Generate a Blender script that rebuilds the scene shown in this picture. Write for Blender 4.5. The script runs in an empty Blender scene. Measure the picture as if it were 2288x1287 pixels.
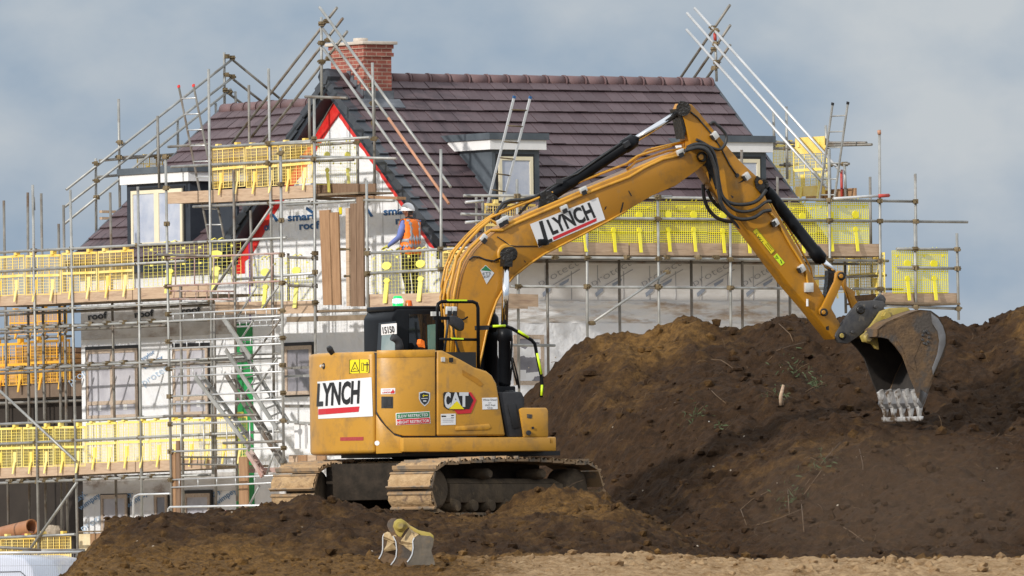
import bpy, bmesh, math, random
import numpy as np
from mathutils import Vector, Matrix, noise
random.seed(7)
V = Vector
SC = bpy.context.scene
COL = SC.collection
R = math.radians
# ---------------------------------------------------------------- camera model (a long lens, level, far away)
F, HZ, ROLL, CZ = 30000.0, 1350.0, 0.012, 1.7
CR, SR = math.cos(ROLL), math.sin(ROLL)
EYE = V((0, 0, CZ))
def ray(px, py):
    dx, dz = (px - 1144) / F, (HZ - py) / F
    return V((CR * dx + SR * dz, 1.0, -SR * dx + CR * dz))
def on(px, py, P, n):
    d = ray(px, py)
    return EYE + d * ((P - EYE).dot(n) / d.dot(n))
def at(px, py, Y):
    return EYE + ray(px, py) * Y
cam = bpy.data.cameras.new('camera'); co = bpy.data.objects.new('camera', cam); COL.objects.link(co)
cam.sensor_width = 36; cam.lens = F / 2288 * 36; cam.shift_y = (HZ - 643.5) / 2288
cam.clip_start = 1; cam.clip_end = 9000
co.matrix_world = Matrix(((CR, SR, 0, 0), (0, 0, -1, 0), (-SR, CR, 0, CZ), (0, 0, 0, 1)))
SC.camera = co
# ---------------------------------------------------------------- house frame: a runs along the gable wall, b along the long wall
BE = R(56)
a = V((math.cos(BE), -math.sin(BE), 0)); b = V((math.sin(BE), math.cos(BE), 0)); UP = V((0, 0, 1))
HC = V((-1.21, 252, 0))
def W(u, v, z): return HC + a * u + b * v + UP * z
def pA(px, py, v): return on(px, py, HC + b * v, b)
def pB(px, py, u): return on(px, py, HC + a * u, a)
def uvz(P):
    d = P - HC
    return d.dot(a), d.dot(b), P.z
HM = Matrix.Rotation(-BE, 4, 'Z')
# ---------------------------------------------------------------- excavator frames
EO = V((-0.985, 182, 2.9)); AL = R(29); PH = R(53)
eh = V((math.cos(AL), math.sin(AL), 0)); el = V((-math.sin(AL), math.cos(AL), 0))
th = V((math.cos(PH), math.sin(PH), 0)); tl = V((-math.sin(PH), math.cos(PH), 0))
def E(x, y, z): return EO + eh * x + el * y + UP * z
def T(x, y, z): return EO + th * x + tl * y + UP * z
def pE(px, py, y): return on(px, py, EO + el * y, el)
def pX(px, py, x): return on(px, py, EO + eh * x, eh)
# ---------------------------------------------------------------- objects
ROOTM = {}
def tag(o, label=None, cat=None, group=None, kind=None):
    if label: o['label'] = label
    if cat: o['category'] = cat
    if group: o['group'] = group
    if kind: o['kind'] = kind
    return o
def empty(name, loc, rz=0.0):
    o = bpy.data.objects.new(name, None); COL.objects.link(o)
    o.empty_display_size = .2
    o.location = loc; o.rotation_euler = (0, 0, rz)
    ROOTM[o.name] = Matrix.Translation(V(loc)) @ Matrix.Rotation(rz, 4, 'Z')
    return o
def thing(name, loc, label, cat, group=None, rz=0.0):
    return tag(empty(name, loc, rz), label, cat, group)
def copy_tree(o, parent=None):
    c = o.copy(); COL.objects.link(c)
    if parent: c.parent = parent
    for ch in [x for x in ALLCH.get(o.name, [])]: copy_tree(ch, c)
    return c
ALLCH = {}
class MB:
    """collects geometry in world coordinates; build() links it as ONE mesh object"""
    def __init__(s): s.v = []; s.f = []; s.r = []; s.sm = []; s.cur = 0.5; s.smooth = False
    def add(s, vs, fs, smooth=None):
        k = len(s.v); s.v.extend([tuple(p) for p in vs])
        for f in fs:
            s.f.append([i + k for i in f]); s.r.append(s.cur); s.sm.append(s.smooth if smooth is None else smooth)
        return s
    def box8(s, p):
        return s.add(p, [(3, 2, 1, 0), (4, 5, 6, 7), (0, 1, 5, 4), (1, 2, 6, 5), (2, 3, 7, 6), (3, 0, 4, 7)])
    def boxo(s, o, x, y, z):
        "box from corner o with three edge vectors"
        o, x, y, z = V(o), V(x), V(y), V(z)
        return s.box8([o, o + x, o + x + y, o + y, o + z, o + x + z, o + x + y + z, o + y + z])
    def box(s, c, sx, sy, sz, X=V((1, 0, 0)), Y=V((0, 1, 0)), Z=UP):
        c = V(c)
        return s.boxo(c - X * sx / 2 - Y * sy / 2 - Z * sz / 2, X * sx, Y * sy, Z * sz)
    def bar(s, p0, p1, w, h, up=UP):
        p0, p1 = V(p0), V(p1); d = (p1 - p0); L = d.length
        if L < 1e-6: return s
        d /= L; x = d.cross(up)
        if x.length < 1e-4: x = d.cross(V((1, 0, 0)))
        x.normalize(); y = x.cross(d)
        return s.boxo(p0 - x * w / 2 - y * h / 2, x * w, y * h, d * L)
    def prism(s, pts, ext):
        pts = [V(p) for p in pts]; n = len(pts); ext = V(ext)
        fs = [tuple(range(n - 1, -1, -1)), tuple(range(n, 2 * n))]
        for i in range(n): j = (i + 1) % n; fs.append((i, j, n + j, n + i))
        return s.add(pts + [p + ext for p in pts], fs)
    def tube(s, p0, p1, r, n=8, r1=None, caps=True):
        return s.path([p0, p1], r, n, caps, r1)
    def path(s, pts, r, n=8, caps=True, r1=None):
        pts = [V(p) for p in pts]; m = len(pts); vs = []; fs = []; x = None
        for i, p in enumerate(pts):
            d = (pts[min(i + 1, m - 1)] - pts[max(i - 1, 0)]).normalized()
            if x is None:
                x = d.cross(UP)
                if x.length < 1e-3: x = V((1, 0, 0))
            x = (x - d * x.dot(d)).normalized(); y = d.cross(x)
            rr = r if r1 is None else r + (r1 - r) * i / (m - 1)
            for k in range(n):
                t = 2 * math.pi * k / n
                vs.append(p + x * math.cos(t) * rr + y * math.sin(t) * rr)
        for i in range(m - 1):
            for k in range(n):
                k2 = (k + 1) % n
                fs.append((i * n + k, i * n + k2, (i + 1) * n + k2, (i + 1) * n + k))
        s.add(vs, fs, True)
        if caps:
            kk = len(s.v) - len(vs)
            s.f.append([kk + q for q in range(n - 1, -1, -1)]); s.f.append([kk + (m - 1) * n + q for q in range(n)])
            s.r += [s.cur] * 2; s.sm += [False] * 2
        return s
    def lathe(s, o, ax, prof, n=16):
        o, ax = V(o), V(ax).normalized(); x = ax.cross(UP)
        if x.length < 1e-3: x = V((1, 0, 0))
        x.normalize(); y = ax.cross(x); vs = []; fs = []; m = len(prof)
        for t, r in prof:
            for k in range(n):
                q = 2 * math.pi * k / n
                vs.append(o + ax * t + x * math.cos(q) * r + y * math.sin(q) * r)
        for i in range(m - 1):
            for k in range(n):
                k2 = (k + 1) % n
                fs.append((i * n + k, i * n + k2, (i + 1) * n + k2, (i + 1) * n + k))
        fs.append(tuple(range(n - 1, -1, -1))); fs.append(tuple(range((m - 1) * n, m * n)))
        s.add(vs, fs[:-2], n > 10); kk = len(s.v) - len(vs)
        for f in fs[-2:]:
            s.f.append([i + kk for i in f]); s.r.append(s.cur); s.sm.append(False)
        return s
    def build(s, name, mat, parent=None, bevel=0, segs=2, recalc=False, root=None, rnd=False):
        me = bpy.data.meshes.new(name)
        M = None
        if parent is not None:
            q = parent
            while q.parent is not None: q = q.parent
            M = ROOTM.get(q.name)
        vs = s.v
        if M is not None:
            Mi = M.inverted(); vs = [tuple(Mi @ V(p)) for p in vs]
        me.from_pydata(vs, [], s.f)
        me.polygons.foreach_set('use_smooth', s.sm)
        if rnd:
            at_ = me.attributes.new('rnd', 'FLOAT', 'FACE'); at_.data.foreach_set('value', s.r)
        if recalc or bevel:
            bm = bmesh.new(); bm.from_mesh(me)
            bmesh.ops.recalc_face_normals(bm, faces=bm.faces)
            if bevel:
                bmesh.ops.remove_doubles(bm, verts=bm.verts, dist=1e-5)
                es = [e for e in bm.edges if len(e.link_faces) == 2 and e.calc_face_angle(0) > R(28)]
                bmesh.ops.bevel(bm, geom=es, offset=bevel, segments=segs, affect='EDGES', profile=.5, clamp_overlap=True)
                for f in bm.faces: f.smooth = True
            bm.to_mesh(me); bm.free()
            if bevel:
                try: me.set_sharp_from_angle(angle=R(40))
                except Exception: pass
        me.update()
        if isinstance(mat, (list, tuple)):
            for m in mat: me.materials.append(m)
        else: me.materials.append(mat)
        o = bpy.data.objects.new(name, me); COL.objects.link(o)
        if parent is not None:
            o.parent = parent; ALLCH.setdefault(parent.name, []).append(o)
        return o
# ---------------------------------------------------------------- materials
def mk(name):
    m = bpy.data.materials.new(name); m.use_nodes = True
    nt = m.node_tree; p = nt.nodes['Principled BSDF']
    return m, nt, p
def nd(nt, t, **k):
    n = nt.nodes.new(t)
    for q, w in k.items():
        if q in n.inputs: n.inputs[q].default_value = w
        else: setattr(n, q, w)
    return n
def c4(c): return (c[0], c[1], c[2], 1)
def simple(name, c1, c2=None, scale=6, rough=.6, metal=0, bump=0, bscale=40, detail=4, lo=.35, hi=.65, spec=.5, coat=0, emit=None, es=0, stretch=None, c3=None, s3=2, lo3=.55, hi3=.68):
    m, nt, p = mk(name)
    p.inputs['Roughness'].default_value = rough; p.inputs['Metallic'].default_value = metal
    p.inputs['Specular IOR Level'].default_value = spec
    p.inputs['Coat Weight'].default_value = coat
    tc = nd(nt, 'ShaderNodeTexCoord'); src = tc.outputs['Object']
    if stretch:
        mp = nd(nt, 'ShaderNodeMapping'); mp.inputs['Scale'].default_value = stretch
        nt.links.new(src, mp.inputs['Vector']); src = mp.outputs['Vector']
    if c2 is None: p.inputs['Base Color'].default_value = c4(c1)
    else:
        n = nd(nt, 'ShaderNodeTexNoise', Scale=scale, Detail=detail, Roughness=.6); nt.links.new(src, n.inputs['Vector'])
        r = nd(nt, 'ShaderNodeValToRGB'); e = r.color_ramp.elements
        e[0].position = lo; e[0].color = c4(c1); e[1].position = hi; e[1].color = c4(c2)
        nt.links.new(n.outputs['Fac'], r.inputs['Fac']); out = r.outputs['Color']
        if c3:
            n3 = nd(nt, 'ShaderNodeTexNoise', Scale=s3, Detail=6, Roughness=.65); nt.links.new(src, n3.inputs['Vector'])
            r3 = nd(nt, 'ShaderNodeMapRange'); r3.inputs['From Min'].default_value = lo3; r3.inputs['From Max'].default_value = hi3
            nt.links.new(n3.outputs['Fac'], r3.inputs['Value'])
            mx = nd(nt, 'ShaderNodeMix', data_type='RGBA'); nt.links.new(r3.outputs['Result'], mx.inputs['Factor'])
            nt.links.new(out, mx.inputs[6]); mx.inputs[7].default_value = c4(c3); out = mx.outputs[2]
        nt.links.new(out, p.inputs['Base Color'])
    if bump:
        n2 = nd(nt, 'ShaderNodeTexNoise', Scale=bscale, Detail=5); nt.links.new(src, n2.inputs['Vector'])
        bp = nd(nt, 'ShaderNodeBump', Strength=min(1, bump)); bp.inputs['Distance'].default_value = .02 * max(1, bump)
        nt.links.new(n2.outputs['Fac'], bp.inputs['Height']); nt.links.new(bp.outputs['Normal'], p.inputs['Normal'])
    if emit: p.inputs['Emission Color'].default_value = c4(emit); p.inputs['Emission Strength'].default_value = es
    return m
MT = {}
MT['steel'] = simple('galvanised_tube', (.25, .25, .235), (.42, .42, .40), 2.5, .5, .35, c3=(.17, .105, .06), s3=1.7, lo3=.58, hi3=.75)
MT['steel_dark'] = simple('weathered_tube', (.17, .16, .14), (.27, .255, .23), 3, .55, .3, c3=(.13, .075, .04), s3=2.2, lo3=.5, hi3=.7)
MT['alu'] = simple('bright_tube', (.50, .51, .51), (.64, .64, .64), 3, .4, .4)
MT['orange_tube'] = simple('orange_marked_tube', (.55, .26, .14), (.42, .22, .14), 4, .55)
MT['pink_tube'] = simple('red_oxide_tube', (.38, .2, .16), (.46, .38, .34), 5, .6)
MT['red_tube'] = simple('red_painted_tube', (.55, .07, .05), (.4, .05, .04), 6, .5)
MT['coupler'] = simple('rusty_coupler', (.10, .07, .035), (.2, .15, .08), 14, .6, .4)
MT['toe'] = simple('scaffold_board_wood', (.42, .29, .19), (.52, .38, .26), 3, .8, bump=.2, bscale=30, stretch=(1, 1, 9), c3=(.3, .2, .14), s3=1.2)
MT['plank'] = simple('brown_plank', (.27, .15, .075), (.36, .21, .11), 3, .8, bump=.2, bscale=20, stretch=(8, 8, .8))
MT['plank_dark'] = simple('dark_plank', (.16, .095, .055), (.23, .145, .09), 3, .8, bump=.2, bscale=20, stretch=(8, 8, .8))
MT['deck'] = simple('dark_platform_boards', (.16, .115, .07), (.24, .18, .12), 4, .85)
MT['yel1'] = simple('amber_plastic_mesh', (.84, .55, .08), (.88, .72, .30), 1.5, .45, spec=.4)
MT['yel2'] = simple('lemon_plastic_mesh', (.78, .69, .10), (.84, .78, .24), 1.5, .45, spec=.4)
MT['yel1b'] = simple('golden_plastic_mesh', (.84, .64, .10), (.88, .75, .28), 1.5, .45, spec=.4)
MT['yel2d'] = simple('bright_lemon_plastic_mesh', (.86, .75, .02), (.88, .80, .08), 1.5, .4, spec=.3)
MT['yel3'] = simple('orange_plastic_mesh', (.82, .38, .02), (.75, .42, .05), 1.5, .45, spec=.4)
MT['navy'] = simple('dark_grey_cladding', (.026, .032, .043), (.036, .043, .055), 4, .5, spec=.25)
MT['slate_trim'] = simple('slate_grey_trim', (.075, .09, .105), (.105, .122, .14), 3, .5, spec=.3)
MT['verge'] = simple('grey_verge_cap', (.04, .047, .058), (.06, .068, .08), 3, .45)
MT['lead'] = simple('lead_flashing', (.10, .11, .125), (.17, .18, .2), 5, .5, .2)
MT['fascia'] = simple('white_fascia', (.74, .73, .72), (.80, .79, .78), 3, .5)
MT['foil'] = simple('white_wall_membrane', (.77, .78, .80), (.85, .85, .86), 2, .33, bump=2.4, bscale=4.2, detail=6, spec=.6)
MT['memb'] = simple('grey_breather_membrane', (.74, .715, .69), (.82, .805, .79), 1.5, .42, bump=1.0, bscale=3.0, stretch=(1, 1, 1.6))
MT['memb_low'] = simple('crumpled_membrane_skirt', (.75, .735, .72), (.84, .835, .83), 1.5, .3, bump=2.5, bscale=2.2, stretch=(1, 1, 4.5), c3=(.5, .38, .28), s3=1.2, lo3=.5, hi3=.66)
MT['memb_dirty'] = simple('dusty_membrane', (.48, .45, .42), (.64, .62, .60), 1.2, .6, bump=1.4, bscale=3, stretch=(1, 1, 2.5), c3=(.30, .24, .2), s3=1.0)
MT['redtape'] = simple('red_tape', (.62, .02, .02), (.7, .05, .04), 8, .4, bump=.5, bscale=12)
MT['purple'] = simple('purple_strap', (.16, .06, .32), None, rough=.5)
MT['green'] = simple('green_sheet', (.01, .22, .05), (.015, .3, .08), 3, .5, bump=.8, bscale=5)
MT['blacktrim'] = simple('black_seal', (.012, .012, .013), None, rough=.5)
MT['tan'] = simple('tan_protected_frame', (.42, .32, .24), (.55, .45, .36), 30, .6)
MT['cream'] = simple('cream_window_frame', (.74, .66, .47), (.78, .70, .52), 3, .4)
MT['hole'] = simple('dark_interior', (.02, .014, .010), (.03, .022, .016), 2, .9)
MT['slab'] = simple('brown_floor_edge', (.14, .095, .065), (.19, .135, .095), 3, .9)
MT['osb'] = simple('orange_timber', (.5, .25, .09), (.6, .34, .14), 4, .8)
MT['insul'] = simple('cream_insulation', (.62, .50, .30), (.72, .62, .42), 5, .8, bump=1, bscale=8)
MT['blue_txt'] = simple('blue_print', (.015, .09, .24), None, rough=.5)
MT['pale_txt'] = simple('pale_blue_print', (.42, .56, .72), None, rough=.5)
MT['navy_txt'] = simple('faded_blue_print', (.12, .24, .42), None, rough=.5)
MT['grey_txt'] = simple('grey_print', (.36, .36, .38), None, rough=.5)
MT['grey_blue_txt'] = simple('grey_blue_print', (.32, .36, .44), None, rough=.5)
MT['black_txt'] = simple('black_print', (.012, .012, .014), None, rough=.45)
# glass with film
def film(name, c1, c2, rough, spec=.8):
    return simple(name, c1, c2, 2.2, rough, bump=.25, bscale=3, spec=spec)
MT['film'] = film('filmed_pane', (.38, .37, .41), (.55, .54, .58), .3)
MT['film2'] = film('dim_filmed_pane', (.16, .155, .175), (.27, .26, .29), .22)
MT['pane'] = film('reflecting_pane', (.38, .42, .52), (.55, .57, .63), .12)
# roof tiles
def tile_mat(name, c1, c2):
    m, nt, p = mk(name)
    at_ = nd(nt, 'ShaderNodeAttribute', attribute_name='rnd')
    tc = nd(nt, 'ShaderNodeTexCoord')
    n = nd(nt, 'ShaderNodeTexNoise', Scale=9, Detail=6, Roughness=.65); nt.links.new(tc.outputs['Object'], n.inputs['Vector'])
    ad = nd(nt, 'ShaderNodeMath', operation='MULTIPLY_ADD'); ad.inputs[1].default_value = .6
    nt.links.new(at_.outputs['Fac'], ad.inputs[0])
    sb = nd(nt, 'ShaderNodeMath', operation='SUBTRACT'); sb.inputs[1].default_value = .45
    nt.links.new(n.outputs['Fac'], sb.inputs[0]); nt.links.new(sb.outputs[0], ad.inputs[2])
    r = nd(nt, 'ShaderNodeValToRGB'); e = r.color_ramp.elements
    e[0].position = .1; e[0].color = c4(c1); e[1].position = .9; e[1].color = c4(c2)
    nt.links.new(ad.outputs[0], r.inputs['Fac'])
    n2 = nd(nt, 'ShaderNodeTexNoise', Scale=3.1, Detail=8, Roughness=.7); nt.links.new(tc.outputs['Object'], n2.inputs['Vector'])
    mr = nd(nt, 'ShaderNodeMapRange'); mr.inputs['From Min'].default_value = .62; mr.inputs['From Max'].default_value = .8; mr.inputs['To Max'].default_value = .18
    nt.links.new(n2.outputs['Fac'], mr.inputs['Value'])
    mx = nd(nt, 'ShaderNodeMix', data_type='RGBA'); nt.links.new(mr.outputs['Result'], mx.inputs['Factor'])
    nt.links.new(r.outputs['Color'], mx.inputs[6]); mx.inputs[7].default_value = (.32, .29, .3, 1)
    nt.links.new(mx.outputs[2], p.inputs['Base Color']); p.inputs['Roughness'].default_value = .62
    n3 = nd(nt, 'ShaderNodeTexNoise', Scale=60, Detail=3); nt.links.new(tc.outputs['Object'], n3.inputs['Vector'])
    bp = nd(nt, 'ShaderNodeBump', Strength=.25); bp.inputs['Distance'].default_value = .01
    nt.links.new(n3.outputs['Fac'], bp.inputs['Height']); nt.links.new(bp.outputs['Normal'], p.inputs['Normal'])
    return m
MT['tile'] = tile_mat('plum_roof_tile', (.078, .050, .056), (.125, .085, .092))
MT['ridge'] = tile_mat('ridge_tile', (.13, .075, .075), (.17, .10, .10))
# brick
m, nt, p = mk('red_brick')
tc = nd(nt, 'ShaderNodeTexCoord'); mp = nd(nt, 'ShaderNodeMapping')
# box-like mapping: x+y along the wall, z up
sx = nd(nt, 'ShaderNodeSeparateXYZ'); nt.links.new(tc.outputs['Object'], sx.inputs[0])
adn = nd(nt, 'ShaderNodeMath', operation='ADD'); nt.links.new(sx.outputs[0], adn.inputs[0]); nt.links.new(sx.outputs[1], adn.inputs[1])
cb = nd(nt, 'ShaderNodeCombineXYZ'); nt.links.new(adn.outputs[0], cb.inputs[0]); nt.links.new(sx.outputs[2], cb.inputs[1])
bt = nd(nt, 'ShaderNodeTexBrick'); bt.inputs['Scale'].default_value = 1; bt.inputs['Brick Width'].default_value = .225; bt.inputs['Row Height'].default_value = .075
bt.inputs['Mortar Size'].default_value = .008; bt.inputs['Color1'].default_value = (.34, .098, .066, 1); bt.inputs['Color2'].default_value = (.25, .07, .052, 1); bt.inputs['Mortar'].default_value = (.42, .30, .23, 1)
nt.links.new(cb.outputs[0], bt.inputs['Vector']); nt.links.new(bt.outputs['Color'], p.inputs['Base Color']); p.inputs['Roughness'].default_value = .8
bp = nd(nt, 'ShaderNodeBump', Strength=.6); bp.inputs['Distance'].default_value = .01; bp.invert = True
nt.links.new(bt.outputs['Fac'], bp.inputs['Height']); nt.links.new(bp.outputs['Normal'], p.inputs['Normal'])
MT['brick'] = m
MT['stone'] = simple('pale_stone_cap', (.5, .43, .36), (.58, .52, .45), 6, .8)
# machine
def paint(name, c1, c2, dirt, rough=.42, amt=.62):
    m = simple(name, c1, c2, 1.3, rough, bump=.08, bscale=60, coat=.05, c3=dirt, s3=3.2, lo3=amt - .1, hi3=amt + .17)
    nt = m.node_tree; p = nt.nodes['Principled BSDF']; src = p.inputs['Base Color'].links[0].from_socket; tc = nd(nt, 'ShaderNodeTexCoord')
    for sc_, lo_, hi_, col_, st_ in ((26, .64, .74, (.12, .07, .03), (1, 1, 1)), (7, .60, .72, (.30, .18, .07), (1, 1, .25)), (60, .66, .72, (.62, .42, .16), (.25, 1, 3))):
        mp = nd(nt, 'ShaderNodeMapping'); mp.inputs['Scale'].default_value = st_; nt.links.new(tc.outputs['Object'], mp.inputs['Vector'])
        n = nd(nt, 'ShaderNodeTexNoise', Scale=sc_, Detail=8, Roughness=.7); nt.links.new(mp.outputs['Vector'], n.inputs['Vector'])
        r = nd(nt, 'ShaderNodeMapRange'); r.inputs['From Min'].default_value = lo_; r.inputs['From Max'].default_value = hi_; r.inputs['To Max'].default_value = .7; nt.links.new(n.outputs['Fac'], r.inputs['Value'])
        mx = nd(nt, 'ShaderNodeMix', data_type='RGBA'); nt.links.new(r.outputs['Result'], mx.inputs['Factor']); nt.links.new(src, mx.inputs[6]); mx.inputs[7].default_value = c4(col_); src = mx.outputs[2]
    nt.links.new(src, p.inputs['Base Color'])
    return m
MT['cat'] = paint('yellow_machine_paint', (.50, .25, .028), (.545, .275, .034), (.27, .155, .05), amt=.6)
MT['catarm'] = paint('yellow_arm_paint', (.42, .185, .009), (.46, .205, .011), (.2, .11, .03), amt=.6)
MT['catlight'] = paint('yellow_pipe_paint', (.56, .27, .022), (.62, .31, .03), (.2, .1, .03), amt=.62)
MT['mblack'] = simple('black_machine_paint', (.005, .0055, .007), (.008, .009, .011), 4, .36, spec=.14)
MT['plastic'] = simple('charcoal_plastic', (.026, .027, .03), (.038, .038, .041), 8, .6, spec=.25)
MT['grease'] = simple('greasy_black', (.006, .005, .005), (.014, .012, .01), 12, .35, bump=.6, bscale=30)
MT['rubber'] = simple('black_hose', (.018, .018, .019), (.035, .034, .033), 10, .5)
MT['chrome'] = simple('chrome_rod', (.75, .76, .78), None, rough=.12, metal=1)
MT['steelclamp'] = simple('silver_clamp', (.6, .6, .58), (.75, .74, .7), 20, .4, .4)
MT['mud'] = simple('muddy_steel', (.34, .215, .105), (.46, .31, .165), 9, .9, bump=1.2, bscale=22, c3=(.17, .11, .07), s3=6, lo3=.56, hi3=.7)
MT['mudsteel'] = simple('worn_grouser_steel', (.16, .13, .10), (.27, .20, .13), 10, .75, .1, c3=(.33, .215, .115), s3=5, lo3=.42, hi3=.52)
MT['frame_dark'] = simple('dusty_track_frame', (.075, .058, .042), (.125, .092, .06), 5, .9, bump=.6, bscale=25, c3=(.19, .135, .08), s3=4, spec=.2)
MT['belly'] = simple('oily_undercarriage', (.022, .018, .014), (.045, .034, .025), 6, .85, bump=.5, bscale=20, spec=.15)  # car body colour darkened to carry the shade under the machine
MT['bucket'] = simple('rusty_bucket_steel', (.095, .060, .035), (.175, .105, .05), 5, .8, .05, bump=.6, bscale=25, c3=(.085, .07, .058), s3=2.2, lo3=.5, hi3=.58)
MT['bucket_in'] = simple('dark_bucket_inside', (.022, .019, .017), (.04, .033, .028), 6, .6)
MT['bucket_wear'] = simple('polished_wear_plate', (.17, .165, .165), (.24, .235, .235), 6, .45, .5)
MT['olive'] = simple('worn_olive_yellow', (.33, .26, .05), (.42, .31, .08), 7, .6, c3=(.17, .13, .08), s3=6, lo3=.52, hi3=.66)
MT['hitch'] = simple('scuffed_hitch_steel', (.05, .05, .055), (.09, .085, .08), 9, .55, .3, c3=(.17, .145, .11), s3=7, lo3=.58, hi3=.7)
MT['sb_plate'] = simple('weathered_brown_plate', (.085, .072, .056), (.14, .115, .085), 6, .8, bump=.4, bscale=20, c3=(.2, .14, .08), s3=4)
MT['tooth'] = simple('polished_tooth', (.42, .40, .38), (.66, .65, .63), 12, .4, .4, c3=(.13, .085, .05), s3=9, lo3=.48, hi3=.62)
MT['sticker'] = simple('white_vinyl', (.72, .72, .73), (.78, .78, .78), 2, .4)
MT['red'] = simple('red_vinyl', (.55, .02, .03), None, rough=.4)
MT['darkred'] = simple('dark_red_vinyl', (.32, .035, .035), (.4, .05, .05), 30, .45)
MT['sgreen'] = simple('green_vinyl', (.02, .19, .07), None, rough=.4)
MT['syellow'] = simple('safety_yellow', (.80, .66, .01), None, rough=.45)
MT['lime'] = simple('lime_reflector', (.62, .85, .02), None, rough=.4)
MT['badgeblack'] = simple('badge_black', (.015, .015, .016), None, rough=.35)
MT['silver'] = simple('badge_silver', (.7, .72, .74), None, rough=.3, metal=.3)
MT['greenlens'] = simple('green_lens', (.01, .35, .08), None, rough=.3, emit=(.02, .75, .16), es=.9)
MT['greenlit'] = simple('lit_green_lamp', (.5, .9, .6), None, rough=.3, emit=(.45, 1, .6), es=3.2)
MT['amber'] = simple('amber_lens', (.75, .13, .01), None, rough=.3)
MT['cabglass'] = simple('dark_cab_glass', (.012, .014, .016), None, rough=.08, spec=.8)
MT['greenglass'] = simple('green_tint_glass', (.12, .27, .24), (.17, .33, .29), 4, .12, spec=.8)
MT['palegreen'] = simple('pale_rear_window', (.20, .27, .28), (.30, .36, .36), 3, .15, spec=.8)
# people & misc
MT['hivis'] = simple('orange_hi_vis', (1, .22, .012), (.95, .19, .01), 6, .6, bump=.8, bscale=9)
MT['reflect'] = simple('silver_tape', (.34, .34, .37), None, rough=.4)
MT['sleeve'] = simple('blue_sleeve', (.17, .22, .52), (.13, .17, .42), 8, .8)
MT['trousers'] = simple('dark_trousers', (.02, .019, .018), (.035, .032, .03), 8, .85)
MT['skin'] = simple('skin', (.42, .20, .13), (.36, .16, .10), 20, .5)
MT['hair'] = simple('dark_hair', (.03, .02, .015), None, rough=.7)
MT['helmet'] = simple('white_helmet', (.78, .78, .79), None, rough=.3)
MT['glove'] = simple('lime_glove', (.5, .52, .08), (.6, .5, .15), 12, .8)
MT['boot'] = simple('tan_boot', (.12, .075, .04), None, rough=.8)
MT['vanwhite'] = simple('pale_van_paint', (.55, .58, .68), (.58, .61, .70), 2, .3, coat=.4)
MT['vanglass'] = simple('van_side_glass', (.10, .10, .11), (.2, .2, .21), 3, .12, spec=.8, stretch=(1, 1, 6))
MT['clay'] = simple('terracotta_pipe', (.40, .17, .075), (.45, .21, .10), 5, .5)
MT['wire'] = simple('fence_wire', (.35, .36, .38), None, rough=.5, metal=.3)
# ---------------------------------------------------------------- lettering
TXT = {}
def text2d(s, off=0.0, res=3):
    key = (s, off)
    if key in TXT: return TXT[key]
    cu = bpy.data.curves.new('t', 'FONT'); cu.body = s; cu.offset = off; cu.resolution_u = res; cu.fill_mode = 'FRONT'
    ob = bpy.data.objects.new('t', cu); COL.objects.link(ob)
    me = bpy.data.meshes.new_from_object(ob.evaluated_get(bpy.context.evaluated_depsgraph_get()))
    vs = [(q.co.x, q.co.y) for q in me.vertices]; fs = [tuple(q.vertices) for q in me.polygons]
    bpy.data.objects.remove(ob); bpy.data.curves.remove(cu); bpy.data.meshes.remove(me)
    x0 = min(q[0] for q in vs); x1 = max(q[0] for q in vs)
    cap = .72 
    y0 = 0.0
    vs = [((q[0] - x0) / (x1 - x0), (q[1] - y0) / cap) for q in vs]
    TXT[key] = (vs, fs); return TXT[key]
def text_on(mb, s, p0, p1, h, surf, off=0.0, shear=0.0):
    "letters set along the picture-plane line p0-p1 (cap height h) and laid onto a real surface"
    vs, fs = text2d(s, off)
    p0, p1 = V((p0[0], p0[1])), V((p1[0], p1[1])); d = p1 - p0; n = V((d.y, -d.x)).normalized()
    out = []
    for x, y in vs:
        q = p0 + d * x + n * (y * h) + d.normalized() * (shear * y * h)
        out.append(surf(q.x, q.y))
    mb.add(out, fs)
def poly_on(mb, pts, surf, thick=None):
    mb.add([surf(x, y) for x, y in pts], [tuple(range(len(pts)))])
# ================================================================ the house
TAN = math.tan(R(40)); GZ = 1.3
RU, RZ = -3.95, 11.77                       # main ridge
WV, WZ, WT = 3.8, 11.56, .835                # wing ridge
house = thing('house', HC, 'timber framed house under construction with plum tiled roof, brick chimney and white wrapped walls', 'house', rz=-BE)
def wpoly(mb, uz, v, ext):   # polygon in the gable-wall plane
    mb.prism([W(u, v, z) for u, z in uz], b * ext)
def zmain(u): return RZ - abs(u - RU) * TAN
# walls
VG = .30
m_ = MB(); wpoly(m_, [(-7.55, GZ), (-.3, GZ), (-.3, zmain(-.3) - .12), (RU, RZ - .22), (-7.55, zmain(-7.55) - .12)], VG, .25)
gable_wall = m_.build('wall', MT['foil'], house); gable_wall['label'] = 'bright white wrapped gable wall edged in red tape'
m_ = MB(); m_.boxo(W(-13.35, .35, GZ), a * 5.8, b * .25, UP * (8.65 - GZ)); wing_wall = m_.build('wall', MT['foil'], house)
m_ = MB(); m_.boxo(W(-13.35, .6, GZ), a * .25, b * 6.5, UP * (8.6 - GZ)); m_.build('wall', MT['memb'], house)
m_ = MB(); m_.prism([W(-13.35, .35, 8.55), W(-13.35, 3.8, 11.4), W(-13.35, 7.2, 8.55)], a * .2); m_.build('gable_end', MT['memb'], house)
m_ = MB(); m_.boxo(W(-.55, .55, GZ), a * .25, b * 8.2, UP * (8.42 - GZ)); long_wall = m_.build('wall', MT['memb'], house)
long_wall['label'] = 'shaded long wall wrapped in grey breather membrane'
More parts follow.
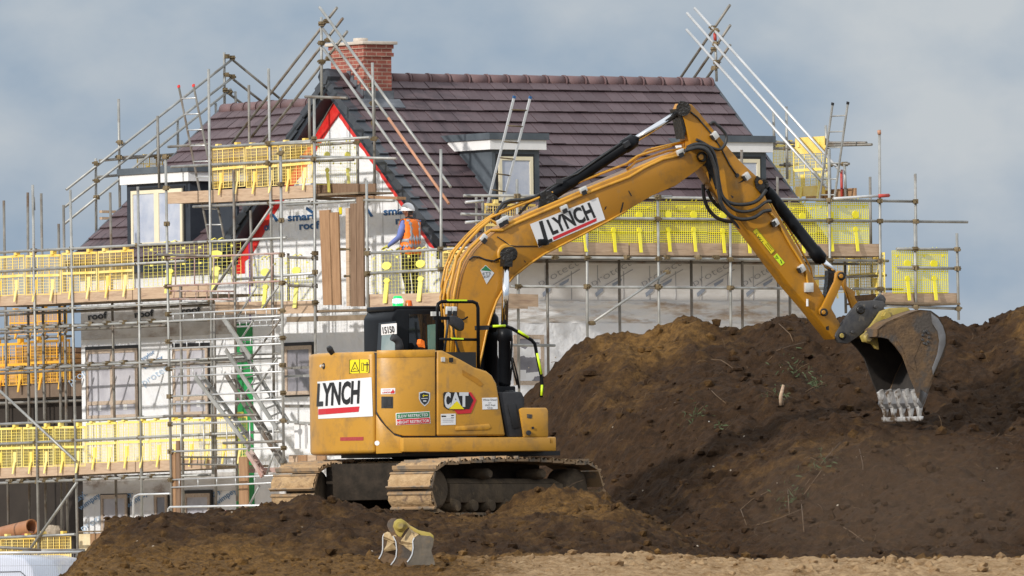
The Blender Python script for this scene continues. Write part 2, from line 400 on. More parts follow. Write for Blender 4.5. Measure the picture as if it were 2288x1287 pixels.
m_ = MB(); m_.boxo(W(-7.5, 8.5, GZ), a * 7, b * .25, UP * (8.4 - GZ)); m_.prism([W(-7.5, 8.5, 8.4), W(-.3, 8.5, 8.4), W(RU, 8.5, 11.5)], b * .25); m_.build('wall', MT['memb'], house)
# sheets hung over the walls (each a real sheet a few mm proud)
def zA(px, py, v): return pA(px, py, v).z
def zB(px, py, u): return pB(px, py, u).z
m_ = MB(); z1 = zA(250, 757, .33); z2 = zA(250, 683, .33); m_.boxo(W(-13.3, .32, z1), a * 5.6, b * .028, UP * (z2 - z1)); m_.build('membrane_strip', MT['memb_dirty'], house)
m_ = MB(); z1 = zA(250, 1103, .33); z2 = zA(250, 1062, .33); m_.boxo(W(-13.3, .32, z1), a * 5.6, b * .028, UP * (z2 - z1)); m_.build('membrane_strip', MT['memb_dirty'], house)
def skirt(mb, z0, z1, u, amp, seed, nz=22, nv=150):
    rows = []; fs = []
    for i in range(nz + 1):
        for k in range(nv + 1):
            v = .1 + 8.6 * k / nv; z = z0 + (z1 - z0) * i / nz
            q = noise.fractal(V((v * 1.1 + seed, z * 6.5 + .35 * math.sin(v * 1.7 + seed), seed)), .8, 2.1, 4) * amp
            q += amp * .6 * noise.noise(V((v * .8 - z * 2.2, z * 9 + v * .6, seed + 9)))
            rows.append(W(u + .03 + max(-.025, q * .6), v, z))
    for i in range(nz):
        for k in range(nv):
            q = i * (nv + 1) + k; fs.append((q, q + 1, q + nv + 2, q + nv + 1))
    mb.add(rows, fs, True)
zt = zB(1300, 672, -.3); zb = zB(1300, 722, -.3)
m_ = MB(); skirt(m_, zb, zt, -.3, .07, 3); m_.build('membrane_skirt', MT['memb_low'], house)
m_ = MB(); skirt(m_, GZ, zb, -.3, .03, 8, 30); m_.build('lower_membrane', MT['foil'], house)
# seams and staples lines down the studs
m_ = MB()
for k in range(12):
    u = -7.3 + .6 * k; zt_ = zmain(u) - .5
    if k % 2 == 0 or u > -3: m_ = MB(); m_.boxo(W(u, VG - .004, zA(800, 700, VG)), a * .012, b * .006, UP * max(.1, zt_ - zA(800, 700, VG))); m_.build('seam', MT['grey_txt'], house)
m_ = MB()
for k in range(14):
    v = .7 + .6 * k; m_ = MB(); m_.boxo(W(-.3, v, zt + .02), b * .012, a * .006, UP * (8.15 - zt) * (.9 if k % 2 else .75)); m_.build('seam', MT['grey_txt'], house)
# red tape round the gable
def slope_u(s, u0, w, v, off0, off1, t, z_end=None):
    pass
ST = lambda x, y: pA(x, y, VG - .008)
def rough_edge(pts, amp, n=7):
    out = []
    for (x0, y0), (x1, y1) in zip(pts[:-1], pts[1:]):
        for k in range(n): t_ = k / n; out.append((x0 + (x1 - x0) * t_ + amp * noise.noise(V((x0 + k * 1.7, y0, 3))), y0 + (y1 - y0) * t_))
    return out + [pts[-1]]
for outer, inner in (([(752, 222), (1020, 572)], [(960, 552), (880, 437), (819, 348), (757, 262)]), ([(525, 600), (530, 560), (600, 455), (706, 300), (748, 222)], [(758, 255), (730, 299), (676, 385), (612, 480), (560, 575)])):
    A_ = outer if len(outer) == 2 else outer[::-1]; I_ = inner[::-1] if len(outer) == 2 else inner
    N = 30
    def samp(pts, t_):
        L_ = [0]
        for p, q in zip(pts[:-1], pts[1:]): L_.append(L_[-1] + math.hypot(q[0] - p[0], q[1] - p[1]))
        d_ = t_ * L_[-1]
        for k in range(len(pts) - 1):
            if d_ <= L_[k + 1] + 1e-6: f_ = (d_ - L_[k]) / (L_[k + 1] - L_[k]); return (pts[k][0] + (pts[k + 1][0] - pts[k][0]) * f_, pts[k][1] + (pts[k + 1][1] - pts[k][1]) * f_)
    m_ = MB(); O_ = [ST(*samp(A_, k / N)) for k in range(N + 1)]; Q_ = []
    for k in range(N + 1): x, y = samp(I_, k / N); Q_.append(ST(x + 4 * noise.noise(V((k * .8, A_[0][1], 2))), y))
    m_.add(O_ + Q_, [(k, k + 1, N + 2 + k, N + 1 + k) for k in range(N)]); m_.build('red_tape', MT['redtape'], house)
m_ = MB(); m_.boxo(pA(558, 760, VG - .01), a * .03, b * .01, UP * 1.9); m_.build('purple_strap', MT['purple'], house)
m_ = MB(); m_.boxo(pA(526, 612, VG - .012), a * .33, b * .01, UP * .62); m_.build('red_tape', MT['redtape'], house)
# green wrapped panel at the corner
m_ = MB(); p0 = pA(528, 1145, VG - .02); p1 = pA(566, 722, VG - .02); m_.boxo(V((p0.x, p0.y, GZ)), a * (.62), b * .02, UP * (p1.z - GZ)); m_.build('green_sheet', MT['green'], house)
# dark recess beside the gable foot
m_ = MB(); m_.boxo(W(-8.55, .28, 8.3), a * 1.0, b * .05, UP * 1.35); m_.build('recess_panel', MT['navy'], house)
# ---------------- roofs
def tiles(mb, O, along, down, nrm, L, S, w=.30, e=.338, seed=0, lim=None):
    rnd = random.Random(seed); n = int(S / e) + 1
    for i in range(n):
        s0 = i * e; s1 = min((i + 1) * e, S) + .03; x = -(w * .5 if i % 2 else 0)
        while x < L:
            x0 = max(0, x) + .006; x1 = min(L, x + w) - .006; x += w
            if x1 - x0 < .03: continue
            if lim and not lim(O + along * (x0 + x1) * .5 + down * (s0 + s1) * .5): continue
            mb.cur = rnd.random(); lift = .044 + rnd.uniform(-.005, .008); base = rnd.uniform(0, .005)
            p = O + down * s0 + nrm * base; q = O + down * s1 + nrm * (base + lift)
            tk = nrm * -.024
            mb.box8([p + along * x0 + tk, p + along * x1 + tk, q + along * x1 + tk, q + along * x0 + tk,
                     p + along * x0, p + along * x1, q + along * x1, q + along * x0])
c40, s40 = math.cos(R(40)), math.sin(R(40))
dB = a * c40 - UP * s40; nB = a * s40 + UP * c40
m_ = MB(); tiles(m_, W(RU, .06, RZ), b, dB, nB, 8.87, 5.2, seed=1)
front_roof = m_.build('roof', MT['tile'], house, rnd=True)
m_ = MB(); q = (-a) * c40 - UP * s40; m_.boxo(W(RU, .0, RZ - .06), q * 5.2, b * 8.9, ((-a) * s40 + UP * c40) * .08); m_.build('roof', MT['tile'], house, rnd=True)
m_ = MB(); m_.boxo(W(RU, .06, RZ - .10), dB * 5.15, b * 8.8, nB * .06); m_.build('roof_underlay', MT['hole'], house)
aw = math.atan(WT); dW = -b * math.cos(aw) - UP * math.sin(aw); nW = -b * math.sin(aw) + UP * math.cos(aw)
def limW(P):
    u, v, z = uvz(P); return z > zmain(u) - .12
m_ = MB(); tiles(m_, W(-13.5, WV, WZ), a, dW, nW, 8.5, 4.85, seed=2, lim=limW); m_.build('roof', MT['tile'], house, rnd=True)
m_ = MB(); m_.boxo(W(-13.45, WV, WZ - .10), dW * 4.8, a * 5.85, nW * .05); q = b * math.cos(aw) - UP * math.sin(aw); m_.boxo(W(-13.5, WV, WZ - .06), q * 4.8, a * 6.5, (b * math.sin(aw) + UP * math.cos(aw)) * .06); m_.build('roof_underlay', MT['hole'], house)
def ridge(P, d, L, parent, seg=.45):
    m = MB(); x = 0; k = 0
    while x < L - .05:
        l = min(seg, L - x); m.cur = random.random()
        m.tube(P + d * (x + .012), P + d * (x + l - .012), .125, 14, .118)
        m.tube(P + d * (x + l - .055), P + d * (x + l - .012), .136, 14); x += seg
    m.build('ridge_tiles', MT['ridge'], parent, rnd=True)
    m = MB(); m.tube(P + d * .03, P + d * (L - .03), .105, 12); m.build('ridge_mortar', MT['blacktrim'], parent)
ridge(W(RU, .1, RZ - .035), b, 8.83, house); ridge(W(-13.45, WV, WZ - .03), a, 9.4, house)
# verges, barge boards, soffits on the front gable
m_ = MB(); bb = MB(); sf = MB()
for sgn in (1, -1):
    d = a * sgn * c40 - UP * s40; n = a * sgn * s40 + UP * c40
    for i in range(15):
        s0 = i * .338 + .04; s1 = s0 + .36
        P = W(RU, -.04, RZ) + d * s0 + n * .012; Q = W(RU, -.04, RZ) + d * s1 + n * .055
        h = n * -.16
        m_.box8([P + h, P + h + b * .20, Q + h + b * .20, Q + h, P, P + b * .20, Q + b * .20, Q])
        m_.tube(Q - d * .02 + n * -.10 - b * .004, Q - d * .02 + n * -.10 + b * .05, .028, 8)
    P = W(RU, .0, RZ) - n * .14; bb.boxo(P, d * 5.22, b * .05, n * -.09)
    sf.boxo(W(RU, .05, RZ) - n * .20, d * 5.15, b * .25, n * -.02)
verge = m_.build('verge_caps', MT['verge'], house, recalc=True); bb.build('barge_board', MT['navy'], house); sf.build('soffit', MT['navy'], house)
m_ = MB(); m_.lathe(W(RU, -.07, RZ + .0), b, [(0, .17), (.06, .18), (.3, .16)], 6); m_.build('ridge_end_cap', MT['verge'], house)
# right verge and left wing verge: slim dark edges
m_ = MB(); m_.boxo(W(RU, 8.92, RZ) + nB * -.1, dB * 5.2, b * .06, nB * .12); m_.build('verge_caps', MT['verge'], house)
m_ = MB(); m_.boxo(W(-13.56, WV, WZ) + nW * -.1, dW * 4.85, a * .06, nW * .12); m_.build('verge_caps', MT['verge'], house)
# eaves
Pe = W(RU, 0, RZ) + dB * 5.15
ue = uvz(Pe)[0]; ze = Pe.z
m_ = MB(); m_.boxo(W(-.32, .06, ze - .26), a * (ue + .30), b * 8.8, UP * .22); m_.build('eaves_box', MT['navy'], house)
m_ = MB(); m_.tube(W(ue + .03, .1, ze - .07), W(ue + .03, 8.9, ze - .07), .06, 10); m_.build('gutter', MT['blacktrim'], house)
m_ = MB(); Pw = W(-13.4, WV, WZ) + dW * 4.8; uu, vv, zz = uvz(Pw); m_.boxo(W(-13.4, vv - .02, zz - .24), a * 5.7, b * .4, UP * .2); m_.build('eaves_box', MT['navy'], house)
# ---------------- chimney
ch = MB(); uc0, uc1, vc0, vc1 = -4.53, -3.38, .50, 1.12; zc = 12.42
ch.boxo(W(uc0, vc0, 10.8), a * (uc1 - uc0), b * (vc1 - vc0), UP * (zc - .28 - 10.8))
for k, (o, h) in enumerate(((.03, .075), (.0, .075), (.03, .08))):
    z = zc - .28 + sum((.075, .075, .08)[:k]); o = (.035, .012, .035)[k]
    ch.boxo(W(uc0 - o, vc0 - o, z + .001), a * (uc1 - uc0 + 2 * o), b * (vc1 - vc0 + 2 * o), UP * (h - .002))
chim = ch.build('chimney', MT['brick'], house)
m_ = MB(); m_.boxo(W(uc0 - .09, vc0 - .09, zc - .05), a * (uc1 - uc0 + .18), b * (vc1 - vc0 + .18), UP * .06); m_.build('chimney_cap', MT['stone'], chim, bevel=.008)
m_ = MB(); m_.lathe(W(-3.95, .8, zc), UP, [(0, .14), (.09, .14), (.095, .12)], 18); m_.build('chimney_pot', MT['stone'], chim)
m_ = MB()   # lead work round the stack
zf = zmain(uc1)
m_.boxo(W(uc1, vc0 - .02, zf - .10), a * .03, b * (vc1 - vc0 + .05), UP * .30)
m_.boxo(W(uc1 + .0, vc0 - .18, zmain(uc1)) + nB * .045, dB * .26, b * (vc1 - vc0 + .34), nB * .012)
for i in range(5):
    m_.boxo(W(uc1 - .02 - i * .11, vc1, zmain(uc1 - .02 - i * .11) - .05), a * -.11, b * .02, UP * .26)
    m_.boxo(W(uc1 - .02 - i * .11, vc0 - .02, zmain(uc1 - .02 - i * .11) - .05), a * -.11, b * .02, UP * .26)
m_.build('lead_flashing', MT['lead'], chim)
# ---------------- window builder: rectangles read on a facade
def window(surf, inw, x0, y0, x1, y1, skew, parent, panes, seal=.05, fr='tan', glass='film', out=.02, sticker=False, tr=None, name='window'):
    """(x0,y0)-(x1,y1) outer frame in the picture, skew = drop of the right side; built square on its wall"""
    P0 = surf(x0, y1); P1 = surf(x1, y1 + skew); T0 = surf(x0, y0)
    d = V((P1.x - P0.x, P1.y - P0.y, 0)); w = d.length; d /= w; h = T0.z - P0.z; o = V((P0.x, P0.y, (P0.z + P1.z) / 2)) - inw * out
    s = MB(); s.boxo(o - d * seal - UP * seal * .6, d * (w + 2 * seal), inw * .03, UP * (h + 1.9 * seal)); seal_o = s.build(name, MT['blacktrim'], parent)
    f = MB(); t = .075; o2 = o - inw * .025
    f.boxo(o2, d * w, inw * .03, UP * t); f.boxo(o2 + UP * (h - t), d * w, inw * .03, UP * t)
    f.boxo(o2 + UP * t, d * t, inw * .03, UP * (h - 2 * t)); f.boxo(o2 + d * (w - t) + UP * t, d * t, inw * .03, UP * (h - 2 * t))
    for q in panes[1:]:
        f.boxo(o2 + d * (w * q - t * .55) + UP * t, d * t * 1.1, inw * .03, UP * (h - 2 * t))
    if tr:
        for i, q in enumerate(panes):
            l = w * q + (t if i == 0 else t * .55); rr = (w * panes[i + 1] - t * .55) if i + 1 < len(panes) else w - t
            f.boxo(o2 + d * l + UP * (h * tr - t * .5), d * (rr - l), inw * .03, UP * t)
    f.build('frame', MT[fr], seal_o)
    g = MB(); g.boxo(o - inw * .008 + d * .03 + UP * .03, d * (w - .06), inw * .006, UP * (h - .06)); g.build('pane', MT[glass], seal_o)
    if sticker:
        k = MB()
        for q in panes: k = MB(); k.boxo(o - inw * .012 + d * (w * (q + .22)) + UP * (h * .12), d * .13, inw * .003, UP * .17); k.build('sticker', MT['sticker'], seal_o)
    return seal_o
SW = lambda x, y: pA(x, y, .35)
SG = lambda x, y: pA(x, y, VG)
SL = lambda x, y: pB(x, y, -.3)
window(SW, b, 197, 783, 311, 938, -5, house, (0, .5), tr=.23, sticker=True)
window(SW, b, 391, 776, 468, 930, -3, house, (0, .45), tr=.25, sticker=True)
window(SG, b, 641, 774, 700, 884, -3, house, (0,), glass='film2')
window(SW, b, 231, 1107, 289, 1290, -3, house, (0,), glass='film', name='door')
window(SW, b, 350, 1103, 378, 1240, -1, house, (0,), glass='film2')
window(SG, b, 417, 1104, 473, 1240, -3, house, (0,), glass='film')
window(SL, -a, 1146, 748, 1214, 860, 0, house, (0,), glass='film2', sticker=True)
# ---------------- dormers
def dormer(front, along, back, o, w, z0, z1, wl, wr, wz0, wz1, sashes, name='dormer', side=1, cheek_mat='slate_trim', depth=2.3):
    """o = lower left front corner; along/back unit vectors"""
    bd = MB(); bd.boxo(o, along * w, back * depth, UP * (z1 - o.z)); d = bd.build(name, MT[cheek_mat], house)
    f = MB(); e = .10; f.boxo(o - along * e - back * e + UP * (z1 - o.z - .0), along * (w + 2 * e), back * (depth + e), UP * .185); f.build('fascia', MT['fascia'], d)
    r = MB(); e = .14; r.boxo(o - along * e - back * e + UP * (z1 - o.z + .187), along * (w + 2 * e), back * (depth + e), UP * .125); r.build('flat_roof', MT['slate_trim'], d)
    fr = MB(); t = .07
    k = o - back * .02 + along * wl; ww = wr - wl; hh = wz1 - wz0; k.z = wz0
    s = MB(); s.boxo(k - along * .05 - UP * .03, along * (ww + .10), back * .015, UP * (hh + .08)); s.build('window_reveal', MT['blacktrim'], d)
    k = k - back * .03
    fr.boxo(k, along * ww, back * .03, UP * t); fr.boxo(k + UP * (hh - t), along * ww, back * .03, UP * t)
    n = sashes
    for i in range(n + 1):
        x = (ww - t) * i / n
        ex = .05 if 0 < i < n else 0
        fr.boxo(k + along * (x - ex) + UP * t, along * (t + 2 * ex), back * .03, UP * (hh - 2 * t))
    fr.build('window_frame', MT['cream'], d)
    g = MB(); g.boxo(k + along * .04 + back * .018 + UP * .04, along * (ww - .08), back * .006, UP * (hh - .08)); g.build('window_pane', MT['pane'], d)
    return d
def pR(px, py): return on(px, py, W(RU, 0, RZ), nB)
bot = pR(1150, 452); ud = uvz(bot)[0]
pl = lambda x, y: pB(x, y, ud)
lo = pl(1100, 452); z1 = pl(1100, 334).z; hi = pl(1206, 452)
w_ = (V((hi.x, hi.y, 0)) - V((lo.x, lo.y, 0))).length
lo.z -= .25
wl = (pl(1113, 400) - pl(1100, 400)).dot(b); wr = (pl(1189, 400) - pl(1100, 400)).dot(b)
d1 = dormer(a, b, -a, lo, w_, lo.z, z1, wl, wr, pl(1150, 449).z, pl(1150, 350).z, 1)
d1['label'] = 'dormer with cream window behind the leaning ladder'
d2 = dormer(a, b, -a, lo + b * 5.25, w_, lo.z, z1, wl, wr, pl(1150, 449).z, pl(1150, 350).z, 1)
d2['label'] = 'dormer half hidden by the digger arm'
vd = .42; pw = lambda x, y: pA(x, y, vd)
lo = pw(285, 553); hi = pw(426, 546); w_ = (hi - lo).dot(a); lo.z -= .3
d3 = dormer(-b, a, b, lo, w_, lo.z, pw(355, 409).z, (pw(298, 480) - pw(285, 480)).dot(a), (pw(412, 480) - pw(285, 480)).dot(a), pw(350, 549).z, pw(350, 424).z, 2, cheek_mat='navy')
# ---------------- writing on the wrap: every word its own printed part
off = .012
def WA(v): return lambda x, y: pA(x, y, v - off)
S0, S1, S2 = WA(VG), WA(.31), WA(.34); SB = lambda x, y: pB(x, y, -.3 + off)
def word(s, p0, p1, h, surf, mat, o_=.0, name='printed_word'):
    m = MB(); text_on(m, s, p0, p1, h, surf, o_); return m.build(name, MT[mat], house)
def patch(pts, surf, mat, name='printed_mark'):
    m = MB(); poly_on(m, pts, surf); return m.build(name, MT[mat], house)
for (s, p0, p1) in (('smart', (643, 494), (706, 490)), ('roof', (669, 513), (714, 510)), ('smart', (857, 481), (920, 477)), ('roof', (884, 501), (930, 498)), ('of', (590, 515), (606, 514))):
    word(s, p0, p1, 17, S0, 'blue_txt', .03)
for q in (((685, 462), (700, 472), (697, 478), (683, 468)), ((820, 462), (834, 483), (828, 485), (818, 468)), ((609, 476), (622, 492), (616, 496), (608, 482))): patch(q, S0, 'blue_txt')
for (x, y) in ((197, 715), (301, 710), (406, 702)): word('roof', (x, y), (x + 43, y - 4.5), 15, S1, 'black_txt', .035)
for (x, y) in ((178, 1123), (284, 1118), (482, 1112)):
    word('taylor', (x - 6, y), (x + 28, y - 26), 13, S2, 'navy_txt', .012); word('wimpey', (x + 2, y + 18), (x + 47, y - 14), 13, S2, 'navy_txt', .012)
word('taylor', (318, 806), (346, 788), 9, S2, 'navy_txt', .01); word('wimpey', (322, 826), (364, 800), 9, S2, 'navy_txt', .01)
for (x, y) in ((186, 1188), (300, 1186), (322, 862), (158, 860)): word('protect', (x, y), (x + 62, y - 40), 17, S2, 'pale_txt', -.012)
for x in (1200, 1318, 1430, 1545, 1655):
    word('protect', (x + 8, 640), (x + 94, 592), 17, SB, 'grey_txt', -.016)
    patch(((x + 22, 644), (x + 96, 601), (x + 96.5, 602.5), (x + 22.5, 645.5)), SB, 'grey_txt')
    patch(((x + 12, 655), (x + 30, 640), (x + 30, 650), (x + 14, 664)), SB, 'grey_blue_txt'); patch(((x + 50, 634), (x + 72, 622), (x + 70, 629), (x + 52, 641)), SB, 'grey_blue_txt')
# ================================================================ half built neighbour at the left
nb = thing('unfinished_building', W(-16, 1.2, 0), 'dark open shell of an unfinished building behind the scaffold at the left edge', 'building', rz=-BE)
vN = .9
zf0 = pA(80, 892, vN).z; zf1 = pA(80, 853, vN).z
m_ = MB(); m_.boxo(W(-22, vN + .02, GZ), a * 8.55, b * .25, UP * (zf0 - GZ)); m_.build('wall', MT['hole'], nb)
m_ = MB(); m_.boxo(W(-22, vN - .1, zf0 + .03), a * 8.5, b * 4.0, UP * (zf1 - zf0 - .03)); m_.build('floor_edge', MT['slab'], nb)
m_ = MB(); m_.tube(W(-22, vN - .14, zf0 - .06), W(-13.5, vN - .14, zf0 - .06), .03); m_.build('edge_rail', MT['steel_dark'], nb)
def pack(x0, y0, x1, y1, v, mat, label):
    P = pA(x0, y1, v); Q = pA(x1, y1, v); top = pA(x0, y0, v).z
    o = V((P.x, P.y, zf1 + .004))
    t = thing('timber_pack', o, label, 'timber', 'timber packs on the unfinished floor', rz=-BE)
    w = (Q - P).dot(a); h = max(.3, top - zf1)
    m = MB(); n = max(3, int(h / .09))
    for i in range(n): m.boxo(o + UP * (h * i / n + .004) + a * random.uniform(-.01, .01), a * w, b * .8, UP * (h / n - .012))
    m.build('boards', MT[mat], t)
    m = MB(); m.boxo(o + a * w * .3 - b * .01, a * .04, b * .82, UP * (h + .01)); m.build('band', MT['blacktrim'], t)
pack(-20, 806, 40, 852, 1.6, 'osb', 'orange timber pack nearest the left picture edge behind the mesh')
pack(88, 792, 132, 852, 1.6, 'osb', 'orange timber pack beside the white house corner')
pack(36, 776, 86, 852, 2.2, 'plank_dark', 'dark brown timber pack between the two orange ones')
pack(132, 778, 170, 852, 2.2, 'plank_dark', 'dark brown timber pack touching the white house corner')
# ================================================================ scaffolding
TR = .027
def coupler_mesh():
    m = MB(); m.box((0, 0, 0), .085, .10, .085); m.box((.05, 0, .012), .05, .04, .03); m.box((-.05, .012, -.01), .045, .035, .045); m.tube((.06, -.05, 0), (.06, .06, 0), .013, 6)
    me = bpy.data.meshes.new('coupler'); me.from_pydata(m.v, [], m.f); me.materials.append(MT['coupler']); return me
CPL = coupler_mesh()
class Scaf:
    def __init__(s, name, P, label, plane, off, cat='scaffold', rz=-BE):
        s.root = thing(name, P, label, cat, rz=rz); s.plane = plane; s.off = off; s.std = []; s.led = []
        s.Mi = ROOTM[s.root.name].inverted()
    def pt(s, p, d=0): return (pA if s.plane == 'A' else pB)(p[0], p[1], s.off + d)
    def tube(s, p0, p1, name='ledger', mat='steel', d=0, r=TR, track=True):
        m = MB(); A, B = s.pt(p0, d), s.pt(p1, d); m.tube(A, B, r, 8); o = m.build(name, MT[mat], s.root)
        if track and d == 0: (s.std if name == 'standard' else s.led).append((p0, p1))
        return o
    def stds(s, rows, mat='steel', d=0):
        for x0, y0, x1, y1 in rows: s.tube((x0, y0), (x1, y1), 'standard', mat, d)
    def leds(s, rows, name='ledger', mat='steel', d=0):
        for x0, y0, x1, y1 in rows: s.tube((x0, y0), (x1, y1), name, mat, d)
    def coup(s, P):
        o = bpy.data.objects.new('coupler', CPL); COL.objects.link(o); o.parent = s.root
        o.matrix_local = s.Mi @ Matrix.Translation(P) @ Matrix.Rotation(random.uniform(0, 6.28), 4, 'Z'); ALLCH.setdefault(s.root.name, []).append(o)
    def couplers(s):
        for (a0, a1) in s.std:
            for (b0, b1) in s.led:
                d1 = (a1[0] - a0[0], a1[1] - a0[1]); d2 = (b1[0] - b0[0], b1[1] - b0[1]); det = d1[0] * d2[1] - d1[1] * d2[0]
                if abs(det) < 1: continue
                e = (b0[0] - a0[0], b0[1] - a0[1]); t = (e[0] * d2[1] - e[1] * d2[0]) / det; q = (e[0] * d1[1] - e[1] * d1[0]) / det
                if -.01 < t < 1.01 and -.01 < q < 1.01 and abs(d2[1]) < abs(d2[0]) * .5:
                    s.coup(s.pt((a0[0] + d1[0] * t, a0[1] + d1[1] * t), .035))
    def board(s, x0, y0, x1, y1, h, d=.03, name='toe_board', mat='toe', th_=.038, cuts=None):
        """board whose top edge runs (x0,y0)-(x1,y1), h metres deep, split into boards of about 3 m"""
        A, B = s.pt((x0, y0), d), s.pt((x1, y1), d); L = (B - A).length; n = max(1, int(L / 3.0 + .5)); inw = b if s.plane == 'A' else -a
        for i in range(n):
            m = MB(); p = A + (B - A) * (i / n); q = A + (B - A) * ((i + 1) / n - .004); p = p + UP * random.uniform(-.008, .008)
            m.boxo(p - UP * h, q - p, inw * th_, UP * h); m.build(name, MT[mat], s.root)
    def deck(s, x0, y0, x1, y1, w, d=.06):
        A, B = s.pt((x0, y0), d), s.pt((x1, y1), d); inw = b if s.plane == 'A' else -a
        m = MB(); n = 5
        for i in range(n): m.boxo(A + inw * (w * i / n), B - A, inw * (w / n - .012), UP * .038)
        return m.build('deck_boards', MT['deck'], s.root)
# ---------------- brick guards
def guard_a(t=.0065):
    m = MB(); w = 1.2
    def bx(x0, x1, z0, z1, y=0, d=.009): m.boxo((x0, y - d / 2, z0), V((x1 - x0, 0, 0)), V((0, d, 0)), V((0, 0, z1 - z0)))
    bx(0, .03, 0, .78); bx(w - .03, w, 0, .78); bx(.03, w - .03, .735, .78, 0, .03); bx(.03, w - .03, .35, .40, -.008, .04); bx(.03, w - .03, 0, .012)
    for k in range(1, 6):
        x = w * k / 6; q = .010 if k % 2 else .016
        bx(x - q, x + q, .012, .35); bx(x - q, x + q, .40, .735)
    for k in range(6):
        x0 = w * k / 6 + .022
        for j in range(1, 4): x = x0 + .157 * j / 4; bx(x - t / 2, x + t / 2, .012, .35, .002, .005); bx(x - t / 2, x + t / 2, .40, .735, .002, .005)
    for j in range(1, 6): z = .012 + .34 * j / 6; bx(.03, w - .03, z - t / 2, z + t / 2, .004, .005)
    for j in range(1, 6): z = .40 + .335 * j / 6; bx(.03, w - .03, z - t / 2, z + t / 2, .004, .005)
    for x in (.33, .93):
        m.box8([(x - .05, -.02, .10), (x + .05, -.02, .10), (x + .05, -.006, .10), (x - .05, -.006, .10), (x - .055, -.02, .30), (x + .055, -.02, .30), (x + .055, -.006, .30), (x - .055, -.006, .30)])
        m.box8([(x - .022, -.075, -.13), (x + .022, -.075, -.13), (x + .022, -.055, -.13), (x - .022, -.055, -.13), (x - .035, -.03, .10), (x + .035, -.03, .10), (x + .035, -.008, .10), (x - .035, -.008, .10)])
    for x in (.25, .95): m.boxo((x - .045, -.045, .775), (.09, 0, 0), (0, .09, 0), (0, 0, .075))
    return m
def guard_b(t=.0038, px_=.055, tz=.062):
    m = MB(); w = 1.2
    def bx(x0, x1, z0, z1, y=0, d=.005): m.boxo((x0, y - d / 2, z0), V((x1 - x0, 0, 0)), V((0, d, 0)), V((0, 0, z1 - z0)))
    n = int(w / px_)
    for k in range(n + 1): x = w * k / n; bx(x - t / 2, x + t / 2, 0, .80)
    n = int(.8 / tz)
    for k in range(n + 1):
        z = .8 * k / n; q = t if k % 6 else t * 1.8
        bx(0, w, z - q / 2, z + q / 2, .006, .005)
    for x in (.32, .90):
        m.lathe((x, .012, .55), V((0, -1, 0)), [(0, .075), (.03, .075)], 14)
        m.lathe((x, .012, .27), V((0, -1, 0)), [(0, .05), (.03, .05)], 12)
        m.box8([(x - .03, -.07, -.15), (x + .03, -.07, -.15), (x + .03, -.05, -.15), (x - .03, -.05, -.15), (x - .035, -.02, .22), (x + .035, -.02, .22), (x + .035, 0, .22), (x - .035, 0, .22)])
        for q in (-.06, .03): m.path([(x + q, 0, .79), (x + q + .02, -.03, .83), (x + q + .04, 0, .86), (x + q + .05, .03, .83)], .010, 5)
    for x in (.1, .5, .7, 1.1):
        for z in (.70, .4): bx(x - .018, x + .018, z - .018, z + .018, -.004, .014)
    return m
def mesh_of(m, mat):
    me = bpy.data.meshes.new('brick_guard'); me.from_pydata(m.v, [], m.f); me.polygons.foreach_set('use_smooth', m.sm); me.materials.append(MT[mat]); return me
GM = {'a': mesh_of(guard_a(), 'yel1'), 'ad': mesh_of(guard_a(.0065), 'yel1b'), 'b': mesh_of(guard_b(), 'yel2'), 'bd': mesh_of(guard_b(.0135, .044, .04), 'yel2d'), 'o': mesh_of(guard_a(), 'yel3')}
ORD = ['first', 'second', 'third', 'fourth', 'fifth', 'sixth', 'seventh', 'eighth', 'ninth', 'tenth', 'eleventh', 'twelfth', 'thirteenth', 'fourteenth']
def guard(kind, P, ang, label, group, tilt=0, sx=1.0, sz=1.0):
    o = bpy.data.objects.new('brick_guard', GM[kind]); COL.objects.link(o)
    o.matrix_world = Matrix.Translation(P) @ Matrix.Rotation(ang, 4, 'Z') @ Matrix.Rotation(tilt, 4, 'Y') @ Matrix.Diagonal((sx, 1, sz, 1))
    tag(o, label, 'brick guard', group)
AA = -BE; AB = math.pi / 2 - BE
def guard_row(kind, plane, off, x0, y0, x1, y1, label, group, pitch=1.225, where='counted from the left', jit=.016, sz=1.0):
    f = pA if plane == 'A' else pB; P, Q = f(x0, y0, off), f(x1, y1, off); L = (Q - P).length; n = max(1, round(L / pitch)); d = (Q - P) / n; r_ = random.Random(x0 + y0)
    for i in range(n):
        l = label if n == 1 else '%s, %s %s' % (label, ORD[i], where)
        guard(kind, P + d * i + UP * r_.uniform(-.02, .02), AA if plane == 'A' else AB, l, group, r_.uniform(-jit, jit), (L / n) / 1.235, sz)
GG = 'yellow mesh brick guards hooked on the scaffold'
# ---------------- 1. left wing scaffold
s = Scaf('scaffold', W(-13, -1.4, GZ), 'long grey tube scaffold along the white left wing with two boarded lifts', 'A', -1.4)
s.stds([(73, 413, 87, 1262), (157, 424, 174, 1255), (308, 417, 318, 1230)])
s.tube((75, 440), (76, 470), 'standard', d=.06)
s.stds([(466, 154, 476, 1060), (-30, 430, -20, 1260)])
s.stds([(8.5, 448, 20, 1260), (92, 432, 104, 1262), (131, 500, 139, 1250), (142, 458, 152, 1250), (246, 430, 262, 1240)], 'steel_dark', d=1.0)
s.stds([(62, 430, 66, 1262), (352, 259, 356, 420)], 'steel_dark', d=1.05)
s.leds([(-40, 566, 640, 531), (-40, 609, 414, 583)], 'guard_rail')
s.leds([(-40, 698, 470, 674), (-40, 738.5, 470, 713), (-40, 829, 548, 798), (-40, 1081, 470, 1061)])
s.leds([(-40, 950, 372, 931), (-40, 994, 626, 963), (-40, 1203, 168, 1194)], 'guard_rail')
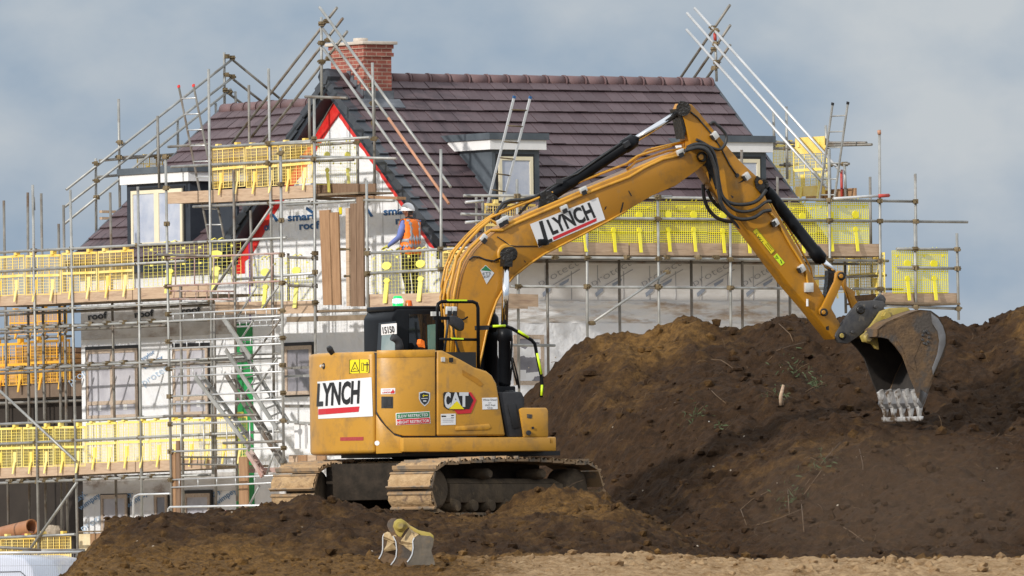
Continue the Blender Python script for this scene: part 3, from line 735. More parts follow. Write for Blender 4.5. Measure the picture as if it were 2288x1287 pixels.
s.leds([(-40, 706, 470, 681), (-40, 746, 372, 727), (-40, 837, 548, 806)], 'ledger', 'steel_dark', d=1.0)
for x in (25, 50, 100, 130, 202, 240, 278, 340):
    for (y0, m_) in ((738.5 - (x + 40) * .05, 'steel_dark'), (829 - (x + 40) * .0527, 'steel_dark'), (1081 - (x + 40) * .0392, 'coupler')):
        p = s.pt((x, y0 - 4), 0); q = MB(); q.tube(p - b * .12, p + b * 1.25, .025, 7); q.build('transom', MT['steel_dark'], s.root); s.coup(p + UP * -.01)
s.tube((-8, 866), (170, 1031), 'brace', track=False, d=-.06); s.tube((172, 1078), (68, 1226), 'brace', track=False, d=-.06)
s.tube((608, 461), (476, 650), 'brace', track=False, d=-.06)
s.board(-40, 661.5, 470, 636, .22); s.board(-40, 1046, 480, 1021, .215)
s.deck(-40, 686, 470, 661, 1.25); s.deck(-40, 1070, 480, 1044, 1.25)
s.couplers()
guard_row('a', 'A', -1.37, -22, 664, 302, 645, 'amber mesh brick guard on the upper left lift', GG)
guard_row('b', 'A', -1.37, 322, 642, 545, 634, 'thin lemon brick guard on the lift behind the stair tower', GG, pitch=2.45)
guard_row('ad', 'A', -1.37, -18, 1048, 556, 1018, 'yellow mesh brick guard on the lower left lift', GG)
guard_row('a', 'A', -1.37, 2, 1290, 162, 1282, 'yellow brick guard on the bottom rail above the van', GG)
guard_row('o', 'A', .75, -22, 862, 160, 852, 'orange brick guard before the timber packs', GG, sz=1.08)
guard_row('o', 'A', .75, 22, 748, 152, 741, 'orange brick guard just under the upper left deck', GG, sz=.62)
# back rails of the neighbour's lift
s2 = Scaf('scaffold', W(-15, .8, GZ), 'dark scaffold frame standing behind the orange brick guards at the far left', 'A', .8)
s2.stds([(15, 700, 19, 960), (62, 690, 68, 960), (98, 690, 103, 960), (134, 700, 139, 960)], 'steel_dark'); s2.leds([(-30, 757, 158, 751), (-30, 800, 158, 796)], 'guard_rail', 'steel_dark'); s2.couplers()
# ---------------- 2. gable scaffold
g = Scaf('scaffold', W(-4, -1.35, GZ), 'scaffold wrapped round the white front gable with a high boarded platform', 'A', -1.35)
g.stds([(600, 153, 609, 720), (702, 214, 706, 1040), (819, 403, 823, 760), (985, 333, 986, 700)])
g.stds([(691, 219, 692, 320), (799, 318, 800, 432), (836, 190, 837, 440), (556, 190, 558, 430), (644, 566, 645, 700)], 'steel_dark', d=.55)
g.leds([(468, 329, 826, 307), (383, 373, 790, 352), (672, 350, 886, 354), (600, 322, 700, 318)], 'guard_rail', d=0)
g.leds([(376, 328, 470, 322), (600, 330, 802, 318), (550, 366, 790, 357)], 'guard_rail', 'steel_dark', d=.5)
g.tube((682, 216), (775, 219), 'transom', 'steel_dark', d=-.03)
g.leds([(432, 462, 690, 450), (640, 458, 796, 448), (800, 447, 880, 448)])
g.leds([(818, 566, 1060, 553), (819, 611, 985, 602)], 'guard_rail', 'steel')
g.leds([(758, 557, 824, 557), (770, 617, 824, 616)], 'transom', 'coupler', d=.02)
g.leds([(645, 575, 706, 577), (645, 638, 706, 639)], 'guard_rail', 'steel_dark')
g.leds([(690, 618, 706, 616), (520, 625, 705, 610)], 'guard_rail', 'alu', d=.02)
g.board(372, 430, 470, 425, .22, d=.02, mat='toe'); g.board(470, 425, 702, 413, .235, d=.03, mat='toe')
g.board(702, 409, 800, 410, .22, d=.45, mat='plank_dark'); g.board(792, 411, 838, 410, .22, d=.50, mat='plank_dark')
g.deck(380, 455, 800, 433, .8); g.board(700, 432, 888, 440, .05, d=.2, name='deck_board', mat='plank', th_=.2)
g.board(700, 440, 862, 445, .05, d=.3, name='deck_board', mat='deck', th_=.2)
g.board(481, 676, 706, 672, .235, d=.03); g.board(824, 657, 1004, 654, .25, d=.03); g.deck(481, 703, 830, 694, .75); g.deck(830, 690, 1010, 682, 1.2)
g.board(640, 707, 832, 703, .10, d=.05, name='ledger_board', mat='deck')
def upright(x0, y0, x1, y1, wpx, d, mat, sc, name='standing_plank'):
    A = sc.pt((x0, y0), d); B = sc.pt((x1, y1), d); wv = a * (wpx / 117 / .559)
    m = MB(); m.boxo(B, wv, b * .035, A - B); return m.build(name, MT[mat], sc.root)
upright(713, 470, 722, 682, 23, -.02, 'plank', g); upright(735, 475, 741, 682, 20, -.02, 'plank', g)
upright(782, 455, 784, 685, 13, -.02, 'plank_dark', g); upright(796, 440, 798, 685, 15, -.03, 'plank_dark', g); upright(772, 465, 774, 684, 7, .0, 'toe', g)
m_ = MB(); m_.boxo(g.pt((757, 480), .5), a * .10, b * .01, UP * .14); m_.build('yellow_tag', MT['syellow'], g.root)
g.couplers()
for p in ((704, 566), (704, 608), (704, 676), (821, 566), (821, 611), (985, 556), (985, 602), (702, 310), (702, 355), (600, 320), (600, 365), (836, 310), (797, 318)): g.coup(g.pt(p, -.03))
guard_row('a', 'A', -1.32, 475, 424, 702, 412, 'amber mesh brick guard on the high platform of the gable', GG)
guard_row('b', 'A', -1.30, 556, 673, 704, 670, 'thin lemon brick guard left of the standing planks', GG, pitch=2.45)
guard_row('b', 'A', -1.30, 824, 660, 985, 655, "thin lemon mesh brick guard in front of the worker", GG, pitch=2.45)
guard('b', pA(706, 412, -1.25), AB, 'thin lemon brick guard turned end-on at the edge of the high gable platform', GG, 0, .8, 1.0)
guard_row('a', 'A', -.5, 990, 655, 1075, 651, 'amber mesh brick guard at the house corner just left of the digger boom', GG)
# ---------------- 3. stair tower
t = Scaf('stair_tower', W(-9, -2.1, GZ), 'narrow aluminium stair tower of ladder beams and flights in front of the white wall', 'A', -2.2, cat='stair tower')
t.stds([(370, 350, 384, 1165), (627, 330, 634, 1050)]); t.stds([(403, 640, 410, 1160), (522, 380, 530, 1120), (560, 470, 563, 640), (479, 700, 483, 1150), (609, 560, 612, 900)], 'steel_dark', d=.8)
def beam(p0, p1, q0, q1, n, mat='alu', d=0, r=.017, name='ladder_beam'):
    m = MB(); A, B, C_, D = t.pt(p0, d), t.pt(p1, d), t.pt(q0, d), t.pt(q1, d); m.tube(A, B, r, 7); m.tube(C_, D, r, 7)
    for i in range(n + 1): k = (i + .4) / (n + .8); m.tube(A + (B - A) * k, C_ + (D - C_) * k, r * .7, 6)
    return m.build(name, MT[mat], t.root)
beam((375, 577), (625, 566), (375, 639), (625, 628), 5, 'pink_tube', d=-.05, r=.02); beam((380, 650), (521, 651), (378, 668), (522, 669), 5, 'pink_tube', d=.3)
beam((378, 702), (628, 689), (378, 718), (628, 706), 10); beam((378, 763), (629, 751), (378, 779), (629, 768), 8); beam((380, 824), (634, 812), (381, 842), (634, 830), 11)
beam((381, 886), (632, 874), (381, 903), (632, 892), 3); beam((384, 948), (630, 939), (384, 1009), (632, 1000), 4, 'alu', r=.02); beam((404, 1021), (529, 1022), (402, 1037), (528, 1039), 7, 'steel_dark', d=.3)
beam((384, 1072), (628, 1062), (384, 1089), (628, 1078), 5)
beam((530, 718), (632, 714), (530, 730), (632, 726), 6, 'alu', d=.8); beam((470, 796), (632, 790), (470, 806), (632, 800), 0, 'steel_dark', d=.8)
beam((540, 760), (632, 757), (540, 772), (632, 769), 4, 'alu', d=.8)
def stringer(p0, p1, q0, q1, n, mat, d=0, name='stair_flight'):
    m = MB(); A, B, C_, D = t.pt(p0, d), t.pt(p1, d), t.pt(q0, d + .6), t.pt(q1, d + .6); m.bar(A, B, .03, .085); m.bar(C_, D, .03, .085)
    for i in range(n): k = (i + .5) / n; P = A + (B - A) * k; Q = C_ + (D - C_) * k; m.boxo(P - a * .05 - UP * .02, a * .09, Q - P, UP * .02)
    return m.build(name, MT[mat], t.root)
stringer((504, 716), (560, 800), (498, 710), (554, 794), 6, 'steel'); stringer((504, 782), (619, 958), (538, 778), (645, 944), 10, 'steel'); stringer((436, 842), (556, 1000), (450, 838), (566, 990), 9, 'steel', d=-.05)
stringer((505, 838), (632, 1040), (518, 836), (640, 1036), 10, 'steel_dark', d=.3); stringer((551, 1010), (586, 1064), (560, 1006), (594, 1060), 3, 'pink_tube', d=-.05)
for p0, p1 in (((574, 639), (531, 709)), ((622, 640), (585, 692)), ((627, 713), (563, 800)), ((612, 590), (590, 626)), ((568, 850), (530, 905)), ((580, 1085), (548, 1145)), ((612, 1010), (596, 1060)), ((620, 800), (565, 880)), ((566, 716), (540, 756))):
    t.tube(p0, p1, 'brace', 'steel_dark' if p0[0] % 2 else 'steel', d=.1, r=.02, track=False)
for r_ in ((366, 930, 575, 927), (500, 990, 632, 986)): t.tube((r_[0], r_[1]), (r_[2], r_[3]), 'handrail', 'steel_dark', d=-.08, track=False)
t.tube((352, 569), (470, 572), 'handrail', 'steel_dark', d=-.08, track=False)
upright(384, 1012, 385, 1160, 8, .02, 'plank', t); upright(393, 985, 394, 1160, 8, .02, 'plank_dark', t); upright(533, 1021, 534, 1140, 20, .2, 'plank', t)
t.board(630, 820, 712, 817, .045, d=.5, name='landing', mat='steel_dark'); t.board(633, 838, 712, 836, .045, d=.5, name='landing', mat='steel'); t.board(633, 904, 712, 904, .06, d=.5, name='landing', mat='steel_dark'); t.board(640, 941, 712, 944, .04, d=.4, name='landing', mat='steel')
t.board(550, 1046, 645, 1044, .09, d=.4, name='landing', mat='pink_tube')
for i in range(4): upright(645 + i * 21, 1017, 645 + i * 21, 1044, 19, .3, 'plank' if i % 2 else 'toe', t)
m_ = MB(); m_.boxo(t.pt((658, 1003), .45), a * .36, b * .05, UP * .50); m_.boxo(t.pt((688, 1003), .45), a * .4, b * .05, UP * .50); m_.build('grey_panel', MT['fascia'], t.root)
for y in (350, 420, 500, 577, 640, 702, 763, 824, 886, 948, 1009, 1072): 
    k = (y - 350) / 815; t.coup(t.pt((370 + 14 * k, y), 0)); k = (y - 330) / 720; t.coup(t.pt((627 + 7 * min(1, k), min(y - 8, 1040)), 0))
# ---------------- 4. long right scaffold
l = Scaf('scaffold', W(1.1, 4.5, GZ), 'long scaffold along the grey wrapped wall behind the spoil heap and digger arm', 'B', 1.1)
l.stds([(1155, 400, 1160, 900), (1311, 440, 1313, 900), (1470, 440, 1474, 900), (1631, 415, 1634, 900), (1852, 333, 1857, 900), (1965, 290, 1969, 900), (2045, 388, 2049, 720)])
l.stds([(1222, 560, 1226, 900), (1383, 560, 1387, 900), (1544, 560, 1548, 900), (1657, 335, 1660, 900), (1737, 395, 1741, 900), (1764, 440, 1766, 900), (1944, 395, 1946, 560), (1064, 434, 1066, 620), (1078, 436, 1079, 540)], 'steel_dark', d=-.75)
l.leds([(1036, 437, 1500, 440), (1449, 441, 2045, 450), (1030, 478, 1130, 482), (1120, 485, 2162, 496)], 'guard_rail')
l.leds([(1040, 452, 1080, 449), (1040, 497, 1080, 494)], 'transom', 'alu', d=-.3)
l.leds([(1140, 574, 1985, 583), (1140, 640, 2018, 646)]); l.leds([(1140, 584, 1960, 590)], 'ledger', 'steel_dark', d=-.8)
l.tube((1862, 444), (1988, 436), 'guard_rail', 'alu', d=.05, track=False); l.tube((1962, 438), (1986, 436.5), 'guard_rail', 'red_tube', d=.05, r=.034, track=False)
l.tube((1490, 608), (1322, 722), 'brace', 'steel', d=.05, track=False)
l.board(1120, 541, 1973, 545, .235, d=-.03); l.deck(1120, 571, 1972, 574, .9, d=-.06)
l.tube((1964, 291), (1965, 300), 'tube_cap', 'orange_tube', r=.036, d=.01, track=False)
l.leds([(1130, 771, 1240, 772)], 'ledger', 'steel', d=.02); l.board(1075, 655, 1203, 658, .23, d=.1, name='loose_board', mat='toe'); l.board(1075, 681, 1180, 684, .05, d=.15, name='loose_board', mat='toe')
l.couplers()
for x in (1240, 1400, 1490, 1560, 1600): l.coup(l.pt((x, 575), .03))
for p in ((1311, 640), (1470, 640), (1631, 643), (1490, 608), (1322, 722)): l.coup(l.pt(p, .04))
guard_row('bd', 'B', 1.06, 1216, 544, 1945, 547, 'dense lemon mesh brick guard on the right facade lift', GG)
guard_row('a', 'B', 1.06, 1083, 545, 1200, 545, 'amber brick guard behind the foot of the boom, below the leaning ladder', GG, pitch=1.0)
# ---------------- 5. low platform at the right end
e = Scaf('scaffold', W(1.0, 10.4, GZ), 'low boarded scaffold platform at the far right end of the house', 'B', 1.2)
e.stds([(2138, 521, 2142, 715), (2044, 500, 2047, 720)]); e.stds([(1946, 560, 1950, 700), (1888, 585, 1890, 700)], 'steel_dark', d=-1.0)
e.leds([(2003, 556, 2138, 557), (2004, 597, 2141, 600)], 'guard_rail'); e.leds([(1800, 623, 1980, 615)], 'guard_rail', 'steel_dark', d=-.3)
e.leds([(1975, 683, 2146, 690)]); e.board(1972, 653, 2140, 655, .22, d=-.03); e.deck(1960, 679, 2146, 681, 1.0); e.board(1905, 660, 1975, 655, .4, d=-.8, mat='plank_dark', name='end_board')
e.couplers()
guard_row('bd', 'B', 1.18, 1995, 655, 2122, 657, 'lemon brick guard on the low right platform, nearest the open sky', GG, pitch=1.3)
guard('ad', pB(1978, 655, 1.18), AA + math.pi, 'yellow brick guard end-on at the corner of the low right platform', GG, 0, 1.0, 1.0)
guard_row('a', 'B', -1.2, 1800, 652, 1978, 650, 'pale amber brick guard against the sky behind the bucket linkage', GG, sz=.85)
# ---------------- 6. roof edge rails
def frame(name, label, plane, off, P):
    return Scaf(name, P, label, plane, off, cat='guard rail frame')
f1 = frame('gable_rail_frame', 'crossed tube guard rails rising over the front gable beside the chimney', 'A', -.75, W(RU, -.75, 9.5))
f1.tube((718, 38), (719, 224), 'standard')
for p0, p1 in (((753, 17), (519, 319)), ((766, 41), (562, 306)), ((776, 70), (587, 317))): f1.tube(p0, p1, 'sloping_rail', 'steel_dark', d=.05, track=False)
f1.tube((714, 16), (1007, 418), 'sloping_rail', 'steel', d=-.06, track=False)
f1.tube((722, 65), (868, 264), 'sloping_rail', 'steel', d=-.06, track=False); f1.tube((868, 264), (1003, 455), 'sloping_rail', 'orange_tube', d=-.06, track=False)
f1.tube((722, 108), (984, 474), 'sloping_rail', 'steel', d=-.06, track=False)
f1.tube((832, 140), (836, 312), 'standard', 'steel', d=-.1)
for p in ((718, 53), (731, 47), (718, 96), (733, 90), (718, 138), (734, 131), (833, 189), (834, 231), (835, 275)): f1.coup(f1.pt(p, -.04))
f2 = Scaf('gable_rail_frame', W(-14.2, WV, 9), 'three long parallel tube rails climbing over the left wing roof', 'B', -14.3, cat='guard rail frame')
f2.stds([(501, 117, 502, 252), (265, 221, 268, 470), (352, 259, 353, 378), (214, 354, 215, 520), (526, 204, 527, 234), (482, 231, 483, 272), (397, 270, 398, 346)], 'steel')
for p0, p1 in (((521, 131), (148, 424)), ((521, 172), (145, 462)), ((516, 199), (144, 500))): f2.tube(p0, p1, 'sloping_rail', 'steel', d=.05, track=False)
for p0, p1 in (((519, 133), (640, 232)), ((521, 177), (590, 231)), ((511, 209), (548, 237))): f2.tube(p0, p1, 'sloping_rail', 'steel_dark', d=-.05, track=False)
for p0, p1 in (((222, 359), (395, 344)), ((262, 352), (393, 345)), ((216, 396), (268, 391)), ((350, 358), (394, 357))): f2.tube(p0, p1, 'transom', 'steel_dark', d=.02, track=False)
for p in ((507, 126), (519, 129), (507, 167), (519, 171), (503, 201), (512, 206), (266, 351), (352, 350), (214, 365), (215, 404), (216, 441), (268, 318)): f2.coup(f2.pt(p, .04))
m_ = MB(); P = f2.pt((222, 476)); m_.boxo(P, a * .1, b * 1.0, UP * .05); m_.boxo(P - UP * .13, a * .1, b * .8, UP * .05); m_.build('deck_board', MT['toe'], f2.root)
guard('a', pB(306, 383, -14.35), AB, 'amber brick guard peeping over the left dormer roof', GG, 0, .75, .4)
f3 = frame('gable_rail_frame', 'crossed tube guard rails rising over the right end of the roof ridge', 'A', 9.8, W(RU, 9.8, 9.5))
f3.tube((1598, 62), (1601, 182), 'standard'); f3.tube((1597, 74), (1598, 90), 'standard', 'red_tube', d=-.02, r=.032)
for p0, p1 in (((1631, 11), (1515, 182)), ((1632, 56), (1545, 182)), ((1632, 100), (1574, 182))): f3.tube(p0, p1, 'sloping_rail', 'steel_dark', d=.06, track=False)
for p0, p1 in (((1552, 18), (1878, 383)), ((1535, 29), (1846, 382)), ((1534, 66), (1847, 419))): f3.tube(p0, p1, 'sloping_rail', 'alu', d=-.06, track=False)
for p in ((1592, 62), (1600, 68), (1599, 98), (1595, 110), (1601, 139), (1596, 152)): f3.coup(f3.pt(p, -.03))
# ---------------- 7. high platform at the right gable
h = Scaf('scaffold', W(-1, 9.9, 6), 'small high scaffold platform at the right gable with a ladder through it', 'A', 10.0)
h.stds([(1728, 245, 1730, 330), (1757, 238, 1759, 400), (1845, 280, 1848, 345), (1853, 333, 1855, 440), (1887, 364, 1890, 442), (1736, 395, 1738, 450)], 'steel'); h.tube((1880, 379), (1881, 442), 'standard', 'red_tube')
h.leds([(1719, 319, 1936, 319), (1768, 327, 1948, 323), (1718, 332, 1850, 330), (1743, 369, 1784, 367), (1845, 369, 1897, 366)], 'guard_rail', 'steel_dark')
h.board(1832, 424, 1911, 420, .2, d=.05, mat='plank'); h.board(1800, 437, 1835, 437, .1, d=.0, mat='toe'); h.couplers()
guard('ad', pA(1773, 430, 9.9), AA, 'amber brick guard facing out from the high right platform', GG, 0, .95, 1.12)
for q in (0, 1):
    m_ = MB(); P = pA(1777, 440 if q else 345, 9.88); m_.boxo(P, a * .98, b * .015, UP * (.32 if not q else .2)); tag(m_.build('yellow_sheet', MT['yel1']), ('yellow plastic sheet above' if not q else 'yellow plastic sheet below') + ' the guard on the high right platform', 'sheet')
guard('ad', pA(1728, 418, 10.6), AA, 'pale yellow brick guard beside the right dormer on the high platform', GG, 0, .6, 1.05)
# ---------------- ladders
def ladder(p0, p1, q0, q1, surf, n, mat, rung, label, cap=None):
    A, B, C_, D = surf(*p0), surf(*p1), surf(*q0), surf(*q1)
    L = thing('ladder', B, label, 'ladder', 'ladders leaning on the scaffold')
    for X, Y in ((A, B), (C_, D)):
        m = MB(); m.bar(X, Y, .022, .045); m.build('stile', MT[mat], L)
        if cap:
            m = MB(); m.bar(X, X + (X - Y).normalized() * .05, .032, .055); m.build('end_cap', MT[cap], L)
    for i in range(n):
        k = (i + .7) / n; m = MB(); m.tube(A + (B - A) * k, C_ + (D - C_) * k, .014, 7); m.build('rung', MT[rung], L)
ladder((1148, 220), (1086, 470), (1184, 221), (1118, 476), lambda x, y: pB(x, y, .55), 7, 'alu', 'coupler', 'aluminium ladder with rusty rungs leaning on the tiled roof by the dormer', 'blue_txt')
ladder((1860, 235), (1831, 446), (1894, 233), (1864, 446), lambda x, y: pA(x, y, 9.6), 6, 'steel', 'steel', 'slim ladder standing against the sky at the right gable', 'blacktrim')
ladder((400, 196), (470, 548), (433, 194), (504, 548), lambda x, y: pA(x, y, -1.0), 10, 'steel_dark', 'alu', 'dark ladder with red end caps crossing the left wing roof', 'redtape')
# ================================================================ excavator
ex = thing('excavator', EO, 'yellow crawler excavator with black cab working beside the spoil heap', 'excavator', rz=AL)
def part(m, name, mat, parent=None, **k): return m.build(name, mat if not isinstance(mat, str) else MT[mat], parent or ex, **k)
# ---------------- upper body shell: plan outline (x forward, y left), right side first, round the tail
HALF = [(1.9, -1.24), (-.60, -1.24), (-.95, -1.225), (-1.2, -1.165), (-1.38, -1.03), (-1.51, -.83), (-1.61, -.58), (-1.68, -.30), (-1.71, 0)]
PLAN = HALF + [(x, -y) for x, y in HALF[-2::-1]]
def plan_off(o):
    out = []
    n = len(PLAN)
    for i, (x, y) in enumerate(PLAN):
        x0, y0 = PLAN[max(i - 1, 0)]; x1, y1 = PLAN[min(i + 1, n - 1)]
        dx, dy = x1 - x0, y1 - y0; q = math.hypot(dx, dy); out.append((x + dy / q * o * 1, y - dx / q * o * 1))
    return out
# outward normal for a path running backwards along the right side is (dy,-dx) turned: check the sign once
_t = plan_off(.1); SG_ = 1 if _t[0][1] < PLAN[0][1] else -1
def shell_pt(px, py, o=0.0):
    "first crossing of a sight line with the body shell, o metres proud of it"
    pl = plan_off(SG_ * o); d = ray(px, py); best = None
    e0 = EYE - EO; ox, oy = e0.dot(eh), e0.dot(el); dx, dy = d.dot(eh), d.dot(el)
    for (x0, y0), (x1, y1) in zip(pl[:-1], pl[1:]):
        sx_, sy_ = x1 - x0, y1 - y0; det = dx * -sy_ + sx_ * dy
        if abs(det) < 1e-9: continue
        qx, qy = x0 - ox, y0 - oy; t_ = (qx * -sy_ + sx_ * qy) / det; k = (dx * qy - dy * qx) / det
        if -1e-4 <= k <= 1.0001 and (best is None or t_ < best): best = t_
    if best is None:   # just past the silhouette: take the tangent
        return shell_pt(px + 1.0, py, o)
    return EYE + d * best
def shell_cut_px():
    out = []
    for x, y in PLAN[:10]:
        P = E(x, y, 1); dx_, dz_ = P.x / P.y, (P.z - CZ) / P.y; out.append(1144 + CR * dx_ * F)
    return out
CUTS = shell_cut_px()
def shell_panel(m, poly, o=0.0, thick=.05):
    bm = bmesh.new(); vs = [bm.verts.new((x, y, 0)) for x, y in poly]; bm.faces.new(vs)
    for c in CUTS:
        # body lines lean slightly in the picture: cut on the true vertical edge
        bmesh.ops.bisect_plane(bm, geom=bm.verts[:] + bm.edges[:] + bm.faces[:], plane_co=(c, 1350, 0), plane_no=(1, -SR, 0))
    bm.verts.index_update(); front = [shell_pt(q.co.x, q.co.y, o) for q in bm.verts]; back = [shell_pt(q.co.x, q.co.y, o - thick) for q in bm.verts]
    n = len(front); fs = [tuple(q.index for q in f.verts) for f in bm.faces] + [tuple(q.index + n for q in reversed(f.verts)) for f in bm.faces]
    for e_ in bm.edges:
        if len(e_.link_faces) == 1: i, j = e_.verts[0].index, e_.verts[1].index; fs.append((i, j, j + n, i + n))
    m.add(front + back, fs); bm.free()
def zpx(px, py): return shell_pt(px, py).z
zb_ = zpx(800, 1014); zt_ = zpx(800, 784); zp0 = zpx(1000, 1010); zp1 = zpx(1000, 977)
def ring(m, outer, z0, z1, inner=None):
    m.prism([V((p.x, p.y, z0)) for p in outer], UP * (z1 - z0))
# inner dark core
core = MB(); ring(core, [E(min(x, -.05), y, 0) for x, y in plan_off(SG_ * -.035)], zp1 - .02, zt_ - .03); part(core, 'body_core', 'blacktrim')
# counterweight: the round tail
G0 = shell_pt(838, 900); g0 = ((G0 - EO).dot(eh), (G0 - EO).dot(el))
tail = [g0] + [p for i, p in enumerate(PLAN) if p[0] < g0[0] - .005 or (p[1] > 0 and p[0] < -.5)]
cw = MB(); pts = [E(x, y, 0) for x, y in tail] + [E(-.5, .3, 0), E(g0[0] + .45, g0[1] + .42, 0)]
ring(cw, pts, zb_, zt_ - .012)
cwo = part(cw, 'counterweight', 'cat', bevel=.055, segs=3)
m_ = MB(); shell_panel(m_, [(840, 925), (850, 940), (865, 957), (882, 973), (899, 978), (899, 1012), (840, 1014)], .0, .25); part(m_, 'counterweight_skirt', 'cat', cwo, bevel=.008)
m_ = MB(); shell_panel(m_, [(714, 972), (806, 974), (816, 981), (814, 986), (806, 988), (714, 988)], -.002, .02); part(m_, 'rear_recess', 'catlight', cwo, bevel=.006)
# door and side panel
door = MB(); shell_panel(door, [(842, 784), (972, 782), (973, 974), (901, 974), (880, 968), (862, 950), (848, 930), (842, 920)], .0, .06); dro = part(door, 'engine_door', 'cat', bevel=.012)
m_ = MB(); shell_panel(m_, [(842, 783), (972, 781), (972, 797), (842, 800)], .008, .02); part(m_, 'door_top_band', 'catlight', dro, bevel=.005)
side = MB(); pf = lambda x, y: pE(x, y, -1.24)
prof = [(977, 783), (990, 783), (1030, 803), (1062, 821), (1088, 829), (1100, 839), (1110, 857), (1116, 890), (1130, 974), (977, 974)]
side.prism([pf(*q) for q in prof], el * .55); sdo = part(side, 'side_panel', 'cat', bevel=.03, segs=3)
m_ = MB(); m_.prism([pE(x, y, -1.243) for x, y in ((1018, 953), (1092, 947), (1097, 955), (1090, 960), (1016, 962))], el * -.008); part(m_, 'raised_rib', 'catlight', sdo, bevel=.004)
m_ = MB(); m_.prism([pE(x, y, -1.243) for x, y in ((1033, 826), (1068, 846), (1080, 858), (1075, 864), (1034, 838))], el * -.003); part(m_, 'scrape_patch', 'catarm', sdo)
# platform deck, skirt and front box
m_ = MB(); m_.boxo(pf(901, 1010), eh * 2.36, el * 2.4, UP * (zp1 - zp0 - .006)); fr_ = part(m_, 'platform', 'cat', bevel=.02)
m_ = MB(); P = pf(1228, 992); m_.boxo(P, eh * .06, el * .5, UP * .08); part(m_, 'platform_end_lug', 'cat', fr_, bevel=.008)
m_ = MB(); m_.boxo(E(-1.0, -.9, zp0 - EO.z - .05), eh * 2.4, el * 1.8, UP * .06); part(m_, 'belly_plate', 'blacktrim')
m_ = MB(); bx_ = [(1162, 914), (1170, 911), (1222, 911), (1226, 918), (1226, 977), (1172, 977)]; m_.prism([pf(*q) for q in bx_], el * .62); tb = part(m_, 'toolbox', 'cat', bevel=.018)
m_ = MB(); m_.lathe(pE(1180, 967, -1.25), el * -1, [(0, .035), (.03, .033)], 12); m_.lathe(pE(1190, 956, -1.25), el * -1, [(0, .018), (.012, .018)], 10); part(m_, 'latch', 'plastic', tb)
m_ = MB(); poly_on(m_, ((1177, 925), (1189, 926), (1188, 935), (1178, 934)), lambda x, y: pE(x, y, -1.246)); part(m_, 'scuff', 'hitch', tb)
m_ = MB(); m_.prism([pE(x, y, -1.2) for x, y in ((1114, 876), (1166, 875), (1173, 890), (1171, 977), (1133, 977))], el * .55); stp = part(m_, 'step_cover', 'plastic', bevel=.025)
m_ = MB(); m_.prism([pE(x, y, -1.203) for x, y in ((1134, 904), (1150, 902), (1160, 955), (1146, 958))], el * -.012); part(m_, 'step_recess', 'blacktrim', stp, bevel=.004)
m_ = MB(); m_.boxo(E(-.2, -.75, zp1 - EO.z), eh * 1.1, el * 1.9, UP * .25); part(m_, 'deck_plate', 'mblack')
# fittings on the shell
def sh(o): return lambda x, y: shell_pt(x, y, o)
m_ = MB(); shell_panel(m_, [(852, 886), (878, 886), (878, 912), (852, 912)], .006, .02); k = part(m_, 'door_handle', 'blacktrim', dro)
m_ = MB(); shell_panel(m_, [(856, 892), (864, 892), (864, 908), (856, 908)], .010, .01); shell_panel(m_, [(867, 890), (874, 890), (874, 906), (867, 906)], .012, .01); part(m_, 'handle_grip', 'plastic', dro)
for (x, y) in ((985, 808), (1003, 809)):
    m_ = MB(); P = pf(x, y); m_.boxo(P, eh * .055, el * -.02, UP * .06); part(m_, 'catch', 'steelclamp' if x < 990 else 'blacktrim', sdo)
m_ = MB(); m_.lathe(shell_pt(742, 788, -.02) + UP * .0, (shell_pt(742, 788) - EO).normalized(), [(-.05, .03), (.06, .045), (.1, .03)], 10); part(m_, 'rear_camera', 'blacktrim', cwo)
m_ = MB(); P = shell_pt(724, 818, .0); nrm = V((-.8, -.55, 0)).normalized(); m_.lathe(P, nrm, [(0, .045), (.01, .04)], 10); part(m_, 'lifting_eye', 'blacktrim', cwo)
m_ = MB(); m_.lathe(P + nrm * .01, nrm, [(0, .02), (.05, .02)], 8); part(m_, 'lock_pin', 'steelclamp', cwo)
m_ = MB(); q = [shell_pt(842.5 + 5.5 * math.cos(t_), 990 + 5.5 * math.sin(t_), .004) for t_ in [k_ * math.pi / 8 for k_ in range(16)]]; m_.add(q, [tuple(range(16))]); part(m_, 'round_label', 'sticker', cwo)
m_ = MB(); shell_panel(m_, [(760, 977), (812, 976), (812, 984), (760, 985)], .004, .004); part(m_, 'red_reflector', 'darkred', cwo)
# ---------------- decals on the tail
m_ = MB(); shell_panel(m_, [(709, 853), (830, 843), (833, 930), (711, 936)], .006, .003); lo_ = part(m_, 'sign_panel', 'sticker', cwo)
m_ = MB()
text_on(m_, 'LYNCH', (707, 906), (802, 899), 49, sh(.014), .035, .12); part(m_, 'lettering', 'badgeblack', cwo)
m_ = MB(); shell_panel(m_, [(711, 914), (803, 908), (801, 920), (711, 927)], .011, .003); part(m_, 'red_bar', 'red', cwo)
m_ = MB(); shell_panel(m_, [(780, 804), (825, 803), (825, 833), (780, 835)], .004, .003); wl_ = part(m_, 'warning_sign', 'syellow', cwo)
m_ = MB(); sfn = sh(.009)
def line_on(m, pts, w, surf, closed=False):
    n = len(pts)
    for i in range(n if closed else n - 1):
        p, q = V(pts[i]), V(pts[(i + 1) % n]); d = (q - p).normalized(); nn = V((-d.y, d.x)) * w / 2
        p2, q2 = p - d * w / 2, q + d * w / 2
        m.add([surf(*(p2 + nn)), surf(*(q2 + nn)), surf(*(q2 - nn)), surf(*(p2 - nn))], [(0, 1, 2, 3)])
line_on(m_, [(793, 809), (784, 830), (801, 829)], 1.4, sfn, True); line_on(m_, [(803, 803), (803, 833)], 1, sfn); line_on(m_, [(808, 811), (812, 811), (812, 828), (808, 828)], .8, sfn, True)
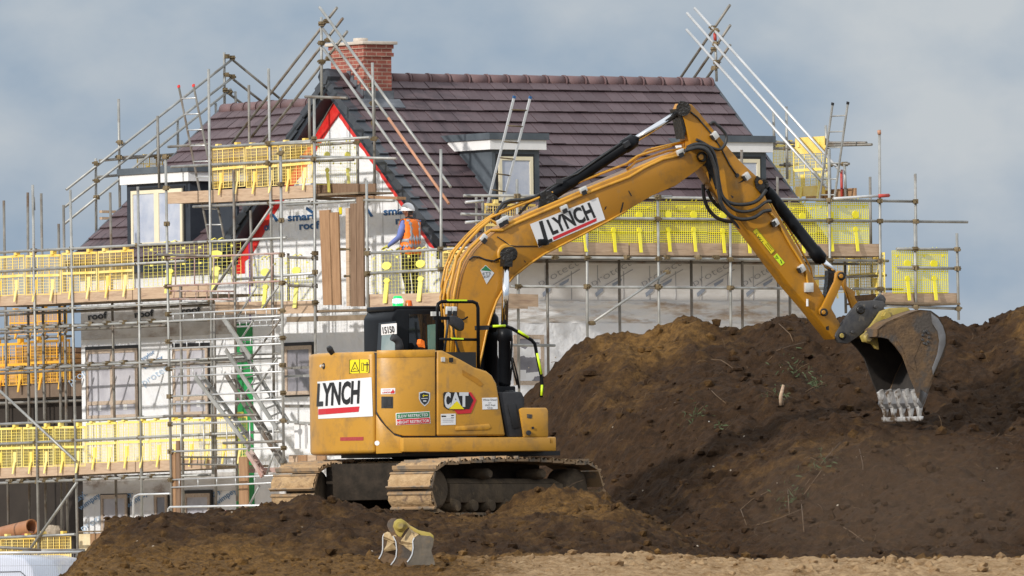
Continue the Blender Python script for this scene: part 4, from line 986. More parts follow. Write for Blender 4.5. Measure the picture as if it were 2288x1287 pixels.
line_on(m_, [(789, 826), (792, 822), (796, 825)], 1.2, sfn); line_on(m_, [(814, 815), (823, 815)], 2.4, sfn); line_on(m_, [(820, 810), (820, 826)], 2.2, sfn); line_on(m_, [(818, 829), (822, 829)], 1.5, sfn)
line_on(m_, [(780.5, 804.5), (824.5, 803.5), (824.5, 832.5), (780.5, 834.5)], 1.0, sfn, True); part(m_, 'sign_print', 'badgeblack', cwo)
# door stickers
m_ = MB(); shell_panel(m_, [(851, 868), (883, 867), (883, 880), (851, 881)], .004, .003); part(m_, 'sticker', 'sticker', dro)
m_ = MB(); text_on(m_, 'LYNCH', (854, 879), (871, 878), 3.5, sh(.009), .03); poly_on(m_, ((872, 876), (876, 873), (878, 869), (880, 873), (882, 874), (881, 879), (873, 879)), sh(.009)); line_on(m_, [(855, 871.5), (872, 871)], .9, sh(.009)); part(m_, 'sticker_print', 'red', dro)
m_ = MB(); sd = [(936, 877), (948, 874), (961, 877), (961, 892), (957, 901), (949, 908), (941, 901), (936, 892)]; shell_panel(m_, sd, .004, .003); part(m_, 'shield_edge', 'silver', dro)
m_ = MB(); cx, cy = 948.5, 890; shell_panel(m_, [(cx + (x - cx) * .80, cy + (y - cy) * .82) for x, y in sd], .008, .003); part(m_, 'shield', 'navy', dro)
m_ = MB(); poly_on(m_, ((944, 884), (947, 881), (948, 884), (946, 888)), sh(.013)); line_on(m_, [(946, 884), (955, 883.5)], 1.6, sh(.013)); part(m_, 'shield_print', 'syellow', dro)
m_ = MB(); line_on(m_, [(942, 890.5), (955, 890)], 1.5, sh(.013)); line_on(m_, [(947, 896), (951, 896)], 3, sh(.013)); part(m_, 'shield_print', 'silver', dro)
m_ = MB(); shell_panel(m_, [(884, 923), (960, 919), (962, 946), (885, 950)], .003, .003); part(m_, 'notice_border', 'sticker', dro)
m_ = MB(); shell_panel(m_, [(886, 924.5), (959, 920.5), (959.5, 932), (886, 936)], .007, .003); part(m_, 'notice_top', 'sgreen', dro)
m_ = MB(); shell_panel(m_, [(886.5, 937.5), (960, 933.5), (960.5, 945), (887, 949)], .007, .003); part(m_, 'notice_bottom', 'red', dro)
m_ = MB(); text_on(m_, 'SLEW RESTRICTED', (889, 933.6), (956.5, 929.6), 6.4, sh(.012), .012); part(m_, 'notice_text', 'sticker', dro); m_ = MB(); text_on(m_, 'HEIGHT RESTRICTOR', (888, 947), (959, 943), 6.4, sh(.012), .012); part(m_, 'notice_text', 'sticker', dro)
# side panel badge and stickers
def ps(o): return lambda x, y: pE(x, y, -1.24 - o)
m_ = MB(); m_.prism([ps(.002)(x, y) for x, y in ((1013, 914), (1048, 912), (1056, 894), (1046, 877), (1052, 876), (1064, 894), (1052, 923), (1022, 925))], el * -.006); part(m_, 'badge_red', 'red', sdo)
m_ = MB(); m_.prism([ps(.004)(x, y) for x, y in ((993, 876), (1046, 877), (1057, 894), (1048, 914), (998, 914), (991, 908), (990, 880))], el * -.008); part(m_, 'badge_plate', 'badgeblack', sdo)
m_ = MB(); text_on(m_, 'C', (993, 910), (1007, 910), 33, ps(.016), .05); text_on(m_, 'A', (1006, 908), (1031, 908), 31, ps(.016), .04); text_on(m_, 'T', (1026, 907), (1047, 907), 30, ps(.016), .05); part(m_, 'badge_lettering', 'silver', sdo)
m_ = MB(); poly_on(m_, ((1003, 914), (1021, 896), (1037, 914)), ps(.021)); part(m_, 'badge_triangle', 'syellow', sdo)
m_ = MB(); m_.prism([ps(.002)(x, y) for x, y in ((1077, 889), (1111, 888), (1112, 914), (1078, 915))], el * -.003); part(m_, 'sticker', 'sticker', sdo)
m_ = MB()
text_on(m_, 'White Diesel', (1079, 895.5), (1110, 895), 4.4, ps(.008)); text_on(m_, 'or', (1091, 901), (1098, 901), 3, ps(.008)); text_on(m_, 'HVO Fuel', (1084, 907.5), (1106, 907), 4.4, ps(.008)); text_on(m_, 'Only', (1089, 913), (1101, 913), 4.2, ps(.008)); part(m_, 'sticker_print', 'badgeblack', sdo)
m_ = MB(); m_.prism([ps(.002)(x, y) for x, y in ((985, 925), (1018, 924), (1018, 949), (985, 950))], el * -.003); part(m_, 'sticker', 'sticker', sdo)
m_ = MB(); line_on(m_, [(988, 930), (995, 930)], 3, ps(.008)); line_on(m_, [(1009, 928), (1013, 928)], 2, ps(.008)); line_on(m_, [(1008, 933), (1014, 933)], 1, ps(.008)); part(m_, 'sticker_print', 'badgeblack', sdo)
m_ = MB()
for y in (936, 939.5, 943): line_on(m_, [(989, y), (1013, y - .6)], .7, ps(.008))
part(m_, 'sticker_print', 'grey_txt', sdo)
# ---------------- cab
cx0, cx1, cy0, cy1 = -.53, 1.15, .28, 1.10; cz0 = zp1 - EO.z; cz1 = pE(890, 690, .3).z - EO.z
cb_ = MB()
cb_.prism([E(cx0, cy0, cz0), E(cx0, cy0, cz1 - .12), E(cx0 + .08, cy0, cz1), E(cx1 - .25, cy0, cz1), E(cx1 + .1, cy0, cz0 + .75), E(cx1 + .1, cy0, cz0)], el * (cy1 - cy0))
cab = part(cb_, 'cab', 'mblack', bevel=.03)
m_ = MB(); m_.boxo(E(cx0 + .04, cy0 + .02, cz1 - .03), eh * (cx1 - cx0 - .35), el * (cy1 - cy0 - .04), UP * .07); part(m_, 'cab_roof', 'mblack', cab, bevel=.02)
pr = lambda x, y: pX(x, y, cx0 - .012)
m_ = MB(); m_.prism([pr(x, y) for x, y in ((846, 722), (884, 718), (884, 790), (842, 790))], eh * .01); part(m_, 'rear_window', 'cabglass', cab)
m_ = MB(); m_.prism([pX(x, y, cx0 - .02) for x, y in ((853, 748), (882, 746), (882, 790), (851, 790))], eh * .01); part(m_, 'rear_window', 'palegreen', cab)
m_ = MB(); m_.prism([pX(x, y, cx0 - .026) for x, y in ((851.5, 725), (886, 722), (886, 746), (852, 749))], eh * .004); part(m_, 'number_sign', 'sticker', cab)
m_ = MB(); text_on(m_, '15150', (855.5, 745.5), (881.5, 742.5), 15, lambda x, y: pX(x, y, cx0 - .034), .02); part(m_, 'sign_number', 'badgeblack', cab)
pq = lambda x, y: pE(x, y, cy0 - .012)
m_ = MB(); m_.prism([pq(x, y) for x, y in ((914, 702), (975, 702), (975, 790), (914, 790))], el * .01); part(m_, 'side_window', 'cabglass', cab)
m_ = MB(); m_.prism([pE(x, y, cy0 - .02) for x, y in ((956, 726), (973, 724), (975, 790), (957, 790))], el * .01); part(m_, 'side_window', 'greenglass', cab)
m_ = MB(); m_.prism([pE(x, y, cy0 - .02) for x, y in ((1087, 780), (1095, 738), (1101, 738), (1100, 830), (1090, 850))], el * .01); part(m_, 'front_window', 'greenglass', cab)
m_ = MB(); P = pE(1100, 722, .1); m_.lathe(P, UP, [(-.12, .05), (-.05, .09), (.08, .085), (.14, .04)], 12); part(m_, 'work_lamp', 'mblack', cab)
for (x, y0, y1, r_, mt, nm) in ((889, 688, 661, .075, 'greenlens', 'green_beacon'), (913, 687, 671, .058, 'amber', 'amber_beacon')):
    P = pE(x, y0, .55); Q = pE(x, y1, .55); h_ = Q.z - P.z
    m_ = MB(); m_.lathe(P - UP * .04, UP, [(0, r_ * 1.15), (.04, r_ * 1.1)], 14); o_ = part(m_, nm, 'mblack', cab)
    m_ = MB(); m_.lathe(P, UP, [(0, r_), (.01, r_), (h_ * .9, r_ * .8), (h_, r_ * .65)], 16); part(m_, 'lens', mt, o_)
    if mt == 'greenlens':
        m_ = MB(); m_.lathe(P + UP * .012 - V((0, .004, 0)), UP, [(0, r_ * .55), (h_ * .4, r_ * .98), (h_ * .62, r_ * .93), (h_ * .8, r_ * .5)], 14); part(m_, 'lit_bulb', 'greenlit', o_)
m_ = MB(); m_.path([pE(866, 692, .5), pE(868, 686, .5), pE(876, 688, .5)], .012, 6); part(m_, 'wiring', 'rubber', cab)
ck = MB(); ck.lathe(pE(940, 775, .1), UP, [(-.08, .09), (0, .1), (.06, .05)], 9); part(ck, 'control_pod', 'mblack', cab)
m_ = MB(); pp = [pE(x, y, -.3) for x, y in ((941, 758), (948, 762), (950, 778), (943, 775), (939, 768))]; m_.prism(pp, el * .10); tag(m_.build('cloth', MT['hivis']), 'small orange cloth tucked behind the cab above the engine door', 'cloth')
# exhaust
m_ = MB(); m_.path([pE(x, y, -.75) for x, y in ((893, 790), (893, 772), (890, 763), (884, 757), (876, 753))], .052, 12); part(m_, 'exhaust', 'plastic', bevel=0)
# handrails
def rail(pts, y, r=.024, nm='handrail', parent=None):
    m = MB(); m.path([pE(px, py, y) for px, py in pts], r, 10); return part(m, nm, 'mblack', parent)
hr = rail(((977, 790), (977, 688), (979, 679), (986, 674), (1056, 674), (1065, 678), (1068, 688), (1069, 825)), -1.05)
rail(((979, 758), (1068, 759)), -1.05, .02, 'rail_bar', hr)
m_ = MB()
for p, q in (((999, 671), (1042, 671)), ((1008, 756), (1034, 757))): m_.bar(pE(*p, -1.055), pE(*q, -1.055), .05, .02)
part(m_, 'reflective_strip', 'lime', hr)
hr2 = rail(((1063, 732), (1132, 730), (1142, 733), (1188, 760), (1195, 768), (1199, 790), (1209, 838), (1211, 860), (1209, 888)), -.95, .024)
for p, q in (((1101, 729), (1129, 728)), ((1158, 739), (1181, 754)), ((1200, 789), (1210, 836)), ((1211, 860), (1210, 884))): m_ = MB(); m_.path([pE(*p, -.974), pE(*q, -.974)], .017, 8); part(m_, 'reflective_strip', 'lime', hr2)
m_ = MB(); m_.bar(pE(1063, 733, -1.0), pE(1090, 732, -1.0), .06, .06); part(m_, 'rail_joint', 'plastic', hr2)
# mirror
m_ = MB(); m_.prism([pE(x, y, -1.1) for x, y in ((1006, 708), (1014, 704), (1033, 712), (1040, 722), (1038, 738), (1030, 740), (1010, 726))], el * .10); mi = part(m_, 'mirror', 'plastic', bevel=.025)
m_ = MB(); m_.bar(pE(968, 711, -1.05), pE(1022, 711, -1.05), .035, .045); m_.path([pE(1024, 714, -1.05), pE(1036, 714, -1.05), pE(1045, 708, -1.05)], .012, 6); part(m_, 'mirror_arm', 'mblack', mi)
m_ = MB(); m_.boxo(pE(966, 706, -1.06), eh * .12, el * .05, UP * .06); part(m_, 'mirror_clamp', 'steelclamp', mi)
# ---------------- boom
BY0, BY1 = -.23, .13
bo = [(1022, 835), (1021, 700), (1027, 650), (1035, 614), (1048, 584), (1062, 562), (1077, 545), (1109, 517), (1184, 476), (1300, 427), (1400, 386), (1480, 352), (1545, 327), (1562, 326), (1577, 335), (1582, 350), (1577, 364), (1559, 380), (1510, 415), (1458, 437), (1400, 471), (1355, 496), (1290, 530), (1217, 567), (1183, 590), (1150, 616), (1128, 640), (1110, 672), (1098, 705), (1087, 742), (1077, 790), (1066, 840)]
m_ = MB(); m_.prism([pE(x, y, BY0) for x, y in bo], el * (BY1 - BY0)); boom = part(m_, 'boom', 'catarm', bevel=.012)
m_ = MB()   # weld seam flanges
for seg in (bo[20:32],):
    line = [pE(x, y, BY0 - .012) for x, y in seg]
    m_.path(line, .016, 6)
part(m_, 'bottom_flange', 'catlight', boom)
pbm = lambda o: (lambda x, y: pE(x, y, BY0 - o))
m_ = MB(); m_.prism([pbm(.003)(x, y) for x, y in ((1184, 501), (1336, 441), (1352, 490), (1204, 553))], el * -.003); part(m_, 'sign_panel', 'sticker', boom)
m_ = MB(); line_on(m_, [(1209, 498), (1222, 543)], 8.5, pbm(.009)); line_on(m_, [(1206, 547.5), (1231, 537)], 7, pbm(.009))
text_on(m_, 'LYNCH', (1234, 524), (1331, 484), 35, pbm(.009), .035, -.02); part(m_, 'lettering', 'badgeblack', boom)
m_ = MB(); poly_on(m_, ((1235, 530), (1333, 487), (1333, 494), (1237, 537)), pbm(.009)); part(m_, 'red_bar', 'red', boom)
m_ = MB(); m_.prism([pbm(.003)(x, y) for x, y in ((1073, 604), (1085, 592), (1104, 610), (1087, 635))], el * -.003); part(m_, 'diamond_sticker', 'silver', boom)
m_ = MB(); poly_on(m_, ((1075, 604), (1085, 593.5), (1099, 606)), pbm(.009)); part(m_, 'sticker_print', 'sgreen', boom)
m_ = MB(); text_on(m_, 'ETS', (1079, 615), (1097, 613), 6, pbm(.009)); text_on(m_, 'UK207', (1079, 622), (1095, 619), 5, pbm(.009)); part(m_, 'sticker_print', 'badgeblack', boom)
# grease stains and marks of wear on the steel
m_ = MB()
for q in (((1382, 488), (1390, 470), (1394, 452), (1391, 452)), ((1350, 470), (1354, 466), (1356, 460), (1352, 463)), ((1405, 425), (1412, 437), (1410, 439), (1404, 428)), ((1095, 582), (1100, 586), (1098, 587)), ((1170, 580), (1176, 586), (1173, 587)), ((1176, 590), (1182, 588), (1180, 592))): poly_on(m_, q, pbm(.003))
part(m_, 'grease_marks', 'grease', boom)
# camera / lamp on the boom side with its cable
m_ = MB(); m_.boxo(pbm(.0)(1201, 549), eh * .10, el * -.09, UP * .09); part(m_, 'boom_lamp', 'mblack', boom, bevel=.012)
m_ = MB(); m_.path([pbm(.01)(x, y) for x, y in ((1111, 529), (1125, 538), (1139, 549), (1155, 550), (1200, 550))], .008, 6); m_.path([pbm(.012)(x, y) for x, y in ((1048, 580), (1058, 573), (1070, 574), (1085, 580), (1103, 583), (1122, 574))], .011, 6); part(m_, 'cable', 'rubber', boom)
# hydraulic pipes along the top of the boom
def pipe(pts, y, r=.020, mat='catlight', nm='hydraulic_pipe', parent=None):
    m = MB(); m.path([pE(px, py, y) for px, py in pts], r, 8); return part(m, nm, mat, parent or boom)
pipe(((1002, 700), (1001, 655), (1009, 625), (1020, 575), (1040, 545), (1072, 510), (1095, 491), (1108, 499), (1140, 497), (1188, 475), (1300, 428), (1400, 388), (1478, 352), (1520, 342)), -.20, .022)
pipe(((1012, 700), (1014, 660), (1020, 630), (1030, 585), (1050, 556), (1078, 528), (1095, 515), (1122, 515), (1150, 500), (1195, 481), (1300, 436), (1405, 396), (1440, 375), (1480, 356), (1530, 345)), -.235, .022)
pipe(((1000, 670), (992, 650), (1000, 600), (1016, 562), (1045, 528), (1075, 501), (1098, 485), (1145, 465), (1250, 424), (1400, 366), (1425, 348), (1500, 326)), -.1, .017)
pipe(((996, 672), (986, 640), (995, 596), (1008, 565), (1040, 528), (1068, 502), (1100, 480), (1160, 455), (1300, 402), (1415, 360), (1445, 335), (1530, 316)), -.02, .016)
pipe(((1004, 720), (990, 668), (998, 630), (1014, 592), (1030, 562)), -.12, .016); pipe(((989, 720), (984, 664), (992, 628)), .0, .016)
pipe(((1400, 378), (1410, 372), (1420, 362), (1490, 338), (1535, 330)), -.05, .016); pipe(((1400, 370), (1407, 360), (1412, 355), (1480, 330), (1530, 318)), .05, .014)
pipe(((1008, 790), (1010, 740), (1003, 690)), -.16, .02); pipe(((994, 790), (996, 730), (992, 690)), -.06, .018)
for (x, y, ang) in ((1080, 532, .8), (1118, 496, .4), (1260, 465, .4), (1303, 424, .4), (1128, 490, .4), (1520, 340, .35), (1002, 694, 1.5), (1014, 694, 1.5)):
    m_ = MB(); c_ = pE(x, y, -.26); d_ = (eh * math.cos(ang) + UP * math.sin(ang)); m_.box(c_, .11, .05, .075, d_, el, d_.cross(el)); o_ = part(m_, 'pipe_clamp', 'steelclamp', boom, bevel=.008)
    m_ = MB(); m_.box(c_ - el * .03 - UP * .04, .07, .02, .06, d_, el, d_.cross(el)); part(m_, 'clamp_base', 'badgeblack', o_)
for dy, y in ((0, -.08), (9, .0)):
    pipe(((1100 + dy, 494), (1112 + dy, 470), (1124 + dy, 454), (1140 + dy, 448), (1170 + dy, 446), (1195 + dy, 440), (1214, 430)), y, .024, 'rubber', 'hydraulic_hose')
pipe(((1160, 478), (1180, 455), (1192, 447), (1205, 436)), -.05, .02, 'rubber', 'hydraulic_hose'); pipe(((1208, 434), (1225, 420), (1247, 408), (1252, 402), (1290, 388), (1340, 352), (1390, 318)), -.12, .012, 'rubber', 'hydraulic_hose')
pipe(((992, 790), (1000, 730), (1001, 705)), -.3, .018, 'rubber', 'hydraulic_hose'); pipe(((1030, 800), (1020, 770), (1014, 745), (1012, 715)), -.26, .016, 'rubber', 'hydraulic_hose')
# boom pivots
def pin(px, py, y0, w, r, mat='grease', nm='pivot_pin', parent=None, r2=None):
    m = MB(); m.lathe(pE(px, py, y0), el * -1, [(0, r), (w, r), (w + .005, r * .8)], 20)
    o = part(m, nm, mat, parent or boom)
    if r2:
        m = MB(); m.lathe(pE(px, py, y0 - w - .005), el * -1, [(0, r2), (.012, r2), (.014, r2 * .7)], 14); part(m, 'pin_cap', 'steelclamp' if mat == 'x' else 'catarm', parent or boom)
    return o
pin(1132, 568, BY0, .13, .098, r2=.03); pin(1566, 351, BY0, .05, .07, r2=.04); pin(1132, 568, BY0, .012, .15, 'catlight', 'pivot_boss')
# boom cylinders
def cyl(parent, p0, p1, p2, y, rb, rr, nm='boom_cylinder', y2=None):
    """barrel p0-p1, rod p1-p2"""
    y2 = y if y2 is None else y2
    A, B, C_ = pE(*p0, y), pE(*p1, y), pE(*p2, y2); d = (B - A).normalized(); L = (B - A).length
    m = MB(); m.lathe(A, d, [(0, rb * .8), (.06, rb), (L - .22, rb), (L - .21, rb * 1.16), (L - .04, rb * 1.16), (L - .03, rb * .8), (L, rb * .75)], 20); o = part(m, nm, 'mblack', parent)
    m = MB(); m.tube(B, C_, rr, 16); part(m, 'rod', 'chrome', o)
    return o
c_ = cyl(None, (1128, 868), (1127, 727), (1131, 590), -.36, .082, .048)
m_ = MB(); m_.tube(pE(1132, 568, -.29), pE(1132, 568, -.43), .09, 16); m_.bar(pE(1132, 575, -.36), pE(1131, 596, -.36), .12, .13); part(m_, 'rod_eye', 'grease', c_)
c_ = cyl(None, (1098, 862), (1098, 725), (1104, 585), .26, .082, .048)
m_ = MB(); m_.tube(pE(1105, 568, .16), pE(1105, 568, .33), .09, 16); part(m_, 'rod_eye', 'grease', c_)
pipe(((1142, 735), (1144, 760), (1142, 800), (1148, 830), (1156, 860)), -.36, .014, 'rubber', 'hydraulic_hose'); pipe(((1140, 850), (1146, 800), (1156, 840), (1160, 868)), -.28, .014, 'rubber', 'hydraulic_hose')
m_ = MB(); m_.lathe(pE(1138, 882, -.6), UP, [(-.05, .09), (.04, .085), (.06, .05)], 14); part(m_, 'filler_neck', 'plastic')
m_ = MB(); m_.boxo(E(.55, -.5, zp1 - EO.z + .1), eh * .4, el * .75, UP * .6); part(m_, 'boom_bracket', 'mblack', bevel=.02)
# stick cylinder
c_ = cyl(boom, (1230, 437), (1421, 311), (1519, 250), -.05, .085, .046, 'stick_cylinder')
m_ = MB(); m_.tube(pE(1224, 442, .06), pE(1224, 442, -.16), .085, 16); m_.prism([pE(x, y, -.15) for x, y in ((1205, 465), (1210, 430), (1228, 425), (1245, 440), (1250, 452))], el * .04); m_.prism([pE(x, y, .02) for x, y in ((1205, 465), (1210, 430), (1228, 425), (1245, 440), (1250, 452))], el * .04); part(m_, 'cylinder_bracket', 'grease', c_)
m_ = MB(); m_.box(pE(1400, 322, -.16), .09, .05, .07, (eh * .87 + UP * .5), el, (UP * .87 - eh * .5)); m_.box(pE(1250, 405, -.14), .09, .07, .06); part(m_, 'hose_clamp', 'plastic', c_)
# ---------------- stick
SY0, SY1 = -.18, .10
so = [(1530, 230), (1546, 233), (1560, 248), (1601, 298), (1651, 357), (1690, 393), (1702, 414), (1714, 448), (1738, 483), (1780, 553), (1815, 617), (1842, 664), (1878, 724), (1874, 748), (1864, 759), (1810, 690), (1760, 632), (1712, 568), (1660, 500), (1620, 446), (1586, 400), (1562, 366), (1546, 330), (1538, 300), (1530, 268), (1522, 250)]
m_ = MB(); m_.prism([pE(x, y, SY0) for x, y in so], el * (SY1 - SY0)); stick = part(m_, 'stick', 'catarm', bevel=.012)
pst = lambda o: (lambda x, y: pE(x, y, SY0 - o))
m_ = MB(); m_.tube(pE(1527, 243, .10), pE(1527, 243, -.24), .10, 18); m_.prism([pE(x, y, -.16) for x, y in ((1515, 243), (1536, 248), (1533, 280), (1530, 310), (1526, 290), (1521, 262))], el * .24); part(m_, 'top_pivot', 'grease', stick)
m_ = MB(); m_.path([pE(x, y, -.22) for x, y in ((1517, 234), (1519, 226), (1530, 228), (1534, 231))], .009, 6); part(m_, 'grease_line', 'rubber', stick)
m_ = MB(); m_.prism([pst(.0)(x, y) for x, y in ((1690, 393), (1700, 400), (1708, 416), (1700, 434), (1688, 420), (1685, 405))], el * -.03); part(m_, 'cylinder_lug', 'grease', stick)
m_ = MB(); m_.lathe(pst(.03)(1699, 407), el * -1, [(0, .032), (.012, .03)], 12); part(m_, 'pin_cap', 'catarm', stick)
m_ = MB(); m_.path([pst(.012)(x, y) for x, y in ((1543, 250), (1558, 262), (1592, 302), (1612, 333), (1630, 368), (1646, 392))], .011, 6); m_.lathe(pst(0)(1646, 392), el * -1, [(0, .03), (.02, .03)], 10); part(m_, 'grease_line', 'rubber', stick)
for (x, y, ang) in ((1597, 303, -.9), (1668, 394, -.95), (1732, 497, -1.0), (1791, 600, -1.0)):
    m_ = MB(); d_ = eh * math.cos(ang) + UP * math.sin(ang); m_.box(pst(.03)(x, y), .10, .06, .09, d_, el, d_.cross(el)); part(m_, 'pipe_clamp', 'steelclamp', stick, bevel=.008)
    m_ = MB(); m_.box(pst(.035)(x - 4, y + 3), .07, .05, .06, d_, el, d_.cross(el)); part(m_, 'clamp_base', 'badgeblack', stick)
m_ = MB(); m_.boxo(pst(0)(1796, 653), eh * .13, el * -.05, UP * .13); part(m_, 'valve_block', 'steelclamp', stick, bevel=.006)
m_ = MB(); m_.lathe(pst(.03)(1804, 668), -UP, [(0, .018), (.1, .018)], 8); part(m_, 'valve_stem', 'steelclamp', stick)
def pipeS(pts, y, r, mat='catlight', nm='hydraulic_pipe'): return pipe(pts, y, r, mat, nm, stick)
pipeS(((1574, 290), (1600, 330), (1640, 376), (1672, 405), (1695, 432), (1712, 462)), -.12, .018); pipeS(((1716, 470), (1735, 490), (1765, 545), (1800, 600), (1806, 640), (1806, 655)), -.20, .016)
pipeS(((1722, 455), (1745, 495), (1778, 552), (1808, 610), (1838, 665), (1856, 700)), -.10, .016); pipeS(((1728, 452), (1752, 494), (1786, 552), (1812, 600), (1815, 622), (1842, 668), (1866, 708)), -.03, .014)
# the big hoses looping from boom to stick
def hose(pts, y0, y1, r=.026):
    n = len(pts); m = MB(); P = [pE(px, py, y0 + (y1 - y0) * i / (n - 1)) for i, (px, py) in enumerate(pts)]
    out = []
    for i in range(n - 1):
        p0, p1, p2, p3 = P[max(i - 1, 0)], P[i], P[i + 1], P[min(i + 2, n - 1)]
        for k in range(5):
            t_ = k / 5; out.append(.5 * ((2 * p1) + (p2 - p0) * t_ + (2 * p0 - 5 * p1 + 4 * p2 - p3) * t_ * t_ + (3 * p1 - p0 - 3 * p2 + p3) * t_ ** 3))
    out.append(P[-1]); m.path(out, r, 9); return part(m, 'hydraulic_hose', 'rubber', boom)
hose(((1536, 329), (1556, 322), (1580, 326), (1594, 342), (1602, 375), (1607, 410), (1615, 440), (1636, 455), (1670, 456), (1695, 446), (1712, 424)), -.28, -.26)
hose(((1534, 333), (1558, 328), (1578, 332), (1590, 350), (1598, 380), (1605, 420), (1616, 445), (1640, 468), (1665, 473), (1690, 466), (1710, 452), (1722, 450)), -.32, -.26, .022)
hose(((1530, 337), (1560, 330), (1580, 338), (1592, 358), (1600, 385), (1605, 420), (1612, 455), (1630, 480), (1655, 490), (1685, 486), (1705, 473), (1722, 470)), -.36, -.28)
hose(((1556, 312), (1572, 320), (1590, 330), (1608, 334), (1620, 322), (1623, 304), (1612, 288), (1603, 280), (1594, 273), (1586, 278)), -.24, -.22, .022)
hose(((1571, 412), (1573, 440), (1582, 465), (1598, 484), (1618, 493), (1636, 495)), .06, .06); hose(((1580, 424), (1592, 448), (1608, 464), (1622, 472)), .06, .06)
m_ = MB()
for q in (((1583, 365), (1592, 372), (1598, 400), (1602, 420), (1599, 425), (1590, 395), (1586, 410), (1582, 385)), ((1632, 435), (1640, 440), (1636, 443)), ((1648, 410), (1662, 400), (1660, 406)), ((1612, 470), (1632, 482), (1648, 500), (1655, 513), (1648, 510), (1630, 488)), ((1596, 440), (1610, 460), (1622, 478), (1612, 470)), ((1845, 730), (1852, 728), (1852, 738), (1846, 737))): poly_on(m_, q, pst(.003))
part(m_, 'grease_marks', 'grease', stick)
m_ = MB(); m_.prism([pE(x, y, SY0 - .02) for x, y in ((1566, 338), (1584, 340), (1594, 360), (1592, 395), (1586, 390), (1578, 372), (1562, 366))], el * .02); part(m_, 'pivot_shroud', 'grease', stick)
m_ = MB(); m_.prism([pst(.002)(x, y) for x, y in ((1681, 517), (1690, 509), (1732, 560), (1723, 569))], el * -.003); part(m_, 'load_label', 'syellow', stick)
m_ = MB(); text_on(m_, 'S.W.L', (1686, 523), (1704, 545), 5.5, pst(.008), .005)
for k_ in range(3): line_on(m_, [(1707 + k_ * 3.2, 548 - k_ * 2.7), (1719 + k_ * 3.2, 563 - k_ * 2.7)], 1.0, pst(.008))
line_on(m_, [(1682, 517), (1690, 510), (1731, 560), (1723, 568)], .8, pst(.008), True); part(m_, 'label_print', 'badgeblack', stick)
m_ = MB(); m_.prism([pst(.002)(x, y) for x, y in ((1728, 573), (1736, 566), (1753, 587), (1745, 594))], el * -.003); part(m_, 'warning_label', 'lime', stick)
m_ = MB(); line_on(m_, [(1733, 577), (1735, 571), (1739, 577)], 1, pst(.008), True); line_on(m_, [(1744, 581), (1747, 588)], 1.6, pst(.008)); part(m_, 'label_print', 'badgeblack', stick)
# bucket cylinder and linkage
c_ = cyl(stick, (1712, 424), (1838, 584), (1864, 607), -.04, .085, .045, 'bucket_cylinder')
m_ = MB(); m_.tube(pE(1704, 412, .06), pE(1704, 412, -.16), .085, 16); part(m_, 'cylinder_eye', 'grease', c_)
def link(pts, y0, w, nm='bucket_link', mat='catarm'):
    m = MB(); m.prism([pE(x, y, y0) for x, y in pts], el * w); return part(m, nm, mat, bevel=.008)
lk = [(1868, 610), (1874, 605), (1884, 606), (1888, 615), (1886, 624), (1856, 690), (1852, 702), (1842, 706), (1834, 702), (1832, 692), (1838, 684), (1866, 628)]
link(lk, -.27, .05); link(lk, .13, .05)
lk2 = [(1870, 612), (1878, 606), (1888, 612), (1893, 640), (1912, 652), (1910, 664), (1918, 678), (1928, 690), (1918, 698), (1904, 688), (1893, 655)]
link(lk2, -.15, .06); link(lk2, .08, .06)
m_ = MB(); m_.prism([pE(x, y, -.08) for x, y in ((1851, 604), (1862, 605), (1874, 620), (1868, 640), (1850, 668), (1846, 662), (1850, 630))], el * .1); part(m_, 'rod_end', 'grease')
for (x, y, y0, w, r_) in ((1879, 617, -.27, .03, .058), (1840, 698, -.27, .03, .055)):
    pin(x, y, y0, w, r_, 'grease', 'link_pin', stick, .03)
# quick hitch
HY0, HY1 = -.20, .14
qh = [(1866, 752), (1868, 744), (1878, 728), (1914, 680), (1922, 673), (1954, 671), (1974, 673), (1980, 681), (1960, 711), (1925, 747), (1894, 768), (1876, 766)]
m_ = MB(); m_.prism([pE(x, y, HY0) for x, y in qh], el * .07); m_.prism([pE(x, y, HY1 - .07) for x, y in qh], el * .07); m_.prism([pE(x, y, HY0 + .06) for x, y in ((1925, 690), (1968, 682), (1955, 712), (1910, 752), (1885, 760))], el * (HY1 - HY0 - .12)); qk = part(m_, 'quick_hitch', 'hitch', bevel=.01)
m_ = MB(); m_.prism([pE(x, y, -.05) for x, y in ((1952, 673), (1968, 657), (1975, 660), (1980, 668), (1978, 678))], el * .06); part(m_, 'lifting_hook', 'hitch', qk, bevel=.006)
for (x, y, r_, r2) in ((1922, 692, .062, 0), (1881, 750, .055, .035), (1955, 685, .025, 0), (1903, 742, .02, 0)):
    m_ = MB(); m_.lathe(pE(x, y, HY0), el * -1, [(0, r_), (.03, r_), (.034, r_ * .7)], 16); part(m_, 'hitch_pin', 'grease' if r_ > .03 else 'hitch', qk)
    if r2: m_ = MB(); m_.lathe(pE(x, y, HY0 - .034), el * -1, [(0, r2), (.012, r2 * .8)], 12); part(m_, 'pin_cap', 'olive', qk)
